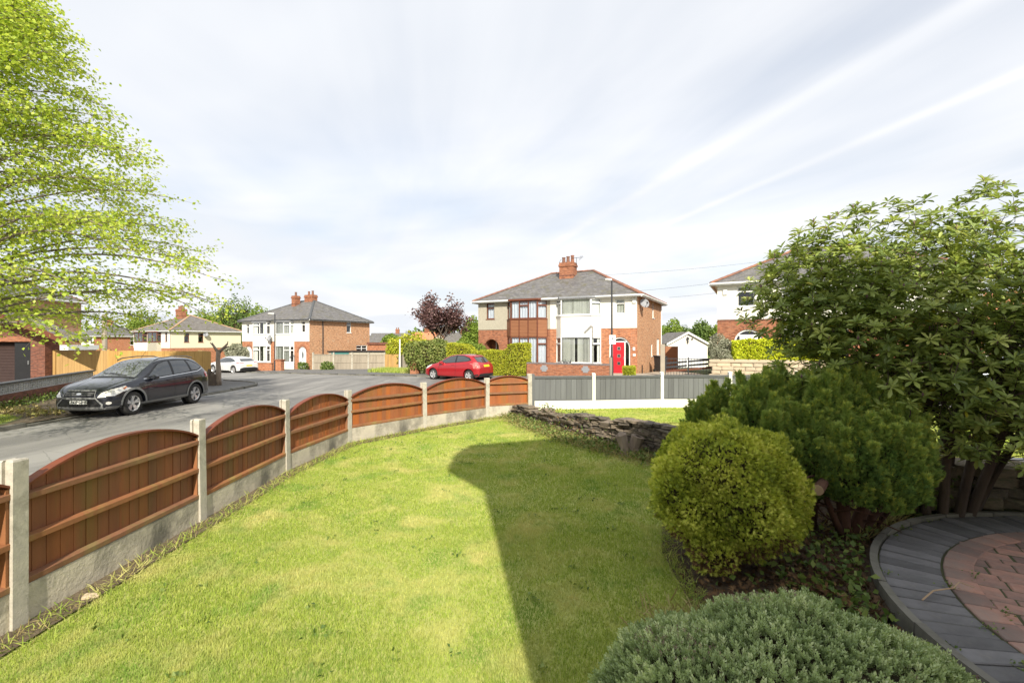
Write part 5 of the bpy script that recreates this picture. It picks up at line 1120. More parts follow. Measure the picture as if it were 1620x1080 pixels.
# overhead wires to a pole behind the rhododendron
t_ = thing('telegraph_pole', 'tall timber telegraph pole hidden behind the rhododendron', 'pole', (26, 38, .2), 0, ); MB().tube([(0, 0, -.3), (0, 0, 9.4)], [.16, .12], 8).build('pole', M['old_wood'], t_)
def wire(label, a, b, sag):
    a, b = Vector(a), Vector(b); P = [a.lerp(b, i / 16) - Vector((0, 0, sag * 4 * (i / 16) * (1 - i / 16))) for i in range(17)]
    q = MB().tube([p - a for p in P], .007, 4); o = q.build('overhead_wire', M['black'], None, a); tag(o, label, 'wire', 'overhead telephone wires')
wire('uppermost overhead wire rising right from the red door house chimney', (6.2, 35.0, 6.9), (26, 38, 9.25), .25)
wire('middle overhead wire between the red door house and the pole', (9.0, 33.6, 5.6), (26, 38, 8.2), .2)
wire('lowest overhead wire leaving the brick side of the red door house', (11.8, 35.4, 5.3), (26, 38, 7.4), .2)

# house whose shadow lies on the lawn (behind and right of the camera)
ho = thing('rendered_house', 'white rendered house behind the viewpoint whose shadow falls on the lawn', 'house', (0, 0, 0), 0)
wp_ = [(.61, -.80), (3.9, -2.0), (11.6, -2.3), (11.6, -9.3), (5.7, -9.3)]
m = MB()
for i in range(5): wall_face(m, wp_[i - 1] if 0 else wp_[i], wp_[(i + 1) % 5], -.2, 5.6)
m.build('wall', M['render'], ho, fix=False)
bm = bmesh.new()
ev = [(.12, -.61), (.13, .32), (4.12, -1.21), (12, -2.0), (12, -9.8), (6.2, -9.8)]
for x, y in ev: bm.verts.new((x, y, 5.6)); bm.verts.new((x, y, 5.45))
bm.verts.new((2.27, -1.32, 7.6)); bm.verts.new((4.5, -5.8, 7.7)); bm.verts.new((8.4, -5.8, 7.7)); bm.verts.new((.44, .27, 6.1))
bmesh.ops.convex_hull(bm, input=bm.verts[:]); me = bpy.data.meshes.new('roof'); bm.to_mesh(me); bm.free(); me.materials.append(M['slate']); autouv(me); link('roof', me, ho)
# ---------------------------------------------------------------- cars
def mesh_eval(o):
    dg = bpy.context.evaluated_depsgraph_get(); dg.update(); return bpy.data.meshes.new_from_object(o.evaluated_get(dg), depsgraph=dg)
def make_car(label, spec, loc, rz, paintm, group=None):
    t = thing('parked_car', label, 'car', loc, rz, group)
    L, Wd, H = spec['L'], spec['W'], spec['H']; hw = Wd / 2
    # stations: x, floor z, sill z, mid z, belt z, belt halfwidth, shoulder z, top z, roof halfwidth, maxhalfwidth
    st = spec['st']; rings = []
    for (x, zf, zs, zm, zb, wb, zt, wt, wm) in st:
        half = [(0, zf), (wm * .86, zf), (wm * .985, zf + .07), (wm, zs), (wm, zm), (wm * .985, (zm + zb) / 2), (wb, zb), ((wb + wt) / 2 + .01, (zb + zt) / 2 + .02), (wt, zt - .045), (wt * .86, zt - .008), (wt * .45, zt + .012), (0, zt + .018)]
        ring = [(x, -y_, z) for y_, z in half] + [(x, y_, z) for y_, z in half[-2:0:-1]]
        rings.append(ring)
    n = len(rings[0]); vs = [v for r_ in rings for v in r_]
    fs = [(k * n + i, k * n + (i + 1) % n, (k + 1) * n + (i + 1) % n, (k + 1) * n + i) for k in range(len(rings) - 1) for i in range(n)]
    fs += [tuple(range(n))[::-1], tuple((len(rings) - 1) * n + i for i in range(n))]
    me = MB().add(vs, fs).mesh('body', paintm); o = link('body', me)
    sub = o.modifiers.new('s', 'SUBSURF'); sub.levels = sub.render_levels = 2
    me2 = mesh_eval(o); bpy.data.objects.remove(o); smooth = link('body', me2)
    bm = bmesh.new(); bm.from_mesh(me2); bvh = BVHTree.FromBMesh(bm); bm.free()
    R_ = spec['wr']; cuts = []
    for ax in spec['axles']:
        for s in (-1, 1):
            q = MB().tube([(ax, s * (hw - .26), R_ + .02), (ax, s * (hw + .3), R_ + .02)], R_ + .055, 28); c = q.build('cut', paintm); cuts.append(c)
            md = smooth.modifiers.new('b', 'BOOLEAN'); md.object = c; md.operation = 'DIFFERENCE'; md.solver = 'EXACT'
    me3 = mesh_eval(smooth)
    for c in cuts: bpy.data.objects.remove(c)
    bpy.data.objects.remove(smooth)
    me3.materials.clear(); me3.materials.append(paintm)
    me3.polygons.foreach_set('use_smooth', [True] * len(me3.polygons)); me3.set_sharp_from_angle(angle=R(45))
    body = link('body', me3, t)
    def patch(name, poly, axis, mat, off=.004, parent=None, step=.05, side=1, thick=0.0):
        """project a polygon onto the body. axis 'side' (x,z) , 'front'/'rear' (y,z), 'top' (x,y)"""
        P2 = []; k = len(poly)
        for i in range(k):
            a, b = Vector(poly[i]), Vector(poly[(i + 1) % k]); m_ = max(1, int((b - a).length / step))
            for j in range(m_): P2.append(a.lerp(b, j / m_))
        nb = len(P2); xs = [p.x for p in P2]; ys = [p.y for p in P2]; PP = np.array([(p.x, p.y) for p in P2])
        gx = np.arange(min(xs) + step / 2, max(xs), step); gy = np.arange(min(ys) + step / 2, max(ys), step)
        if len(gx) and len(gy):
            Gd = np.array([(a, b) for a in gx for b in gy]); ins = inpoly(Gd, [tuple(p) for p in PP])
            for g_ in Gd[ins]:
                if np.min(np.linalg.norm(PP - g_, axis=1)) > step * .5: P2.append(Vector(g_))
        vo, ed, fo, *_ = delaunay_2d_cdt([Vector(p) for p in P2], [], [list(range(nb))], 1, 1e-5)
        V = []
        for p in vo:
            if axis == 'side': og, dr = Vector((p.x, side * 3, p.y)), Vector((0, -side, 0))
            elif axis == 'front': og, dr = Vector((-3, p.x, p.y)), Vector((1, 0, 0))
            elif axis == 'rear': og, dr = Vector((L + 3, p.x, p.y)), Vector((-1, 0, 0))
            else: og, dr = Vector((p.x, p.y, 4)), Vector((0, 0, -1))
            hit = bvh.ray_cast(og, dr); co, no = (hit[0], hit[1]) if hit[0] else (None, None)
            if co is None:
                nr = bvh.find_nearest(og + dr * 2.5); co, no = nr[0], nr[1]
            if no.dot(dr) > 0: no = -no
            V.append(tuple(co + no * (off)))
        m_ = MB(); m_.add(V, [tuple(f) for f in fo]); ob = m_.build(name, mat, parent or t, fix=True, smooth=True)
        ob2 = ob.data
        c0 = sum((Vector(v.normal) for v in ob2.vertices), Vector())
        exp = {'side': Vector((0, side, 0)), 'front': Vector((-1, 0, 0)), 'rear': Vector((1, 0, 0)), 'top': Vector((0, 0, 1))}[axis]
        if c0.dot(exp) < 0: ob2.flip_normals()
        return ob
    def both(name, poly, mat, **k): return [patch(name, poly, 'side', mat, side=s, **k) for s in (-1, 1)]
    # wheels
    for ax in spec['axles']:
        for s in (-1, 1):
            w = link('wheel', MB().tube([(0, -s * .10, 0), (0, -s * .09, 0)], .05, 8).mesh('wheel', M['darkmetal']), t, (ax, s * (hw - .125), R_ + .005))
            K = 32; r0 = R_ * .68
            prof = [(-.10, r0), (-.105, R_ * .86), (-.085, R_ * .97), (-.03, R_), (.03, R_), (.085, R_ * .97), (.105, R_ * .88), (.10, r0)]
            q = MB(); vs = [(rr_ * math.cos(2 * math.pi * i / K), yy, rr_ * math.sin(2 * math.pi * i / K)) for yy, rr_ in prof for i in range(K)]
            q.add(vs, [(k * K + i, k * K + (i + 1) % K, (k + 1) * K + (i + 1) % K, (k + 1) * K + i) for k in range(len(prof) - 1) for i in range(K)]); q.build('tyre', M['tyre'], w, smooth=True)
            q = MB(); fy = s * .085; by = s * .0
            prof = [(fy, r0), (fy + s * .012, r0 * .97), (fy - s * .01, r0 * .90), (by, r0 * .88), (-s * .09, r0 * .9)]
            vs = [(rr_ * math.cos(2 * math.pi * i / K), yy, rr_ * math.sin(2 * math.pi * i / K)) for yy, rr_ in prof for i in range(K)]
            q.add(vs, [(k * K + i, k * K + (i + 1) % K, (k + 1) * K + (i + 1) % K, (k + 1) * K + i) for k in range(len(prof) - 1) for i in range(K)])
            for i in range(5):
                for dl in ((-.16, .16) if spec.get('split', True) else (0,)):
                    a0 = 2 * math.pi * i / 5 + .3; a1 = a0 + dl; w0, w1 = .035, .03
                    c0 = Vector((math.cos(a0 + dl * .8) * .045, 0, math.sin(a0 + dl * .8) * .045)); c1 = Vector((math.cos(a1) * r0 * .92, 0, math.sin(a1) * r0 * .92)); pr_ = Vector((-math.sin(a1), 0, math.cos(a1)))
                    q.add([c0 - pr_ * w0 * .7 + Vector((0, fy - s * .03, 0)), c0 + pr_ * w0 * .7 + Vector((0, fy - s * .03, 0)), c1 + pr_ * w1 * .7 + Vector((0, fy - s * .004, 0)), c1 - pr_ * w1 * .7 + Vector((0, fy - s * .004, 0)),
                           c0 - pr_ * w0 + Vector((0, fy - s * .06, 0)), c0 + pr_ * w0 + Vector((0, fy - s * .06, 0)), c1 + pr_ * w1 + Vector((0, fy - s * .04, 0)), c1 - pr_ * w1 + Vector((0, fy - s * .04, 0))], [(0, 1, 2, 3), (4, 7, 6, 5), (0, 4, 5, 1), (2, 6, 7, 3), (1, 5, 6, 2), (0, 3, 7, 4)])
            q.tube([(0, fy - s * .05, 0), (0, fy - s * .015, 0)], .06, 12); q.build('rim', M['alloy'], w)
            q = MB(); q.tube([(0, s * .01, 0), (0, s * .02, 0)], r0 * .7, 24); q.build('brake_disc', M['darkmetal'], w)
            # dark wheel well
            q = MB(); q.tube([(ax, s * (hw - .28), R_ + .02), (ax, s * (hw - .255), R_ + .02)], R_ + .05, 24); q.build('wheel_arch_liner', M['black'], t)
            if spec.get('flare'):
                q = MB(); K3 = 18; a_0, a_1 = R(-12), R(192)
                for i in range(K3):
                    for_ = []
                    for a in (a_0 + (a_1 - a_0) * i / K3, a_0 + (a_1 - a_0) * (i + 1) / K3):
                        for rr_ in (R_ + .05, R_ + .115):
                            x, z = ax + rr_ * math.cos(a), max(.22, R_ + .02 + rr_ * math.sin(a)); hit = bvh.ray_cast(Vector((x, s * 3, z)), Vector((0, -s, 0)))
                            yy = hit[0].y if hit[0] else s * (hw - .02)
                            if abs(yy) < hw - .2: yy = s * (hw - .05)
                            for_.append((x, yy + s * .012, z))
                    a, b, c, e = for_; q.add([a, b, e, c] + [(v[0], v[1] - s * .05, v[2]) for v in (a, b, e, c)], [(0, 1, 2, 3), (0, 4, 5, 1), (2, 6, 7, 3)])
                q.build('wheel_arch_trim', M['silverp'], t, fix=False)
    spec['detail'](t, patch, both, body, bvh, hw, L, H)
    return t
def seam(poly, w=.012):
    """thin closed polygon along a polyline"""
    P = [Vector(p) for p in poly]; l, r_ = [], []
    for i, p in enumerate(P):
        d = (P[min(i + 1, len(P) - 1)] - P[max(0, i - 1)]).normalized(); n = Vector((-d.y, d.x)) * w / 2; l.append(tuple(p + n)); r_.append(tuple(p - n))
    return l + r_[::-1]
def mirrors(t, x, y, z, mat):
    for s in (-1, 1):
        m = MB(); K = 8; c = Vector((x, s * (y + .13), z))
        for xx, sc2 in ((-.09, .6), (-.05, .95), (.05, 1), (.08, .8)):
            for i in range(K): a = 2 * math.pi * (i + .5) / K; m.v.append((c.x + xx, c.y + .125 * sc2 * math.cos(a), c.z + .085 * sc2 * math.sin(a)))
        for k in range(3):
            for i in range(K): m.f.append((k * K + i, k * K + (i + 1) % K, (k + 1) * K + (i + 1) % K, (k + 1) * K + i)); m.mi.append(0)
        m.f += [tuple(range(K))[::-1], tuple(3 * K + i for i in range(K))]; m.mi += [0, 0]
        m.tube([(c.x + .02, s * (y - .02), c.z - .07), (c.x, s * (y + .06), c.z - .03)], .025, 5); m.build('wing_mirror', mat, t, smooth=False)
def suv_detail(t, patch, both, body, bvh, hw, L, H):
    g = M['carglass']; bk = M['black']
    both('window_surround', [(1.28, 1.09), (1.62, 1.25), (2.02, 1.50), (2.45, 1.61), (3.0, 1.625), (3.6, 1.59), (3.97, 1.46), (4.10, 1.28), (3.75, 1.185), (3.0, 1.14), (2.0, 1.075)], bk, off=.003)
    for poly in ([(1.50, 1.12), (1.75, 1.28), (2.08, 1.49), (2.40, 1.57), (2.52, 1.575), (2.50, 1.135), (2.0, 1.105)], [(2.60, 1.14), (2.62, 1.582), (3.05, 1.585), (3.30, 1.57), (3.38, 1.20), (3.0, 1.165)], [(3.47, 1.215), (3.40, 1.56), (3.62, 1.53), (3.88, 1.41), (3.98, 1.30), (3.77, 1.225)]): both('side_window', poly, g, off=.007)
    both('window_trim', seam([(1.30, 1.07), (2.0, 1.065), (3.0, 1.125), (3.75, 1.17), (4.10, 1.27)], .022), M['chrome'], off=.009)
    both('panel_gap', seam([(1.42, .33), (1.38, .6), (1.42, 1.04)]), bk); both('panel_gap', seam([(2.55, .30), (2.55, 1.11)]), bk); both('panel_gap', seam([(3.30, .78), (3.42, 1.02), (3.40, 1.19)]), bk)
    both('door_handle', [(2.22, .93), (2.42, .945), (2.42, .975), (2.22, .96)], paint_m, off=.03); both('door_handle', [(3.10, .965), (3.30, .98), (3.30, 1.01), (3.10, .995)], paint_m, off=.03)
    both('sill_trim', [(1.12, .26), (3.18, .26), (3.18, .40), (1.12, .37)], M['silverp'], off=.008)
    both('front_wing_vent', [(1.08, .86), (1.30, .90), (1.28, .97), (1.10, .94)], bk, off=.006)
    patch('windscreen', [(1.16, -.66), (1.16, 0), (1.16, .66), (2.0, .56), (2.05, 0), (2.0, -.56)], 'top', M['carglass2'], off=.006)
    patch('scuttle', [(1.10, -.68), (1.06, 0), (1.10, .68), (1.17, .68), (1.17, -.68)], 'top', bk, off=.009)
    for s in (-1, 1):
        patch('bonnet_crease', seam([(.28, s * .32), (1.05, s * .50)], .018), 'top', bk, off=.0015)  # black strip painted as the shade line of a bonnet crease
        patch('windscreen_wiper', seam([(1.20, s * .1 - .3), (1.32, s * .1 + .35)], .025), 'top', bk, off=.022)
    # front
    patch('upper_grille', [(-.44, .66), (-.40, .79), (.40, .79), (.44, .66)], 'front', bk, off=.006)
    patch('grille_surround', seam([(-.47, .64), (-.43, .815), (.43, .815), (.47, .64)], .025), 'front', M['silverp'], off=.014)
    for z in (.70, .745): patch('grille_bar', seam([(-.41, z), (.41, z)], .012), 'front', M['silverp'], off=.014)
    em = patch('badge', [(.075 * math.cos(a / 10 * 6.283), .725 + .032 * math.sin(a / 10 * 6.283)) for a in range(10)], 'front', M['chrome'], off=.022)
    patch('lower_grille', [(-.60, .40), (-.44, .585), (.44, .585), (.60, .40), (.50, .36), (-.50, .36)], 'front', bk, off=.006)
    patch('grille_surround', seam([(-.64, .36), (-.66, .42), (-.48, .605), (.48, .605), (.66, .42), (.64, .36)], .045), 'front', M['silverp'], off=.016)
    patch('skid_plate', [(-.66, .25), (-.68, .355), (.68, .355), (.66, .25)], 'front', M['silverp'], off=.012)
    pl = patch('number_plate', [(-.26, .44), (-.26, .55), (.26, .55), (.26, .44)], 'front', M['plate_w'], off=.03, step=.3)
    x = min(v.co.x for v in pl.data.vertices)
    text_mesh('CN09 GWD', .108, M['ink'], 'registration', pl, Matrix.Translation((x - .004, 0, .495)) @ Matrix.Rotation(R(-90), 4, 'Z') @ Matrix.Rotation(R(90), 4, 'X'))
    for s in (-1, 1):
        patch('headlight', [(s * a, b) for a, b in ((.52, .62), (.60, .75), (.74, .83), (.885, .86), (.91, .80), (.84, .70), (.68, .63))], 'front', M['lamp'], off=.008)
        patch('headlight', [(.10, .66), (.22, .84), (.62, .92), (.66, .86), (.45, .74), (.25, .66)], 'side', M['lamp'], off=.008, side=s)
        patch('indicator', [(.50, .845), (.62, .90), (.65, .87), (.54, .81)], 'side', M['amber'], off=.011, side=s)
        patch('fog_lamp_recess', [(s * a, b) for a, b in ((.70, .40), (.68, .50), (.87, .55), (.90, .46), (.80, .40))], 'front', bk, off=.007)
        patch('fog_lamp', [(s * (.775 + .045 * math.cos(a)), .46 + .045 * math.sin(a)) for a in [i * .7 for i in range(9)]], 'front', M['lamp'], off=.012)
        patch('tail_lamp', [(4.12, .92), (4.10, 1.12), (4.30, 1.14), (4.36, .95)], 'side', M['taillamp'], off=.008, side=s)
        patch('lower_cladding', [(3.98, .26), (3.98, .42), (4.38, .44), (4.38, .28)], 'side', M['silverp'], off=.006, side=s)
        patch('lower_cladding', [(.06, .27), (.10, .36), (.40, .36), (.40, .27)], 'side', M['silverp'], off=.010, side=s)
        MB().tube([(2.0, s * .61, 1.62), (2.2, s * .625, 1.69), (2.8, s * .63, 1.73), (3.5, s * .62, 1.715), (3.78, s * .61, 1.65)], .019, 6).build('roof_rail', M['silverp'], t, smooth=True)
    patch('rear_window', [(-.58, 1.12), (-.48, 1.46), (.48, 1.46), (.58, 1.12)], 'rear', M['carglass'], off=.008)
    patch('number_plate', [(-.26, .80), (-.26, .91), (.26, .91), (.26, .80)], 'rear', M['plate_y'], off=.01)
    MB().tube([(2.2, 0, 1.67), (2.42, 0, 1.92)], .006, 4).build('aerial', M['black'], t)
    mirrors(t, 1.62, hw - .10, 1.10, paint_m)
# x, zfloor, zsill, zmid, zbelt, wbelt, ztop, wtop, wmax
suv = dict(L=4.44, W=1.84, H=1.71, wr=.358, axles=(.88, 3.57), flare=True, detail=suv_detail, st=[
    (0.02, .32, .42, .55, .66, .50, .72, .42, .60), (.08, .24, .40, .58, .72, .66, .80, .54, .76), (.25, .24, .38, .63, .85, .80, .93, .69, .87), (.60, .25, .38, .70, .96, .84, 1.02, .73, .915),
    (1.02, .25, .38, .74, 1.02, .85, 1.09, .74, .92), (1.20, .25, .38, .76, 1.05, .85, 1.15, .73, .92), (1.65, .25, .38, .78, 1.08, .85, 1.43, .66, .92), (2.05, .25, .38, .78, 1.10, .85, 1.62, .63, .92), (2.50, .25, .38, .78, 1.12, .85, 1.675, .62, .92),
    (3.10, .25, .38, .79, 1.15, .85, 1.685, .62, .92), (3.60, .25, .38, .80, 1.18, .84, 1.665, .60, .92), (3.98, .25, .38, .80, 1.19, .82, 1.60, .58, .90), (4.24, .26, .40, .80, 1.16, .79, 1.38, .58, .88), (4.38, .28, .42, .78, 1.04, .76, 1.12, .62, .83), (4.43, .34, .44, .70, .90, .66, .95, .52, .72)])
paint_m = M['p_black']
make_car('dark blue-black five-door crossover parked facing the viewer, two wheels on the kerb', suv, (-12.48, 13.55, -.245), R(88.5), M['p_black'])
def hatch_detail(t, patch, both, body, bvh, hw, L, H):
    g = M['carglass']; bk = M['black']
    both('window_surround', [(1.15, .98), (1.45, 1.12), (1.85, 1.32), (2.3, 1.40), (2.8, 1.385), (3.2, 1.28), (3.38, 1.14), (3.15, 1.07), (2.4, 1.0), (1.7, .945)], bk, off=.003)
    for poly in ([(1.35, 1.01), (1.6, 1.15), (1.92, 1.30), (2.25, 1.36), (2.30, 1.36), (2.32, 1.02), (1.75, .975)], [(2.42, 1.03), (2.40, 1.36), (2.8, 1.345), (3.12, 1.25), (3.28, 1.15), (3.1, 1.09)]): both('side_window', poly, g, off=.007)
    both('panel_gap', seam([(1.22, .30), (1.20, .55), (1.25, .93)]), bk); both('panel_gap', seam([(2.36, .30), (2.40, .6), (2.38, 1.0)]), bk)
    both('door_handle', [(2.10, .85), (2.27, .86), (2.27, .885), (2.10, .875)], paint_m, off=.025)
    both('body_crease', seam([(.75, .72), (1.6, .76), (2.6, .84), (3.3, .92)], .01), bk, off=.001)  # black strip painted for the shade along the side crease
    patch('windscreen', [(1.02, -.60), (1.02, .60), (1.75, .52), (1.80, 0), (1.75, -.52)], 'top', M['carglass2'], off=.006)
    patch('upper_grille', [(-.3, .60), (-.3, .66), (.3, .66), (.3, .60)], 'front', bk, off=.006); patch('lower_grille', [(-.5, .28), (-.4, .48), (.4, .48), (.5, .28)], 'front', bk, off=.006)
    for s in (-1, 1):
        patch('headlight', [(s * a, b) for a, b in ((.46, .58), (.50, .68), (.76, .80), (.80, .72), (.70, .60))], 'front', M['lamp'], off=.008)
        patch('headlight', [(.12, .62), (.30, .76), (.66, .87), (.62, .78), (.35, .64)], 'side', M['lamp'], off=.008, side=s)
        patch('tail_lamp', [(s * a, b) for a, b in ((.60, .72), (.63, 1.04), (.78, 1.02), (.82, .70))], 'rear', M['taillamp'], off=.008)
        patch('tail_lamp', [(3.58, .72), (3.50, 1.02), (3.72, 1.02), (3.82, .74)], 'side', M['taillamp'], off=.008, side=s)
        patch('lower_cladding', [(3.50, .26), (3.50, .36), (3.86, .40), (3.86, .28)], 'side', bk, off=.006, side=s)
    patch('rear_window', [(-.56, 1.06), (-.50, 1.30), (.50, 1.30), (.56, 1.06), (0, 1.0)], 'rear', g, off=.008)
    patch('number_plate', [(-.26, .78), (-.26, .89), (.26, .89), (.26, .78)], 'rear', M['plate_y'], off=.012)
    patch('lower_bumper', [(-.7, .26), (-.66, .42), (.66, .42), (.7, .26)], 'rear', bk, off=.008)
    patch('spoiler', [(3.28, -.5), (3.28, .5), (3.44, .48), (3.44, -.48)], 'top', paint_m, off=.03)
    mirrors(t, 1.42, hw - .10, .99, paint_m)
hatch = dict(L=3.95, W=1.72, H=1.48, wr=.305, axles=(.78, 3.27), detail=hatch_detail, st=[
    (0.02, .28, .36, .46, .54, .46, .58, .38, .54), (.08, .22, .34, .50, .62, .62, .68, .50, .70), (.25, .19, .33, .56, .72, .74, .78, .60, .80), (.55, .18, .32, .60, .82, .77, .87, .66, .845), (.92, .18, .32, .64, .90, .78, .95, .66, .86),
    (1.06, .18, .32, .66, .92, .78, 1.0, .65, .86), (1.45, .18, .32, .68, .96, .78, 1.25, .60, .86), (1.82, .18, .32, .70, .98, .78, 1.39, .57, .86), (2.25, .18, .32, .70, 1.00, .78, 1.45, .56, .86), (2.8, .18, .32, .71, 1.04, .77, 1.45, .55, .86),
    (3.2, .18, .32, .72, 1.06, .75, 1.41, .53, .85), (3.46, .19, .33, .72, 1.06, .72, 1.33, .51, .84), (3.68, .20, .34, .72, .98, .72, 1.08, .56, .81), (3.86, .24, .36, .68, .84, .70, .92, .60, .76), (3.94, .34, .42, .58, .70, .60, .76, .5, .66)])
paint_m = M['p_red']
u = Vector((math.cos(R(-31)), math.sin(R(-31))))
make_car('red three-door hatchback parked along the far kerb by the yellow hedge', hatch, (-4.75, 28.0, -.17), R(-31), M['p_red'])
def cross_detail(t, patch, both, body, bvh, hw, L, H):
    g = M['carglass']; bk = M['black']
    both('side_window', [(1.25, 1.02), (1.75, 1.28), (2.3, 1.42), (3.1, 1.42), (3.7, 1.28), (4.0, 1.12), (3.4, 1.06), (2.2, 1.0)], g, off=.007)
    both('window_trim', seam([(1.25, 1.0), (2.2, .98), (3.4, 1.04), (4.0, 1.1)], .02), M['chrome'], off=.009)
    both('panel_gap', seam([(1.30, .30), (1.28, 1.0)]), bk); both('panel_gap', seam([(2.4, .30), (2.4, 1.0)]), bk)
    both('sill_trim', [(1.3, .22), (3.3, .22), (3.3, .33), (1.3, .33)], bk, off=.008)
    patch('windscreen', [(1.1, -.66), (1.1, .66), (1.95, .56), (1.95, -.56)], 'top', M['carglass2'], off=.006)
    patch('rear_window', [(-.62, 1.12), (-.54, 1.34), (.54, 1.34), (.62, 1.12)], 'rear', g, off=.008)
    patch('number_plate', [(-.26, .70), (-.26, .81), (.26, .81), (.26, .70)], 'rear', M['plate_y'], off=.012)
    patch('lower_bumper', [(-.82, .24), (-.80, .52), (-.5, .60), (.5, .60), (.80, .52), (.82, .24)], 'rear', bk, off=.008)
    patch('lower_grille', [(-.6, .30), (-.5, .52), (.5, .52), (.6, .30)], 'front', bk, off=.006)
    for s in (-1, 1):
        patch('tail_lamp', [(s * a, b) for a, b in ((.42, .98), (.44, 1.05), (.86, 1.04), (.88, .96))], 'rear', M['taillamp'], off=.008)
        patch('tail_lamp', [(4.25, .98), (4.25, 1.05), (4.5, 1.04), (4.52, .96)], 'side', M['taillamp'], off=.008, side=s)
        patch('headlight', [(s * a, b) for a, b in ((.5, .72), (.52, .80), (.82, .84), (.84, .76))], 'front', M['lamp'], off=.008)
    mirrors(t, 1.6, hw - .10, 1.06, paint_m)
cross = dict(L=4.68, W=1.89, H=1.56, wr=.37, axles=(.88, 3.85), detail=cross_detail, st=[
    (0.02, .30, .40, .55, .68, .55, .74, .46, .62), (.08, .24, .38, .58, .76, .70, .84, .58, .78), (.30, .22, .36, .62, .86, .84, .92, .70, .90), (.65, .21, .34, .66, .94, .86, 1.0, .74, .935), (1.05, .21, .34, .70, .98, .87, 1.05, .74, .94),
    (1.5, .21, .34, .72, 1.0, .87, 1.28, .66, .945), (1.95, .21, .34, .74, 1.02, .87, 1.47, .62, .945), (2.5, .21, .34, .75, 1.05, .87, 1.54, .61, .945), (3.1, .21, .34, .76, 1.08, .86, 1.54, .60, .945),
    (3.7, .21, .34, .78, 1.10, .85, 1.48, .58, .94), (4.1, .22, .36, .80, 1.10, .83, 1.38, .58, .925), (4.42, .24, .38, .80, 1.06, .82, 1.16, .64, .91), (4.62, .28, .40, .78, .98, .80, 1.02, .66, .87), (4.68, .38, .48, .72, .88, .72, .92, .58, .80)])
paint_m = M['p_white']
make_car('white crossover parked beyond the pollarded tree, seen from behind', cross, (-27.0, 43.2, -.84), R(-28), M['p_white'])
paint_m = M['p_silver']
make_car('pale silver car glimpsed through the rhododendron stems', cross, (13.8, 15.8, .15), R(-20), M['p_silver'])
# ---------------------------------------------------------------- vegetation
def rot_about(v, ax, a): return Matrix.Rotation(a, 3, ax) @ v
def skeleton(m, p0, d0, L, r0, depth, rr, tips, sag=0, spread=.6, up=.1, minr=.006, kids=(2, 3), seg=4, curl=.18):
    """recursive tapered limbs into MB m; collects (point, direction) along outer twigs"""
    P = [Vector(p0)]; d = Vector(d0).normalized(); Rr = [r0]; r1 = r0 * .62
    for i in range(seg):
        d = (d + Vector((rr.uniform(-1, 1), rr.uniform(-1, 1), rr.uniform(-1, 1))) * curl + Vector((0, 0, up - sag))).normalized(); P.append(P[-1] + d * L / seg); Rr.append(r0 + (r1 - r0) * (i + 1) / seg)
    m.tube(P, Rr, 7 if r0 > .05 else 5 if r0 > .015 else 3, cap=False)
    if depth <= 0:
        for i in range(1, len(P)): tips.append((P[i], d.copy()))
        return
    if depth == 1: tips.append((P[-1], d.copy()))
    k = rr.randint(*kids)
    for i in range(k):
        t = .45 + .55 * (i + 1) / k; idx = min(seg, max(1, int(round(t * seg)))); q = P[idx]; base = (P[idx] - P[idx - 1]).normalized()
        perp = base.orthogonal().normalized(); perp = rot_about(perp, base, rr.uniform(0, 6.28)); nd = (base + perp * spread * rr.uniform(.6, 1.3)).normalized()
        skeleton(m, q, nd, L * rr.uniform(.55, .8), max(minr, Rr[idx] * .62), depth - 1, rr, tips, sag, spread, up, minr, kids, seg, curl)
def clump(tips, per, spreadr, rs, flat=.6, outdir=.5):
    T = np.array([tuple(t[0]) for t in tips]); D = np.array([tuple(t[1]) for t in tips]); n = len(T)
    P = np.repeat(T, per, 0) + rs.normal(size=(n * per, 3)) * np.array([spreadr, spreadr, spreadr * flat]); A = unit(np.repeat(D, per, 0) * outdir + rs.normal(size=(n * per, 3)) * np.array([1, 1, .5]) + np.array([0, 0, -.15]))
    return P, A
def up_normals(n, tilt=.5): return unit(np.c_[rng.normal(size=(n, 2)) * tilt, np.ones(n)])

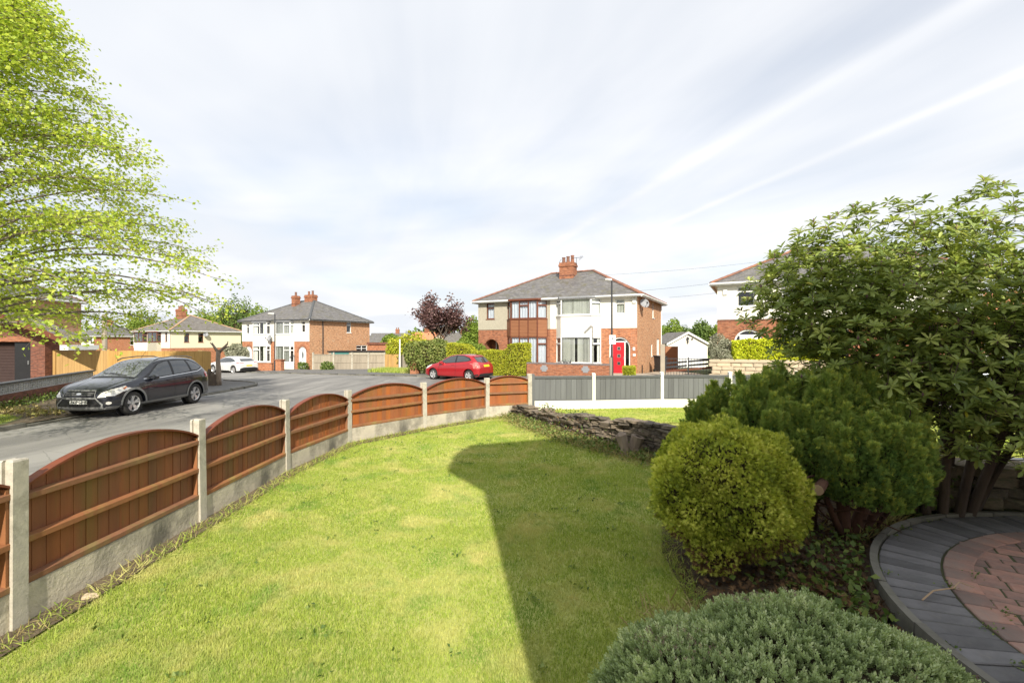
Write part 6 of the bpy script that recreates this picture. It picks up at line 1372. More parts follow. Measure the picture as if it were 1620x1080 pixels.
# --- lime tree at the left
lt = thing('lime_tree', 'large lime tree in fresh yellow-green leaf overhanging the road at far left', 'tree', (-14.0, 11.6, -.1), 0)
m = MB(); rr = random.Random(4); tips = []
tr = [(0, 0, -.2), (.05, 0, 1.2), (.0, .05, 2.6), (.1, .0, 5), (.05, .05, 8), (0, 0, 13.8)]
m.tube(tr, [.34, .27, .24, .19, .11, .03], 12)
nb = 125
for i in range(nb):
    z = 2.5 + 11.3 * (i / nb) ** 1.15; Rz = (6.2 - 1.6 * max(0, 3.3 - z)) - .50 * max(0, z - 3.9)
    a = i * 2.399 + rr.uniform(-.3, .3)
    if math.cos(a) < -.15 and i % 2: a = rr.uniform(-1.5, 1.5)
    # branch rises a little, then droops out
    P = []; d = Vector((math.cos(a), math.sin(a), rr.uniform(.55, .95) if z > 4 else .5)).normalized(); p = Vector((0, 0, z * .82 if z > 4 else z - .5)); Lb = Rz * rr.uniform(.84, 1.05); n = 9
    for k in range(n + 1):
        P.append(p.copy()); p = p + d * Lb / n; d = (d + Vector((rr.uniform(-.09, .09), rr.uniform(-.09, .09), -.105 + rr.uniform(-.05, .05)))).normalized()
    r0 = .05 * (1 - z / 18); m.tube(P, [r0 * (1 - .88 * k / n) + .004 for k in range(n + 1)], 5, cap=False)
    for k in range(2, n + 1):
        for s in (-1, 1):
            for rep in range(2):
                dd = (P[k] - P[k - 1]).normalized(); side = dd.cross(Vector((0, 0, 1))).normalized() * s
                nd = (dd * rr.uniform(.5, 1.1) + side * rr.uniform(.5, 1.1) + Vector((0, 0, rr.uniform(-.45, .75)))).normalized(); Lt = rr.uniform(.5, 1.25) * (1.1 - .35 * k / n)
                Q = [P[k - rr.randint(0, 1)]]; dq = nd
                for j in range(4):
                    Q.append(Q[-1] + dq * Lt / 4); dq = (dq + Vector((rr.uniform(-.2, .2), rr.uniform(-.2, .2), -.07))).normalized(); tips.append((Q[-1], dq.copy()))
                m.tube(Q, [.006, .005, .004, .003, .002], 3, cap=False)
m.build('trunk', M['twig'], lt, smooth=True, fix=False)
rs = np.random.default_rng(5); P, A = clump(tips, 4, .11, rs, .8, .6)
A[:, 2] -= .25
leaves('foliage', P, A, up_normals(len(P), .75), rs.uniform(.07, .12, len(P)), TPL_LEAF, M['lime'], lt, v=np.clip(rs.normal(.5, .28, len(P)), 0, 1))
print('lime leaves', len(P))

# --- generic broadleaf trees / shrubs
def broad(name, label, cat, loc, mat, h, crown, leafsize, nleaf, seed, trunk_r=.15, base=.3, group=None, core=None, amp=.25, freq=2.2, barkm=None, depth=.55):
    """crown = list of (dx,dy,dz,rx,ry,rz)"""
    t = thing(name, label, cat, loc, 0, group); rr = random.Random(seed); m = MB(); tips = []
    top = max(c[2] for c in crown)
    if base > 0:
        m.tube([(0, 0, -.3), (0, 0, base), (.05, .02, top * .8)], [trunk_r, trunk_r * .8, trunk_r * .25], 8)
        for c in crown:
            for k in range(3):
                a = Vector((0, 0, base + (top - base) * rr.uniform(0, .5))); b = Vector((c[0] + rr.uniform(-.4, .4) * c[3], c[1] + rr.uniform(-.4, .4) * c[4], c[2] + rr.uniform(-.2, .5) * c[5])); mid = a.lerp(b, .5) + Vector((0, 0, -.05 * c[5]))
                m.tube([a, mid, b], [trunk_r * .5, trunk_r * .3, trunk_r * .1], 5, cap=False)
        m.build('trunk', barkm or M['bark'], t)
    Ps, Ns = [], []; tot = sum(c[3] * c[5] for c in crown)
    for i, c in enumerate(crown):
        p, n_ = ellipse_pts(int(nleaf * c[3] * c[5] / tot), c[:3], c[3:], seed + i * 3, amp, freq, depth); Ps.append(p); Ns.append(n_)
    P = np.concatenate(Ps); N = np.concatenate(Ns); keep = np.ones(len(P), bool)
    for c in crown:
        q = (P - np.array(c[:3])) / np.array(c[3:]); keep &= (q ** 2).sum(1) > .16
    P = P[keep]; N = N[keep]; n = len(P); A = unit(N * .5 + rng.normal(size=(n, 3)) * .8)
    # clumpy tone, by leaf age, not by light
    v = np.clip(.5 + .22 * np.sin(P[:, 0] * 3.1 / max(.3, crown[0][3]) * 2 + seed) * np.sin(P[:, 2] * 2.7 / max(.3, crown[0][5]) * 2) + rng.normal(0, .2, n), 0, 1)
    leaves('foliage', P, A, unit(N + rng.normal(size=(n, 3)) * .5), rng.uniform(.6, 1.3, n) * leafsize, TPL_LEAF, mat, t, v=v)
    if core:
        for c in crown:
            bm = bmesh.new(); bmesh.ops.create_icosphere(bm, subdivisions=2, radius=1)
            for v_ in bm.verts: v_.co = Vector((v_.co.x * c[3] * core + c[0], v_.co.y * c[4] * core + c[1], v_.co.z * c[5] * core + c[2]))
            me = bpy.data.meshes.new('inner_branches'); bm.to_mesh(me); bm.free(); me.materials.append(M['core']); link('inner_branches', me, t)  # solid dark core added behind the leaves, no real branches
    return t
def at(px_, Y): return (px_ - 810) * Y / 745
def crownset(seed, R0, H, n, z0):
    r = random.Random(seed); out = [(0, 0, z0 + H * .5, R0 * .72, R0 * .72, H * .5)]
    for i in range(n):
        a = i * 6.283 / n + r.uniform(-.3, .3); out.append((math.cos(a) * R0 * .5, math.sin(a) * R0 * .5, z0 + H * r.uniform(.3, .68), R0 * r.uniform(.38, .55), R0 * r.uniform(.38, .55), H * r.uniform(.22, .34)))
    return out
FT = [ # px, Y, half-width px, top y, mat, label
    (226, 95, 22, 492, 'treeg', 'pale green tree between the two left-hand houses'), (322, 92, 24, 484, 'treeg', 'rounded green tree just right of the cream house chimney'),
    (372, 84, 30, 472, 'treed', 'tallest green tree behind the cream house'), (410, 76, 26, 486, 'treeg', 'yellow-green tree touching the white pair roof on its left'),
    (348, 110, 30, 490, 'treed', 'dark tree at the back between the other trees behind the cream house'), (188, 105, 24, 509, 'treeg', 'low tree behind the distant brick house chimney'),
    (745, 70, 17, 503, 'treeg', 'bright tree just left of the house with the brown bay'), (1066, 74, 20, 506, 'treeg', 'bright leafy tree just right of the brick side wall'),
    (1107, 80, 22, 508, 'treed', 'rounded dark tree behind the white garage'), (1138, 78, 18, 513, 'treeg', 'tree behind the small brick outbuilding'), (1085, 95, 26, 515, 'treed', 'far tree filling the gap above the white garage'),
    (625, 66, 18, 530, 'treeg', 'bushy tree behind the white pole'), (1620, 60, 60, 500, 'treed', 'dark trees beyond the orange tiled roof')]
for i, (px_, Y, hwp, ty, mt, lb) in enumerate(FT):
    R0 = hwp * Y / 745; zt = 2 - (ty - 540) * Y / 745; x = at(px_, Y); g0 = G(x, Y); H = zt - g0 - .8
    broad('tree', lb, 'tree', (x, Y, g0), M[mt], H, crownset(i, R0, H, 6, .8), .34, 6500, 30 + i, .22, 1.2, 'trees behind the houses', core=.5, depth=.5)
# far woodland line at the horizon
V, N = [], []
for k in range(90):
    a = R(-58 + k * 1.3); d = 170 + 25 * math.sin(k * 1.7); h = 5.5 + 2.5 * math.sin(k * 2.3) + 1.5 * math.sin(k * .7)
    p, n_ = ellipse_pts(420, (math.sin(a) * d, math.cos(a) * d, -2.5 + h * .35), (7, 7, h * .62), k, .2, 2, .3, -.2); V.append(p); N.append(n_)
P = np.concatenate(V); Nn = np.concatenate(N); tag(leaves('woodland', P, unit(Nn + rng.normal(size=P.shape)), Nn, 1.5, TPL_LEAF, M['treed']), 'low dark line of far-off trees along the horizon', 'woodland', kind='stuff')

# copper tree: open branches with clumps
def open_tree(name, label, loc, mat, seed, H, trunk_r, L, depth, per, lsz, spread, updir=.12, kids=(3, 4), sp=.16, bark=None, lean=(0, 0, 1), group=None):
    t = thing(name, label, 'tree', loc, 0, group); m = MB(); rr = random.Random(seed); tips = []
    m.tube([(0, 0, -.2), (0, 0, H * .5), (.02, 0, H)], [trunk_r, trunk_r * .85, trunk_r * .7], 8, cap=False)
    for k in range(6):
        a = k * 6.283 / 6 + rr.uniform(-.3, .3); skeleton(m, (0, 0, H * rr.uniform(.6, 1)), (math.cos(a) * spread, math.sin(a) * spread, 1), L * rr.uniform(.8, 1.15), trunk_r * .5, depth, rr, tips, 0, .75, updir, .006, kids, 4, .2)
    m.build('trunk', bark or M['bark'], t, fix=False); rs = np.random.default_rng(seed); P, A = clump(tips, per, sp, rs, .8, .4)
    leaves('foliage', P, A, up_normals(len(P), 1), rs.uniform(.7, 1.3, len(P)) * lsz, TPL_LEAF, mat, t); return t
open_tree('copper_tree', 'copper-leaved purple tree rising above the mixed hedge', (-5.75, 36.5, -.3), M['copper'], 8, 2.2, .12, 1.75, 2, 26, .17, .75, .16, (3, 4), .20)
# hedges --------------------------------------------------------------
def hedge(name, label, path, tops, thick, mat, n, leafsz, z0=-.2, cat='hedge', seed=0, rough=.05, coremat='core', round_=.12):
    """path pts (x,y), tops z at each; clipped hedge"""
    t = thing(name, label, cat, (path[0][0], path[0][1], 0), 0); W2 = [Vector(p) for p in path]; cu = [0]
    for a, b in zip(W2[:-1], W2[1:]): cu.append(cu[-1] + (b - a).length)
    def ev(s):
        s = min(max(s, 0), cu[-1] - 1e-5)
        for i in range(len(W2) - 1):
            if s <= cu[i + 1]:
                k = (s - cu[i]) / (cu[i + 1] - cu[i]); k2 = k * k * (3 - 2 * k); d = (W2[i + 1] - W2[i]).normalized(); return W2[i].lerp(W2[i + 1], k), Vector((d.y, -d.x)), tops[i] * (1 - k2) + tops[i + 1] * k2
    P, N = [], []; L = cu[-1]; r = random.Random(seed)
    for k in range(n):
        u = r.random(); s = r.random() * L; p, nn, tp = ev(s); h = tp - z0
        aF, aT = h, thick; w = r.random() * (2 * aF + aT) ; j = rough * noise.noise(Vector((s * 1.5, w * 1.5, seed))) * 2 - abs(r.gauss(0, .04))
        if w < aF: q = (p + nn * (thick / 2 + j)); P.append((q.x, q.y, z0 + w)); N.append((nn.x, nn.y, .15))
        elif w < 2 * aF: q = (p - nn * (thick / 2 + j)); P.append((q.x, q.y, z0 + w - aF)); N.append((-nn.x, -nn.y, .15))
        else: o = (w - 2 * aF) - aT / 2; q = p + nn * o; e = max(0, abs(o) - (aT / 2 - round_)) / round_; P.append((q.x, q.y, tp + j - e * e * .08)); N.append((nn.x * o * .5, nn.y * o * .5, 1))
    for se, sg in ((0, -1), (L, 1)):
        p, nn, tp = ev(se); dd = Vector((-nn.y, nn.x)) * sg
        for k in range(int(n * .07)): o = r.uniform(-.5, .5) * thick; P.append((p.x + nn.x * o + dd.x * -abs(r.gauss(0, .03)), p.y + nn.y * o + dd.y * -abs(r.gauss(0, .03)), r.uniform(z0, tp))); N.append((dd.x, dd.y, .1))
    P = np.array(P) - np.array([path[0][0], path[0][1], 0]); N = unit(np.array(N)); k = len(P)
    leaves('foliage', P, unit(N * .6 + rng.normal(size=P.shape) * .7), unit(N + rng.normal(size=P.shape) * .5), rng.uniform(.6, 1.3, k) * leafsz, TPL_LEAF, mat, t)
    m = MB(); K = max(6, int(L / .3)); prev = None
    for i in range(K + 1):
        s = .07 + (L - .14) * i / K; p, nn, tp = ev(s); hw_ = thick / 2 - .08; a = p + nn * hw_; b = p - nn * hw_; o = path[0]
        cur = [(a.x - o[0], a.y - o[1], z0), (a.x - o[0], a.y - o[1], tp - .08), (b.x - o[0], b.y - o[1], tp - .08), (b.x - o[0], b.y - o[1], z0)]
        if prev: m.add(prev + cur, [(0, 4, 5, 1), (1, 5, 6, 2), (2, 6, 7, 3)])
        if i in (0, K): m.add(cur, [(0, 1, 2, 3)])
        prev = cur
    m.build('inner_branches', M[coremat], t); return t  # added solid filler that stops the view through the hedge, not branches
hedge('clipped_hedge', 'yellow-green clipped hedge with raised shoulders behind the red car', [(-3.95, 30.35), (-3.0, 29.85), (-2.2, 29.43), (-.3, 28.45), (.05, 28.25), (.95, 27.8)], [1.86, 1.80, 1.40, 1.42, 1.86, 1.90], .9, M['privet'], 26000, .075, -.15, seed=1)
hedge('box_bush', 'small square clipped box bush beside the red door house', [(6.0, 25.35), (6.55, 25.1)], [.66, .66], .5, M['privet'], 3500, .06, -.1, 'bush', seed=2)
broad('laurel_hedge', 'bright green laurel hedge left of the brown bay house', 'hedge', (-3.4, 33.2, -.2), M['treeg'], 2, [(0, 0, 1.2, .9, .6, 1.05), (1.0, .1, 1.1, .8, .6, .95), (-.9, 0, 1.0, .7, .6, .9)], .12, 7000, 61, .08, .2, core=.7, amp=.12, depth=.2)
broad('mixed_hedge', 'tall shaggy mixed hedge between the brick pillar and the yellow hedge', 'hedge', (-5.3, 32.0, -.25), M['hedgeg'], 2.5, [(-.3, 0, 1.2, 1.0, .8, 1.1), (.7, 0, 1.1, .9, .8, 1.15), (-1.3, .6, 1.3, .9, .8, 1.0), (.2, .5, 1.5, .9, .7, .9)], .13, 12000, 62, .08, .2, core=.72, amp=.15, depth=.25)
broad('olive_bush', 'yellow-olive bush behind the white pole', 'bush', (at(648, 45), 45, -.8), M['privet'], 3, [(0, 0, 1.9, 1.5, 1.2, 1.7), (-1.3, .3, 1.7, 1.0, 1, 1.3), (1.5, 0, 1.6, 1.1, 1, 1.4)], .2, 6000, 63, .1, .3, core=.6, depth=.35)
broad('silver_shrub', 'pale silvery shrub left of the white pair', 'bush', (at(373, 46), 46, -1.0), M['olive'], 2, [(0, 0, 1.6, .95, .9, 1.3)], .16, 5000, 64, .08, .2, core=.65, depth=.3)
hedge('lemon_hedge', 'lemon-yellow privet hedge above the buff stone wall', [(11.2, 23.85), (12.6, 23.3), (14.2, 22.7), (15.5, 22.2)], [2.02, 2.08, 2.0, 1.95], .8, M['lemon'], 15000, .085, .9, seed=3, rough=.1)
broad('olive_shrub', 'small olive-grey shrub at the left end of the lemon hedge', 'bush', (11.1, 24.9, .3), M['olive'], 1.6, [(0, 0, 1.25, .62, .5, .72)], .08, 4500, 65, .05, .2, core=.6, depth=.3)
broad('round_shrub', 'low rounded straw-coloured shrub on the buff stone wall end', 'bush', (10.5, 23.6, .3), M['olive'], 1.0, [(0, 0, .92, .5, .45, .42)], .05, 5000, 66, .05, .1, core=.75, depth=.12)
broad('pot_plant', 'ragged weeds against the grey panel fence', 'plant', (-17.4, 44.2, -.75), M['weed'], .6, [(0, 0, .3, .55, .3, .5)], .14, 900, 67, .02, 0, depth=.5)
broad('wall_shrub', 'small grassy shrub by the white arched door', 'plant', (-20.9, 47.0, -.8), M['weed'], .6, [(0, 0, .3, .45, .3, .45)], .14, 700, 68, .02, 0, depth=.5)
tag(blades('grass', [(-11.3, 36.6), (-7.1, 33), (-6.9, 34.5), (-8.6, 40), (-11.2, 42.5)], [(33, 43, 160, .30, .05)], lambda x, y: G(x, y) + .05, M['grass'], .5), 'rough grass verge in front of the green boards', 'grass')
tag(blades('grass', [(-16.2, 9), (-13.5, 9), (-13.4, 12.2), (-14.0, 13.4), (-15.2, 14.2), (-16.4, 14.2)], [(9, 14.5, 1500, .05, .016)], lambda x, y: G(x, y) + .08, M['grass'], .8), 'patch of bright grass on the verge under the lime tree', 'grass')
# weeds at the foot of the screen wall
def scatter_plants(name, label, pts, mat, n, spread, lsz, h, tpl=TPL_LEAF, cat='weeds', zf=None, seed=0):
    rs = np.random.default_rng(seed); P = []; 
    for (x, y, r_) in pts: P.append(np.c_[x + rs.normal(0, r_, n), y + rs.normal(0, r_, n)])
    P = np.concatenate(P)
    if name != 'joint_weeds': P = P[np.hypot(P[:, 0] - PC[0], P[:, 1] - PC[1]) > PR + .1]
    if name in ('leaf_litter', 'ground_cover', 'dead_sprigs'): P = P[inpoly(P, BED)]
    z = np.array([(zf or ZL)(a, b) for a, b in P]); P = np.c_[P, z + rs.random(len(P)) ** 1.6 * h]
    A = unit(np.c_[rs.normal(size=(len(P), 2)), rs.uniform(.1, 1.2, len(P))]); return tag(leaves(name, P, A, up_normals(len(P), .8), rs.uniform(.5, 1.3, len(P)) * lsz, tpl, mat), label, cat, kind='stuff')
scatter_plants('weeds', 'dark weeds growing along the foot of the screen block wall', [(-16.1 - i * .42, 13.9 + i * .92, .28) for i in range(8)], M['weed'], 220, 0, .08, .24, zf=lambda x, y: G(x, y) + .08, seed=1)
scatter_plants('weeds', 'dry stalks and weeds on the verge beside the grass patch', [(-15.9, 14.9, .25), (-15.0, 14.6, .3), (-13.9, 14.0, .3)], M['straw'], 160, 0, .10, .10, zf=lambda x, y: G(x, y) + .09, seed=2)
# bed along the dry stone wall
bedp = []
for i in range(30):
    s = i / 29 * 6.3; p, d, tp = wat(s); n_ = Vector((d.y, -d.x)); w = .25 + .25 * min(1, s / 3)
    q = p + n_ * w; bedp.append((q.x, q.y, .16))
scatter_plants('weeds', 'green weeds and creepers at the foot of the dry stone wall', bedp, M['weed'], 130, 0, .055, .13, seed=3)
scatter_plants('dry_weeds', 'yellowing dry grass and stalks along the dry stone wall', [(a, b, .22) for a, b, c in bedp], M['straw'], 260, 0, .10, .10, TPL_STRAW, seed=4)
scatter_plants('creeper', 'creeper trailing over the dry stone wall face', [(wat(s)[0].x + .03, wat(s)[0].y - .08, .1) for s in (1.2, 1.5, 2.0, 2.3, 2.5, 3.0, 3.6, 4.2, 5.0)], M['weed'], 200, 0, .05, .50, seed=5)
scatter_plants('creeper', 'reddish dry stems hanging on the middle of the dry stone wall', [(wat(s)[0].x - .02, wat(s)[0].y - .10, .12) for s in (1.9, 2.2, 2.6, 2.9)], M['browntip'], 110, 0, .055, .40, TPL_LONG, seed=6)
# grassy fringe at foot of the garden fence
fr = []
for i in range(len(FPOST) - 1):
    a, b = Vector(FPOST[i]), Vector(FPOST[i + 1]); d = (b - a).normalized(); n_ = Vector((d.y, -d.x))
    for k in range(9): q = a.lerp(b, k / 9) + n_ * .19; fr.append((q.x, q.y, .07))
scatter_plants('tufts', 'long grass and debris along the foot of the arched fence', fr[8:], M['straw'], 45, 0, .07, .02, TPL_STRAW, seed=7)
scatter_plants('tufts', 'unmown green grass tufts along the foot of the arched fence', fr[8:], M['grass'], 55, 0, .085, .02, TPL_STRAW, seed=8)
sA = link('stone', SD3[2], None, (-3.24, 3.62, .03), (0, .2, .5), (.10, .07, .05)); tag(sA, 'pale loose stone lying at the foot of the fence', 'stone')
# tree stump by the wall
stp = thing('tree_stump', 'weathered forked grey stump on the bed below the dry stone wall', 'stump', (2.02, 8.02, .05), 0)
m = MB(); m.tube([(-.08, 0, -.1), (-.10, 0, .15), (-.16, .02, .36), (-.17, 0, .38)], [.11, .085, .10, .05], 9); m.tube([(.08, 0, -.1), (.07, 0, .15), (.12, -.02, .34), (.13, -.02, .36)], [.12, .10, .115, .06], 9); m.tube([(0, .05, -.1), (.0, .03, .2)], [.12, .07], 8); m.build('stump', M['deadwood'], stp)
# pollarded tree
pt = thing('pollarded_tree', 'pollarded bare tree with knobbly branches and a hollow split stump by the corner', 'tree', (-14.85, 23.75, -.2), 0)
m = MB(); m.tube([(0, 0, -.1), (.02, 0, .3), (.06, 0, .75), (.02, 0, 1.25), (.05, 0, 1.72)], [.20, .15, .12, .10, .11], 9)
m.tube([(.05, 0, 1.65), (-.12, 0, 1.85), (-.28, 0, 2.12)], [.09, .06, .035], 6); m.tube([(.05, 0, 1.65), (.25, 0, 1.82), (.50, 0, 2.08), (.52, 0, 2.2)], [.09, .07, .04, .03], 6); m.tube([(.32, 0, 1.85), (.55, .05, 1.95)], [.05, .03], 5); m.tube([(-.2, 0, 1.95), (-.38, 0, 2.15)], [.04, .02], 5); m.build('trunk', M['deadwood'], pt, smooth=True)
m = MB(); m.tube([(-.28, -.1, -.1), (-.30, -.12, .4), (-.36, -.12, .82)], [.22, .17, .05], 7); m.tube([(-.1, -.16, -.1), (-.12, -.2, .5), (-.14, -.2, .68)], [.18, .13, .04], 7); m.build('stump', M['bark'], pt)

# --- shrubs in the bed: shared foliage maker
def blobs(parts, n, seed, amp, freq, depth, tpl_dir=.9, rej=.0, zcut=None, jit=.45, dense=True):
    Ps, Ns = [], []; area = [((c[3] * c[5]) ** .9) for c in parts]; tot = sum(area)
    for i, c in enumerate(parts):
        p, n_ = ellipse_pts(int(n * area[i] / tot), c[:3], c[3:6], seed + i, amp, freq, depth); Ps.append(p); Ns.append(n_)
    P = np.concatenate(Ps); N = np.concatenate(Ns); keep = np.ones(len(P), bool)
    for c in parts: keep &= (((P - np.array(c[:3])) / np.array(c[3:6])) ** 2).sum(1) > (.52 if dense else .3)
    if zcut is not None: keep &= P[:, 2] > zcut
    return P[keep], N[keep]
def add_core(t, parts, s, mat, name='inner_branches'):  # adds solid dark blobs behind the leaves in place of branches
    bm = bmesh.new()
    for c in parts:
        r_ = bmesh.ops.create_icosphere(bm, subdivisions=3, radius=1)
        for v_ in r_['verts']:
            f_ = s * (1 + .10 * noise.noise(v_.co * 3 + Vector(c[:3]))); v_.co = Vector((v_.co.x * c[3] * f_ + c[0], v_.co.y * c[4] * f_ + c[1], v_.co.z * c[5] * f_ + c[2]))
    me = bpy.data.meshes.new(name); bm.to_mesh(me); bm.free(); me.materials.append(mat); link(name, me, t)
# golden globe
gc = thing('golden_conifer', 'rounded golden-yellow dwarf conifer on the lawn edge', 'shrub', (1.88, 4.2, 0), 0)
gparts = [(0, 0, .70, .60, .56, .55), (-.10, -.05, .88, .46, .45, .36), (.22, .0, .82, .42, .42, .34), (-.28, -.02, .62, .36, .36, .34), (.34, -.05, .62, .36, .36, .34), (.05, -.1, .45, .42, .40, .28), (-.18, -.25, .26, .24, .22, .17)]
P, N = blobs(gparts, 60000, 70, .15, 3.4, .10, zcut=.08)
CD = unit(np.random.default_rng(71).normal(size=(150, 3))); c0 = np.array([0, 0, .68]); Dn = unit(P - c0); dm = (Dn @ CD.T).max(1); th_ = np.arccos(np.clip(dm, -1, 1))
dome_ = np.sqrt(np.clip(1 - (th_ / .24) ** 2, 0, 1)); P = P + Dn * ((dome_ - .75) * .085)[:, None]; idc = (Dn @ CD.T).argmax(1); N = unit(N * .6 + (Dn - CD[idc]) * 2.2)
n = len(P); A = unit(N * 1.0 + rng.normal(size=P.shape) * .55 + np.array([0, 0, .3]))
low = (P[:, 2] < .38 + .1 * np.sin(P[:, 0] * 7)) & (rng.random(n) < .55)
v = np.clip(.5 + .25 * np.sin(P[:, 0] * 9) * np.sin(P[:, 1] * 8 + P[:, 2] * 9) + rng.normal(0, .22, n), 0, 1)
leaves('foliage', P[~low], A[~low], rnd_dirs(n)[~low], rng.uniform(.030, .055, n)[~low], mk_spray(9, 3, .06, 1.0), M['gold'], gc, v=v[~low])
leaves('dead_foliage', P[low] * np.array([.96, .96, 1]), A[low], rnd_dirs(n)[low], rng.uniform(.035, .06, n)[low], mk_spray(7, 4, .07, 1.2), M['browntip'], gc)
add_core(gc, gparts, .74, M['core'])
m = MB()
for k in range(7): a = k * .9; m.tube([(0, 0, -.05), (.12 * math.cos(a), .12 * math.sin(a), .2), (.35 * math.cos(a), .35 * math.sin(a), .55)], [.04, .03, .015], 6)
m.build('stem', M['redbark'], gc)
# green conifers: upright plumes
def plume_conifer(label, loc, plumes, n, seed, stems, stub=None, group='green conifers in the bed'):
    t = thing('green_conifer', label, 'shrub', loc, 0, group); rs = np.random.default_rng(seed); Ps, As, vs = [], [], []; cores = []; plumes = [(a, b, c, d, e * .86) for a, b, c, d, e in plumes]
    for i, (x, y, z0, r0, h) in enumerate(plumes):
        k = int(n * r0 * h * .6); u = rs.random(k); zc = z0 + h * u; prof = r0 * np.sin(np.pi * np.clip(u * .80 + .16, 0, 1)) ** .62 * (1 - .35 * u); a = rs.uniform(0, 6.283, k); rad = prof * (1 + .20 * np.sin(a * 4 + zc * 11 + i) + .14 * np.sin(a * 7 - zc * 19) + .08 * np.sin(a * 13 + zc * 31)) * (1 - .30 * rs.random(k) ** 2)
        p = np.c_[x + np.cos(a) * rad, y + np.sin(a) * rad, zc]; Ps.append(p); As.append(unit(np.c_[np.cos(a), np.sin(a), np.full(k, 1.15)] + rs.normal(size=(k, 3)) * .35)); vs.append(np.clip(.35 + .25 * np.sin(a * 5 + zc * 8) + rs.normal(0, .18, k) + .25 * (u > .8), 0, 1)); cores.append((x, y, z0 + h * .45, r0 * .62, r0 * .62, h * .38))
        for q in range(int(60 * r0 * h / .3)):
            uu = rs.random() ** .8; z_ = z0 + h * uu; pr_ = r0 * np.sin(np.pi * np.clip(uu * .80 + .16, 0, 1)) ** .62 * (1 - .35 * uu) * .86; aa = rs.uniform(0, 6.283); bx, by = x + np.cos(aa) * pr_, y + np.sin(aa) * pr_
            hh_ = rs.uniform(.13, .26); rr2 = rs.uniform(.035, .06); kk = int(n * .0040); t_ = rs.random(kk); a2 = rs.uniform(0, 6.283, kk); ra = rr2 * (1 - t_ * .85)
            p = np.c_[bx + np.cos(a2) * ra + np.cos(aa) * t_ * hh_ * .35, by + np.sin(a2) * ra + np.sin(aa) * t_ * hh_ * .35, z_ - .05 + t_ * hh_]; Ps.append(p)
            As.append(unit(np.c_[np.cos(a2) * .8 + np.cos(aa) * .3, np.sin(a2) * .8 + np.sin(aa) * .3, np.full(kk, 1.2)] + rs.normal(size=(kk, 3)) * .2)); vs.append(np.clip(.45 + .35 * t_ + rs.normal(0, .12, kk), 0, 1))
    P = np.concatenate(Ps); A = np.concatenate(As); v = np.concatenate(vs)
    keep = np.ones(len(P), bool)
    for c in cores: keep &= (((P - np.array(c[:3])) / np.array(c[3:6])) ** 2).sum(1) > .85
    P, A, v = P[keep], A[keep], v[keep]; n_ = len(P); tip = (rs.random(n_) < .12) & (v > .35) | ((v > .80) & (rs.random(n_) < .45))
    sz = rs.uniform(.045, .085, n_)
    leaves('foliage', P[~tip], A[~tip], rnd_dirs(n_)[~tip], sz[~tip], mk_spray(9, seed, .07, .8), M['conif'], t, v=v[~tip])
    leaves('new_growth', P[tip] * 1.0, A[tip], rnd_dirs(n_)[tip], sz[tip] * 1.05, mk_spray(7, seed + 1, .065, .6), M['conif_tip'], t)  # paler sprays, partly random, more of them at plume tops and tips
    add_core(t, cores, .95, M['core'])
    m = MB()
    for s in stems: m.tube([s[0], Vector(s[0]).lerp(Vector(s[1]), .5) + Vector((.03, .02, -.05)), s[1]], [s[2], s[2] * .8, s[2] * .6], 9)
    rr = random.Random(seed)
    for k in range(26):
        s = stems[k % len(stems)]; p = Vector(s[0]).lerp(Vector(s[1]), rr.uniform(.3, 1)); d = Vector((rr.uniform(-1, 1), rr.uniform(-1, .3), rr.uniform(-.6, .9))).normalized(); m.tube([p, p + d * .18, p + d * .36 + Vector((0, 0, rr.uniform(-.1, .1)))], [.012, .008, .004], 4)
    m.build('trunk', M['redbark'], t, smooth=True, fix=False)
    if stub:
        q = MB().tube([stub[0], stub[1]], [.045, .05], 10).build('sawn_branch', M['redbark'], t); d = (Vector(stub[1]) - Vector(stub[0])).normalized()
        MB().tube([stub[1], Vector(stub[1]) + d * .006], [.047, .047], 12).build('cut_face', M['cut'], q)
    return t
plume_conifer('narrow green conifer at the left of the clump, beyond the golden bush', (2.42, 5.75, 0), [(-.13, 0, .2, .22, 1.12), (.12, .03, .15, .25, 1.42), (.0, -.05, .1, .22, 1.0)], 42000, 81, [((0, 0, -.1), (0, 0, .7), .06)])
plume_conifer('broad green conifer with upright plumes right behind the golden bush', (2.95, 4.95, 0), [(-.42, .05, .55, .24, 1.10), (-.22, .12, .60, .25, 1.16), (.0, .1, .65, .26, 1.10), (.22, .12, .70, .25, 1.02), (-.28, -.12, .50, .28, .92), (-.02, -.18, .45, .29, .98), (.22, -.10, .48, .28, .96), (.42, .0, .60, .24, .98)], 42000, 82, [((.15, .0, -.1), (-.1, 0, .9), .07), ((.2, .05, -.1), (.25, 0, .9), .06)])
plume_conifer('large green conifer above bare reddish trunks and a sawn branch', (3.50, 4.75, 0), [(-.36, .05, .70, .24, 1.02), (-.14, .1, .78, .25, 1.02), (.08, .1, .75, .26, .98), (.28, .05, .68, .26, .90), (.40, .0, .60, .24, .78), (-.22, -.18, .45, .28, .92), (.02, -.22, .42, .30, .90), (.22, -.2, .48, .28, .82), (.34, -.1, .52, .26, .72)], 42000, 83,
              [((-.2, -.05, -.1), (-.25, -.1, .75), .075), ((-.12, 0, -.1), (.12, -.05, .8), .07), ((-.05, .05, -.1), (.40, 0, .75), .055), ((.1, .05, -.1), (.48, .05, .7), .045), ((-.25, -.1, .1), (-.62, -.2, .85), .035)], ((-.52, -.25, .66), (-.74, -.50, .66)))
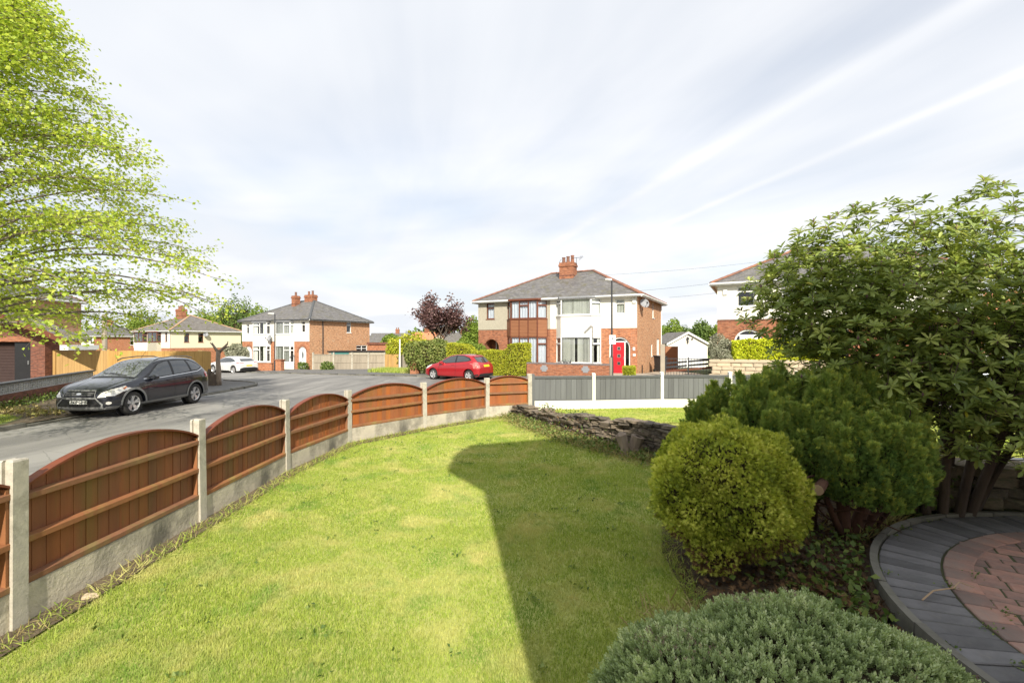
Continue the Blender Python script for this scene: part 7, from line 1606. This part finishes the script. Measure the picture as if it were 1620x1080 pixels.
# hebe cushion
hb = thing('hebe_bush', 'low grey-green hebe cushion in the foreground beside the paving', 'shrub', (1.30, 2.12, 0), 0)
hparts = [(0, 0, .31, .80, .55, .40), (-.35, .0, .28, .52, .48, .38), (.36, -.02, .26, .50, .48, .38), (0, .08, .37, .50, .38, .37)]
P, N = blobs(hparts, 34000, 90, .13, 4, .08, zcut=.05)
keep = (P[:, 1] < 2) ; n = len(P); v = np.clip(.5 + .2 * np.sin(P[:, 0] * 11 + 1) * np.sin(P[:, 1] * 12) + rng.normal(0, .25, n), 0, 1)
A = unit(N * 1.1 + rng.normal(size=P.shape) * .32 + np.array([0, 0, .45])); bud = (np.sin(P[:, 0] * 6.5 + 2) * np.sin(P[:, 1] * 7 + P[:, 0] * 3) > .45) & (rng.random(n) < .30)
P = P - N * 0.02
leaves('foliage', P, A, rnd_dirs(n), rng.uniform(.038, .062, n), TPL_SPRIG, M['hebe'], hb, v=v)
leaves('bud', (P + A * .03)[bud], A[bud], rnd_dirs(n)[bud], rng.uniform(.02, .034, n)[bud], mk_sprig(3), M['hebe_bud'], hb)['kind'] = 'stuff'
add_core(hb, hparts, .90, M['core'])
# rhododendron
rh = thing('rhododendron', 'big spreading rhododendron with glossy whorled leaves filling the right side', 'tree', (4.75, 5.35, .3), 0)
m = MB(); rr = random.Random(12); tips = []
EL = [(-1.35, -.1, 2.2, .80, .6, .62), (-.55, -.2, 1.95, 1.30, .95, 1.25), (.55, -.1, 1.90, 1.35, 1.0, 1.35), (1.7, -.3, 1.7, 1.0, .95, 1.25), (.15, -.55, 1.3, 1.0, .7, .85), (1.1, -.75, 1.05, .85, .7, .75), (-1.2, -.1, 1.95, .62, .55, .6)]
TG = []
for i, c in enumerate(EL):
    k = int(620 * c[3] * c[5] ); p, n_ = ellipse_pts(k, c[:3], c[3:], 200 + i, .16, 3, .55); TG += [(Vector(a), Vector(b)) for a, b in zip(p, n_)]
TG += [(Vector((-1.95 + rr.uniform(-.15, .2), -.3 + rr.uniform(-.2, .2), .98 + rr.uniform(-.06, .28))), Vector((-1, 0, .4))) for _ in range(16)]
TG += [(Vector((1.35 + rr.uniform(-.5, .5), -1.0 + rr.uniform(-.3, .2), .75 + rr.uniform(-.35, .3))), Vector((.2, -1, .2))) for _ in range(46)]
TG = [(a, b) for a, b in TG if a.z > .25]
# limbs: hubs link ground stems to targets
hubs = []
for k in range(13):
    a = -2.9 + k * .48; rad = rr.uniform(.5, 1.1); h = Vector((.25 + rad * math.cos(a), rad * .5 * math.sin(a) - .1, rr.uniform(.9, 1.7))); b = Vector((.1 + .35 * math.cos(a), .2 * math.sin(a), -.2)); mid = b.lerp(h, .5) + Vector((rr.uniform(-.1, .1), rr.uniform(-.1, .1), .1)); m.tube([b, mid, h], [.05, .038, .028], 7, cap=False); hubs.append(h)
nodes = [(h, .9) for h in hubs]; cen = Vector((.3, -.2, 1.2))
for (p, n_) in sorted(TG, key=lambda q: min((q[0] - h).length for h in hubs)):
    best = min(nodes, key=lambda q: (q[0] - p).length + (.25 if q[1] < .3 else 0)); h = best[0]; L_n = (h - p).length
    mid = h.lerp(p, .5) + Vector((rr.uniform(-.12, .12), rr.uniform(-.12, .12), rr.uniform(-.10, .0))) * min(1, L_n * 2); rd = .004 + .006 * best[1]
    m.tube([h, mid, p - n_ * .01], [rd, rd * .8, rd * .6], 4, cap=False); nodes.append((p, best[1] * .8))
m.build('trunk', M['bark'], rh, smooth=True, fix=False)
P, A, Nn, sz, vv, yl = [], [], [], [], [], []
for (p, n_) in TG:
    ax = (n_ * .45 + Vector((0, 0, .9)) + Vector((rr.uniform(-.3, .3), rr.uniform(-.3, .3), 0))).normalized(); o = ax.orthogonal().normalized(); k = rr.randint(6, 9); ph = rr.random() * 6.28; tone = rr.gauss(.45, .22); dr = rr.uniform(.0, .9)
    for w in range(2):
        for j in range(k if w == 0 else 5):
            a = ph + j * 6.283 / (k if w == 0 else 5) + rr.uniform(-.4, .4) + w; out = rot_about(o, ax, a); d = (out * (1 if w == 0 else .6) + ax * (dr + rr.uniform(-.5, .5) if w == 0 else 1.0) * .6 + Vector((0, 0, -.12))).normalized(); nn = ax - d * ax.dot(d) + Vector((rr.uniform(-.4, .4), rr.uniform(-.4, .4), 0))
            P.append(p + ax * (.012 * w)); A.append(d); Nn.append(nn); sz.append(rr.uniform(.075, .125) * (1 if w == 0 else .75)); vv.append(min(1, max(0, tone + rr.gauss(0, .13)))); yl.append(rr.random() < .012)
P, A, Nn, sz, vv, yl = np.array(P), np.array(A), np.array(Nn), np.array(sz), np.array(vv), np.array(yl)
print('rhodo leaves', len(P))
wpos = P + np.array([4.75, 5.35, .3]); dist = np.linalg.norm(wpos - np.array([0, 0, 2]), axis=1); vis = (wpos[:, 0] / wpos[:, 1] < 1.08)
score = sz / dist * vis; order = np.argsort(-score); sel = np.zeros(len(P), bool); sel[order[:240]] = True; sel &= ~yl
leaves('leaves', P[~sel & ~yl], A[~sel & ~yl], Nn[~sel & ~yl], sz[~sel & ~yl], TPL_LONG, M['rhodo'], rh, v=vv[~sel & ~yl])['kind'] = 'stuff'
leaves('yellow_leaves', P[yl], A[yl], Nn[yl], sz[yl], TPL_LONG, M['rhodo_y'], rh)['kind'] = 'stuff'
lv = []
for b in range(5):
    tv, tf = TPL_LONG; me = bpy.data.meshes.new('leaf'); me.from_pydata(tv, [], tf); me.materials.append(M['rhodo']); at_ = me.attributes.new('v', 'FLOAT', 'POINT'); at_.data.foreach_set('value', [.1 + .2 * b] * len(tv)); lv.append(me)
for i in np.nonzero(sel)[0]:
    a = Vector(A[i]).normalized(); c = Vector(Nn[i]); bb = c.cross(a).normalized(); cc = a.cross(bb); mt = Matrix((a, bb, cc)).transposed()
    link('leaf', lv[min(4, int(vv[i] * 5))], rh, P[i], mt.to_euler(), (sz[i],) * 3)
m = MB(); K = 0
for (p, n_) in TG:
    if rr.random() < .22:
        a = p + Vector((0, 0, .01)); m.tube([a, a + Vector((0, 0, .022)), a + Vector((0, 0, .045))], [.006, .012, .002], 5, cap=False)
m.build('bud', M['hebe_bud'], rh)['kind'] = 'stuff'
# ground cover in the bed
scatter_plants('ground_cover', 'dark green weeds on the soil under the conifers', [(2.9, 4.2, .25), (3.3, 4.4, .25), (2.6, 3.9, .25), (3.0, 3.7, .2), (3.6, 4.5, .2), (2.5, 3.3, .2), (2.2, 3.6, .2)], M['weed'], 150, 0, .06, .12, seed=11)
scatter_plants('ivy', 'ivy growing on the mossy stone wall beside the paving', [(4.35, 5.15, .14), (4.55, 5.3, .15), (4.8, 5.4, .16), (5.15, 5.4, .14), (4.2, 4.95, .12)], M['weed'], 70, 0, .085, .48, seed=12)
scatter_plants('leaf_litter', 'brown fallen leaves and twigs covering the shaded bed', [(x, y, .38) for x, y in ((2.6, 4.0), (3.2, 4.4), (3.8, 4.7), (2.3, 3.3), (2.9, 3.6), (1.75, 3.4), (2.6, 5.2), (4.1, 5.0), (2.4, 3.9))], M['deadleaf'], 420, 0, .05, .03, seed=13)
scatter_plants('dead_sprigs', 'rusty brown dead sprigs under the golden bush', [(1.75, 3.45, .18), (2.1, 3.4, .16), (2.3, 3.6, .15)], M['browntip'], 170, 0, .06, .12, mk_spray(7, 4, .07, 1.2), seed=14)
scatter_plants('twigs', 'dry straw and dead grass between the trunks and the stone wall', [(3.9, 4.95, .2), (4.1, 5.2, .2), (3.6, 4.8, .2), (1.15, 3.2, .14)], M['straw'], 300, 0, .14, .06, TPL_STRAW, seed=15)
scatter_plants('joint_weeds', 'tiny weeds sprouting from the paving joints', [(PC[0] + (PR - rr_) * math.cos(R(a)), PC[1] + (PR - rr_) * math.sin(R(a)), .035) for a, rr_ in ((172, .02), (150, .02), (128, .03), (165, .42), (150, .43), (158, .63), (140, .62), (120, .02), (175, .3), (110, .02), (185, .45))], M['weed'], 22, 0, .020, .025, zf=lambda x, y: PZ, seed=16)
tw = MB(); tw.tube([(2.98, 3.42, .125), (3.15, 3.52, .14), (3.3, 3.52, .16), (3.42, 3.6, .165), (3.52, 3.58, .13)], [.006, .006, .005, .004, .003], 5); o = tw.build('twig', M['straw'] if 0 else M['cut']); tag(o, 'thin pale twig lying across the charcoal paving ring', 'twig')

# scattered lawn weeds: small flat rosettes and dry wisps
rs = np.random.default_rng(77); wp2 = [(x, y, .035) for x, y in zip(rs.uniform(-2.9, 1.6, 90), rs.uniform(2.6, 10, 90))]
wp2 = [q for q in wp2 if inpoly(np.array([[q[0], q[1]]]), GP)[0] and not inpoly(np.array([[q[0], q[1]]]), BED)[0]]
scatter_plants('lawn_weeds', 'small dark weed rosettes scattered through the mown lawn', wp2, M['weed'], 7, 0, .035, .02, seed=21)

bd = []
for a, b in zip(BED[:14], BED[1:14]):
    for k in range(8): bd.append((a[0] + (b[0] - a[0]) * k / 8 + .02, a[1] + (b[1] - a[1]) * k / 8, .05))
scatter_plants('tufts', 'longer ragged grass along the edge between the lawn and the planted bed', bd, M['grass'], 45, 0, .07, .02, TPL_STRAW, seed=31)
scatter_plants('tufts', 'dry brown grass bits along the edge between the lawn and the planted bed', bd, M['straw'], 22, 0, .06, .02, TPL_STRAW, seed=32)
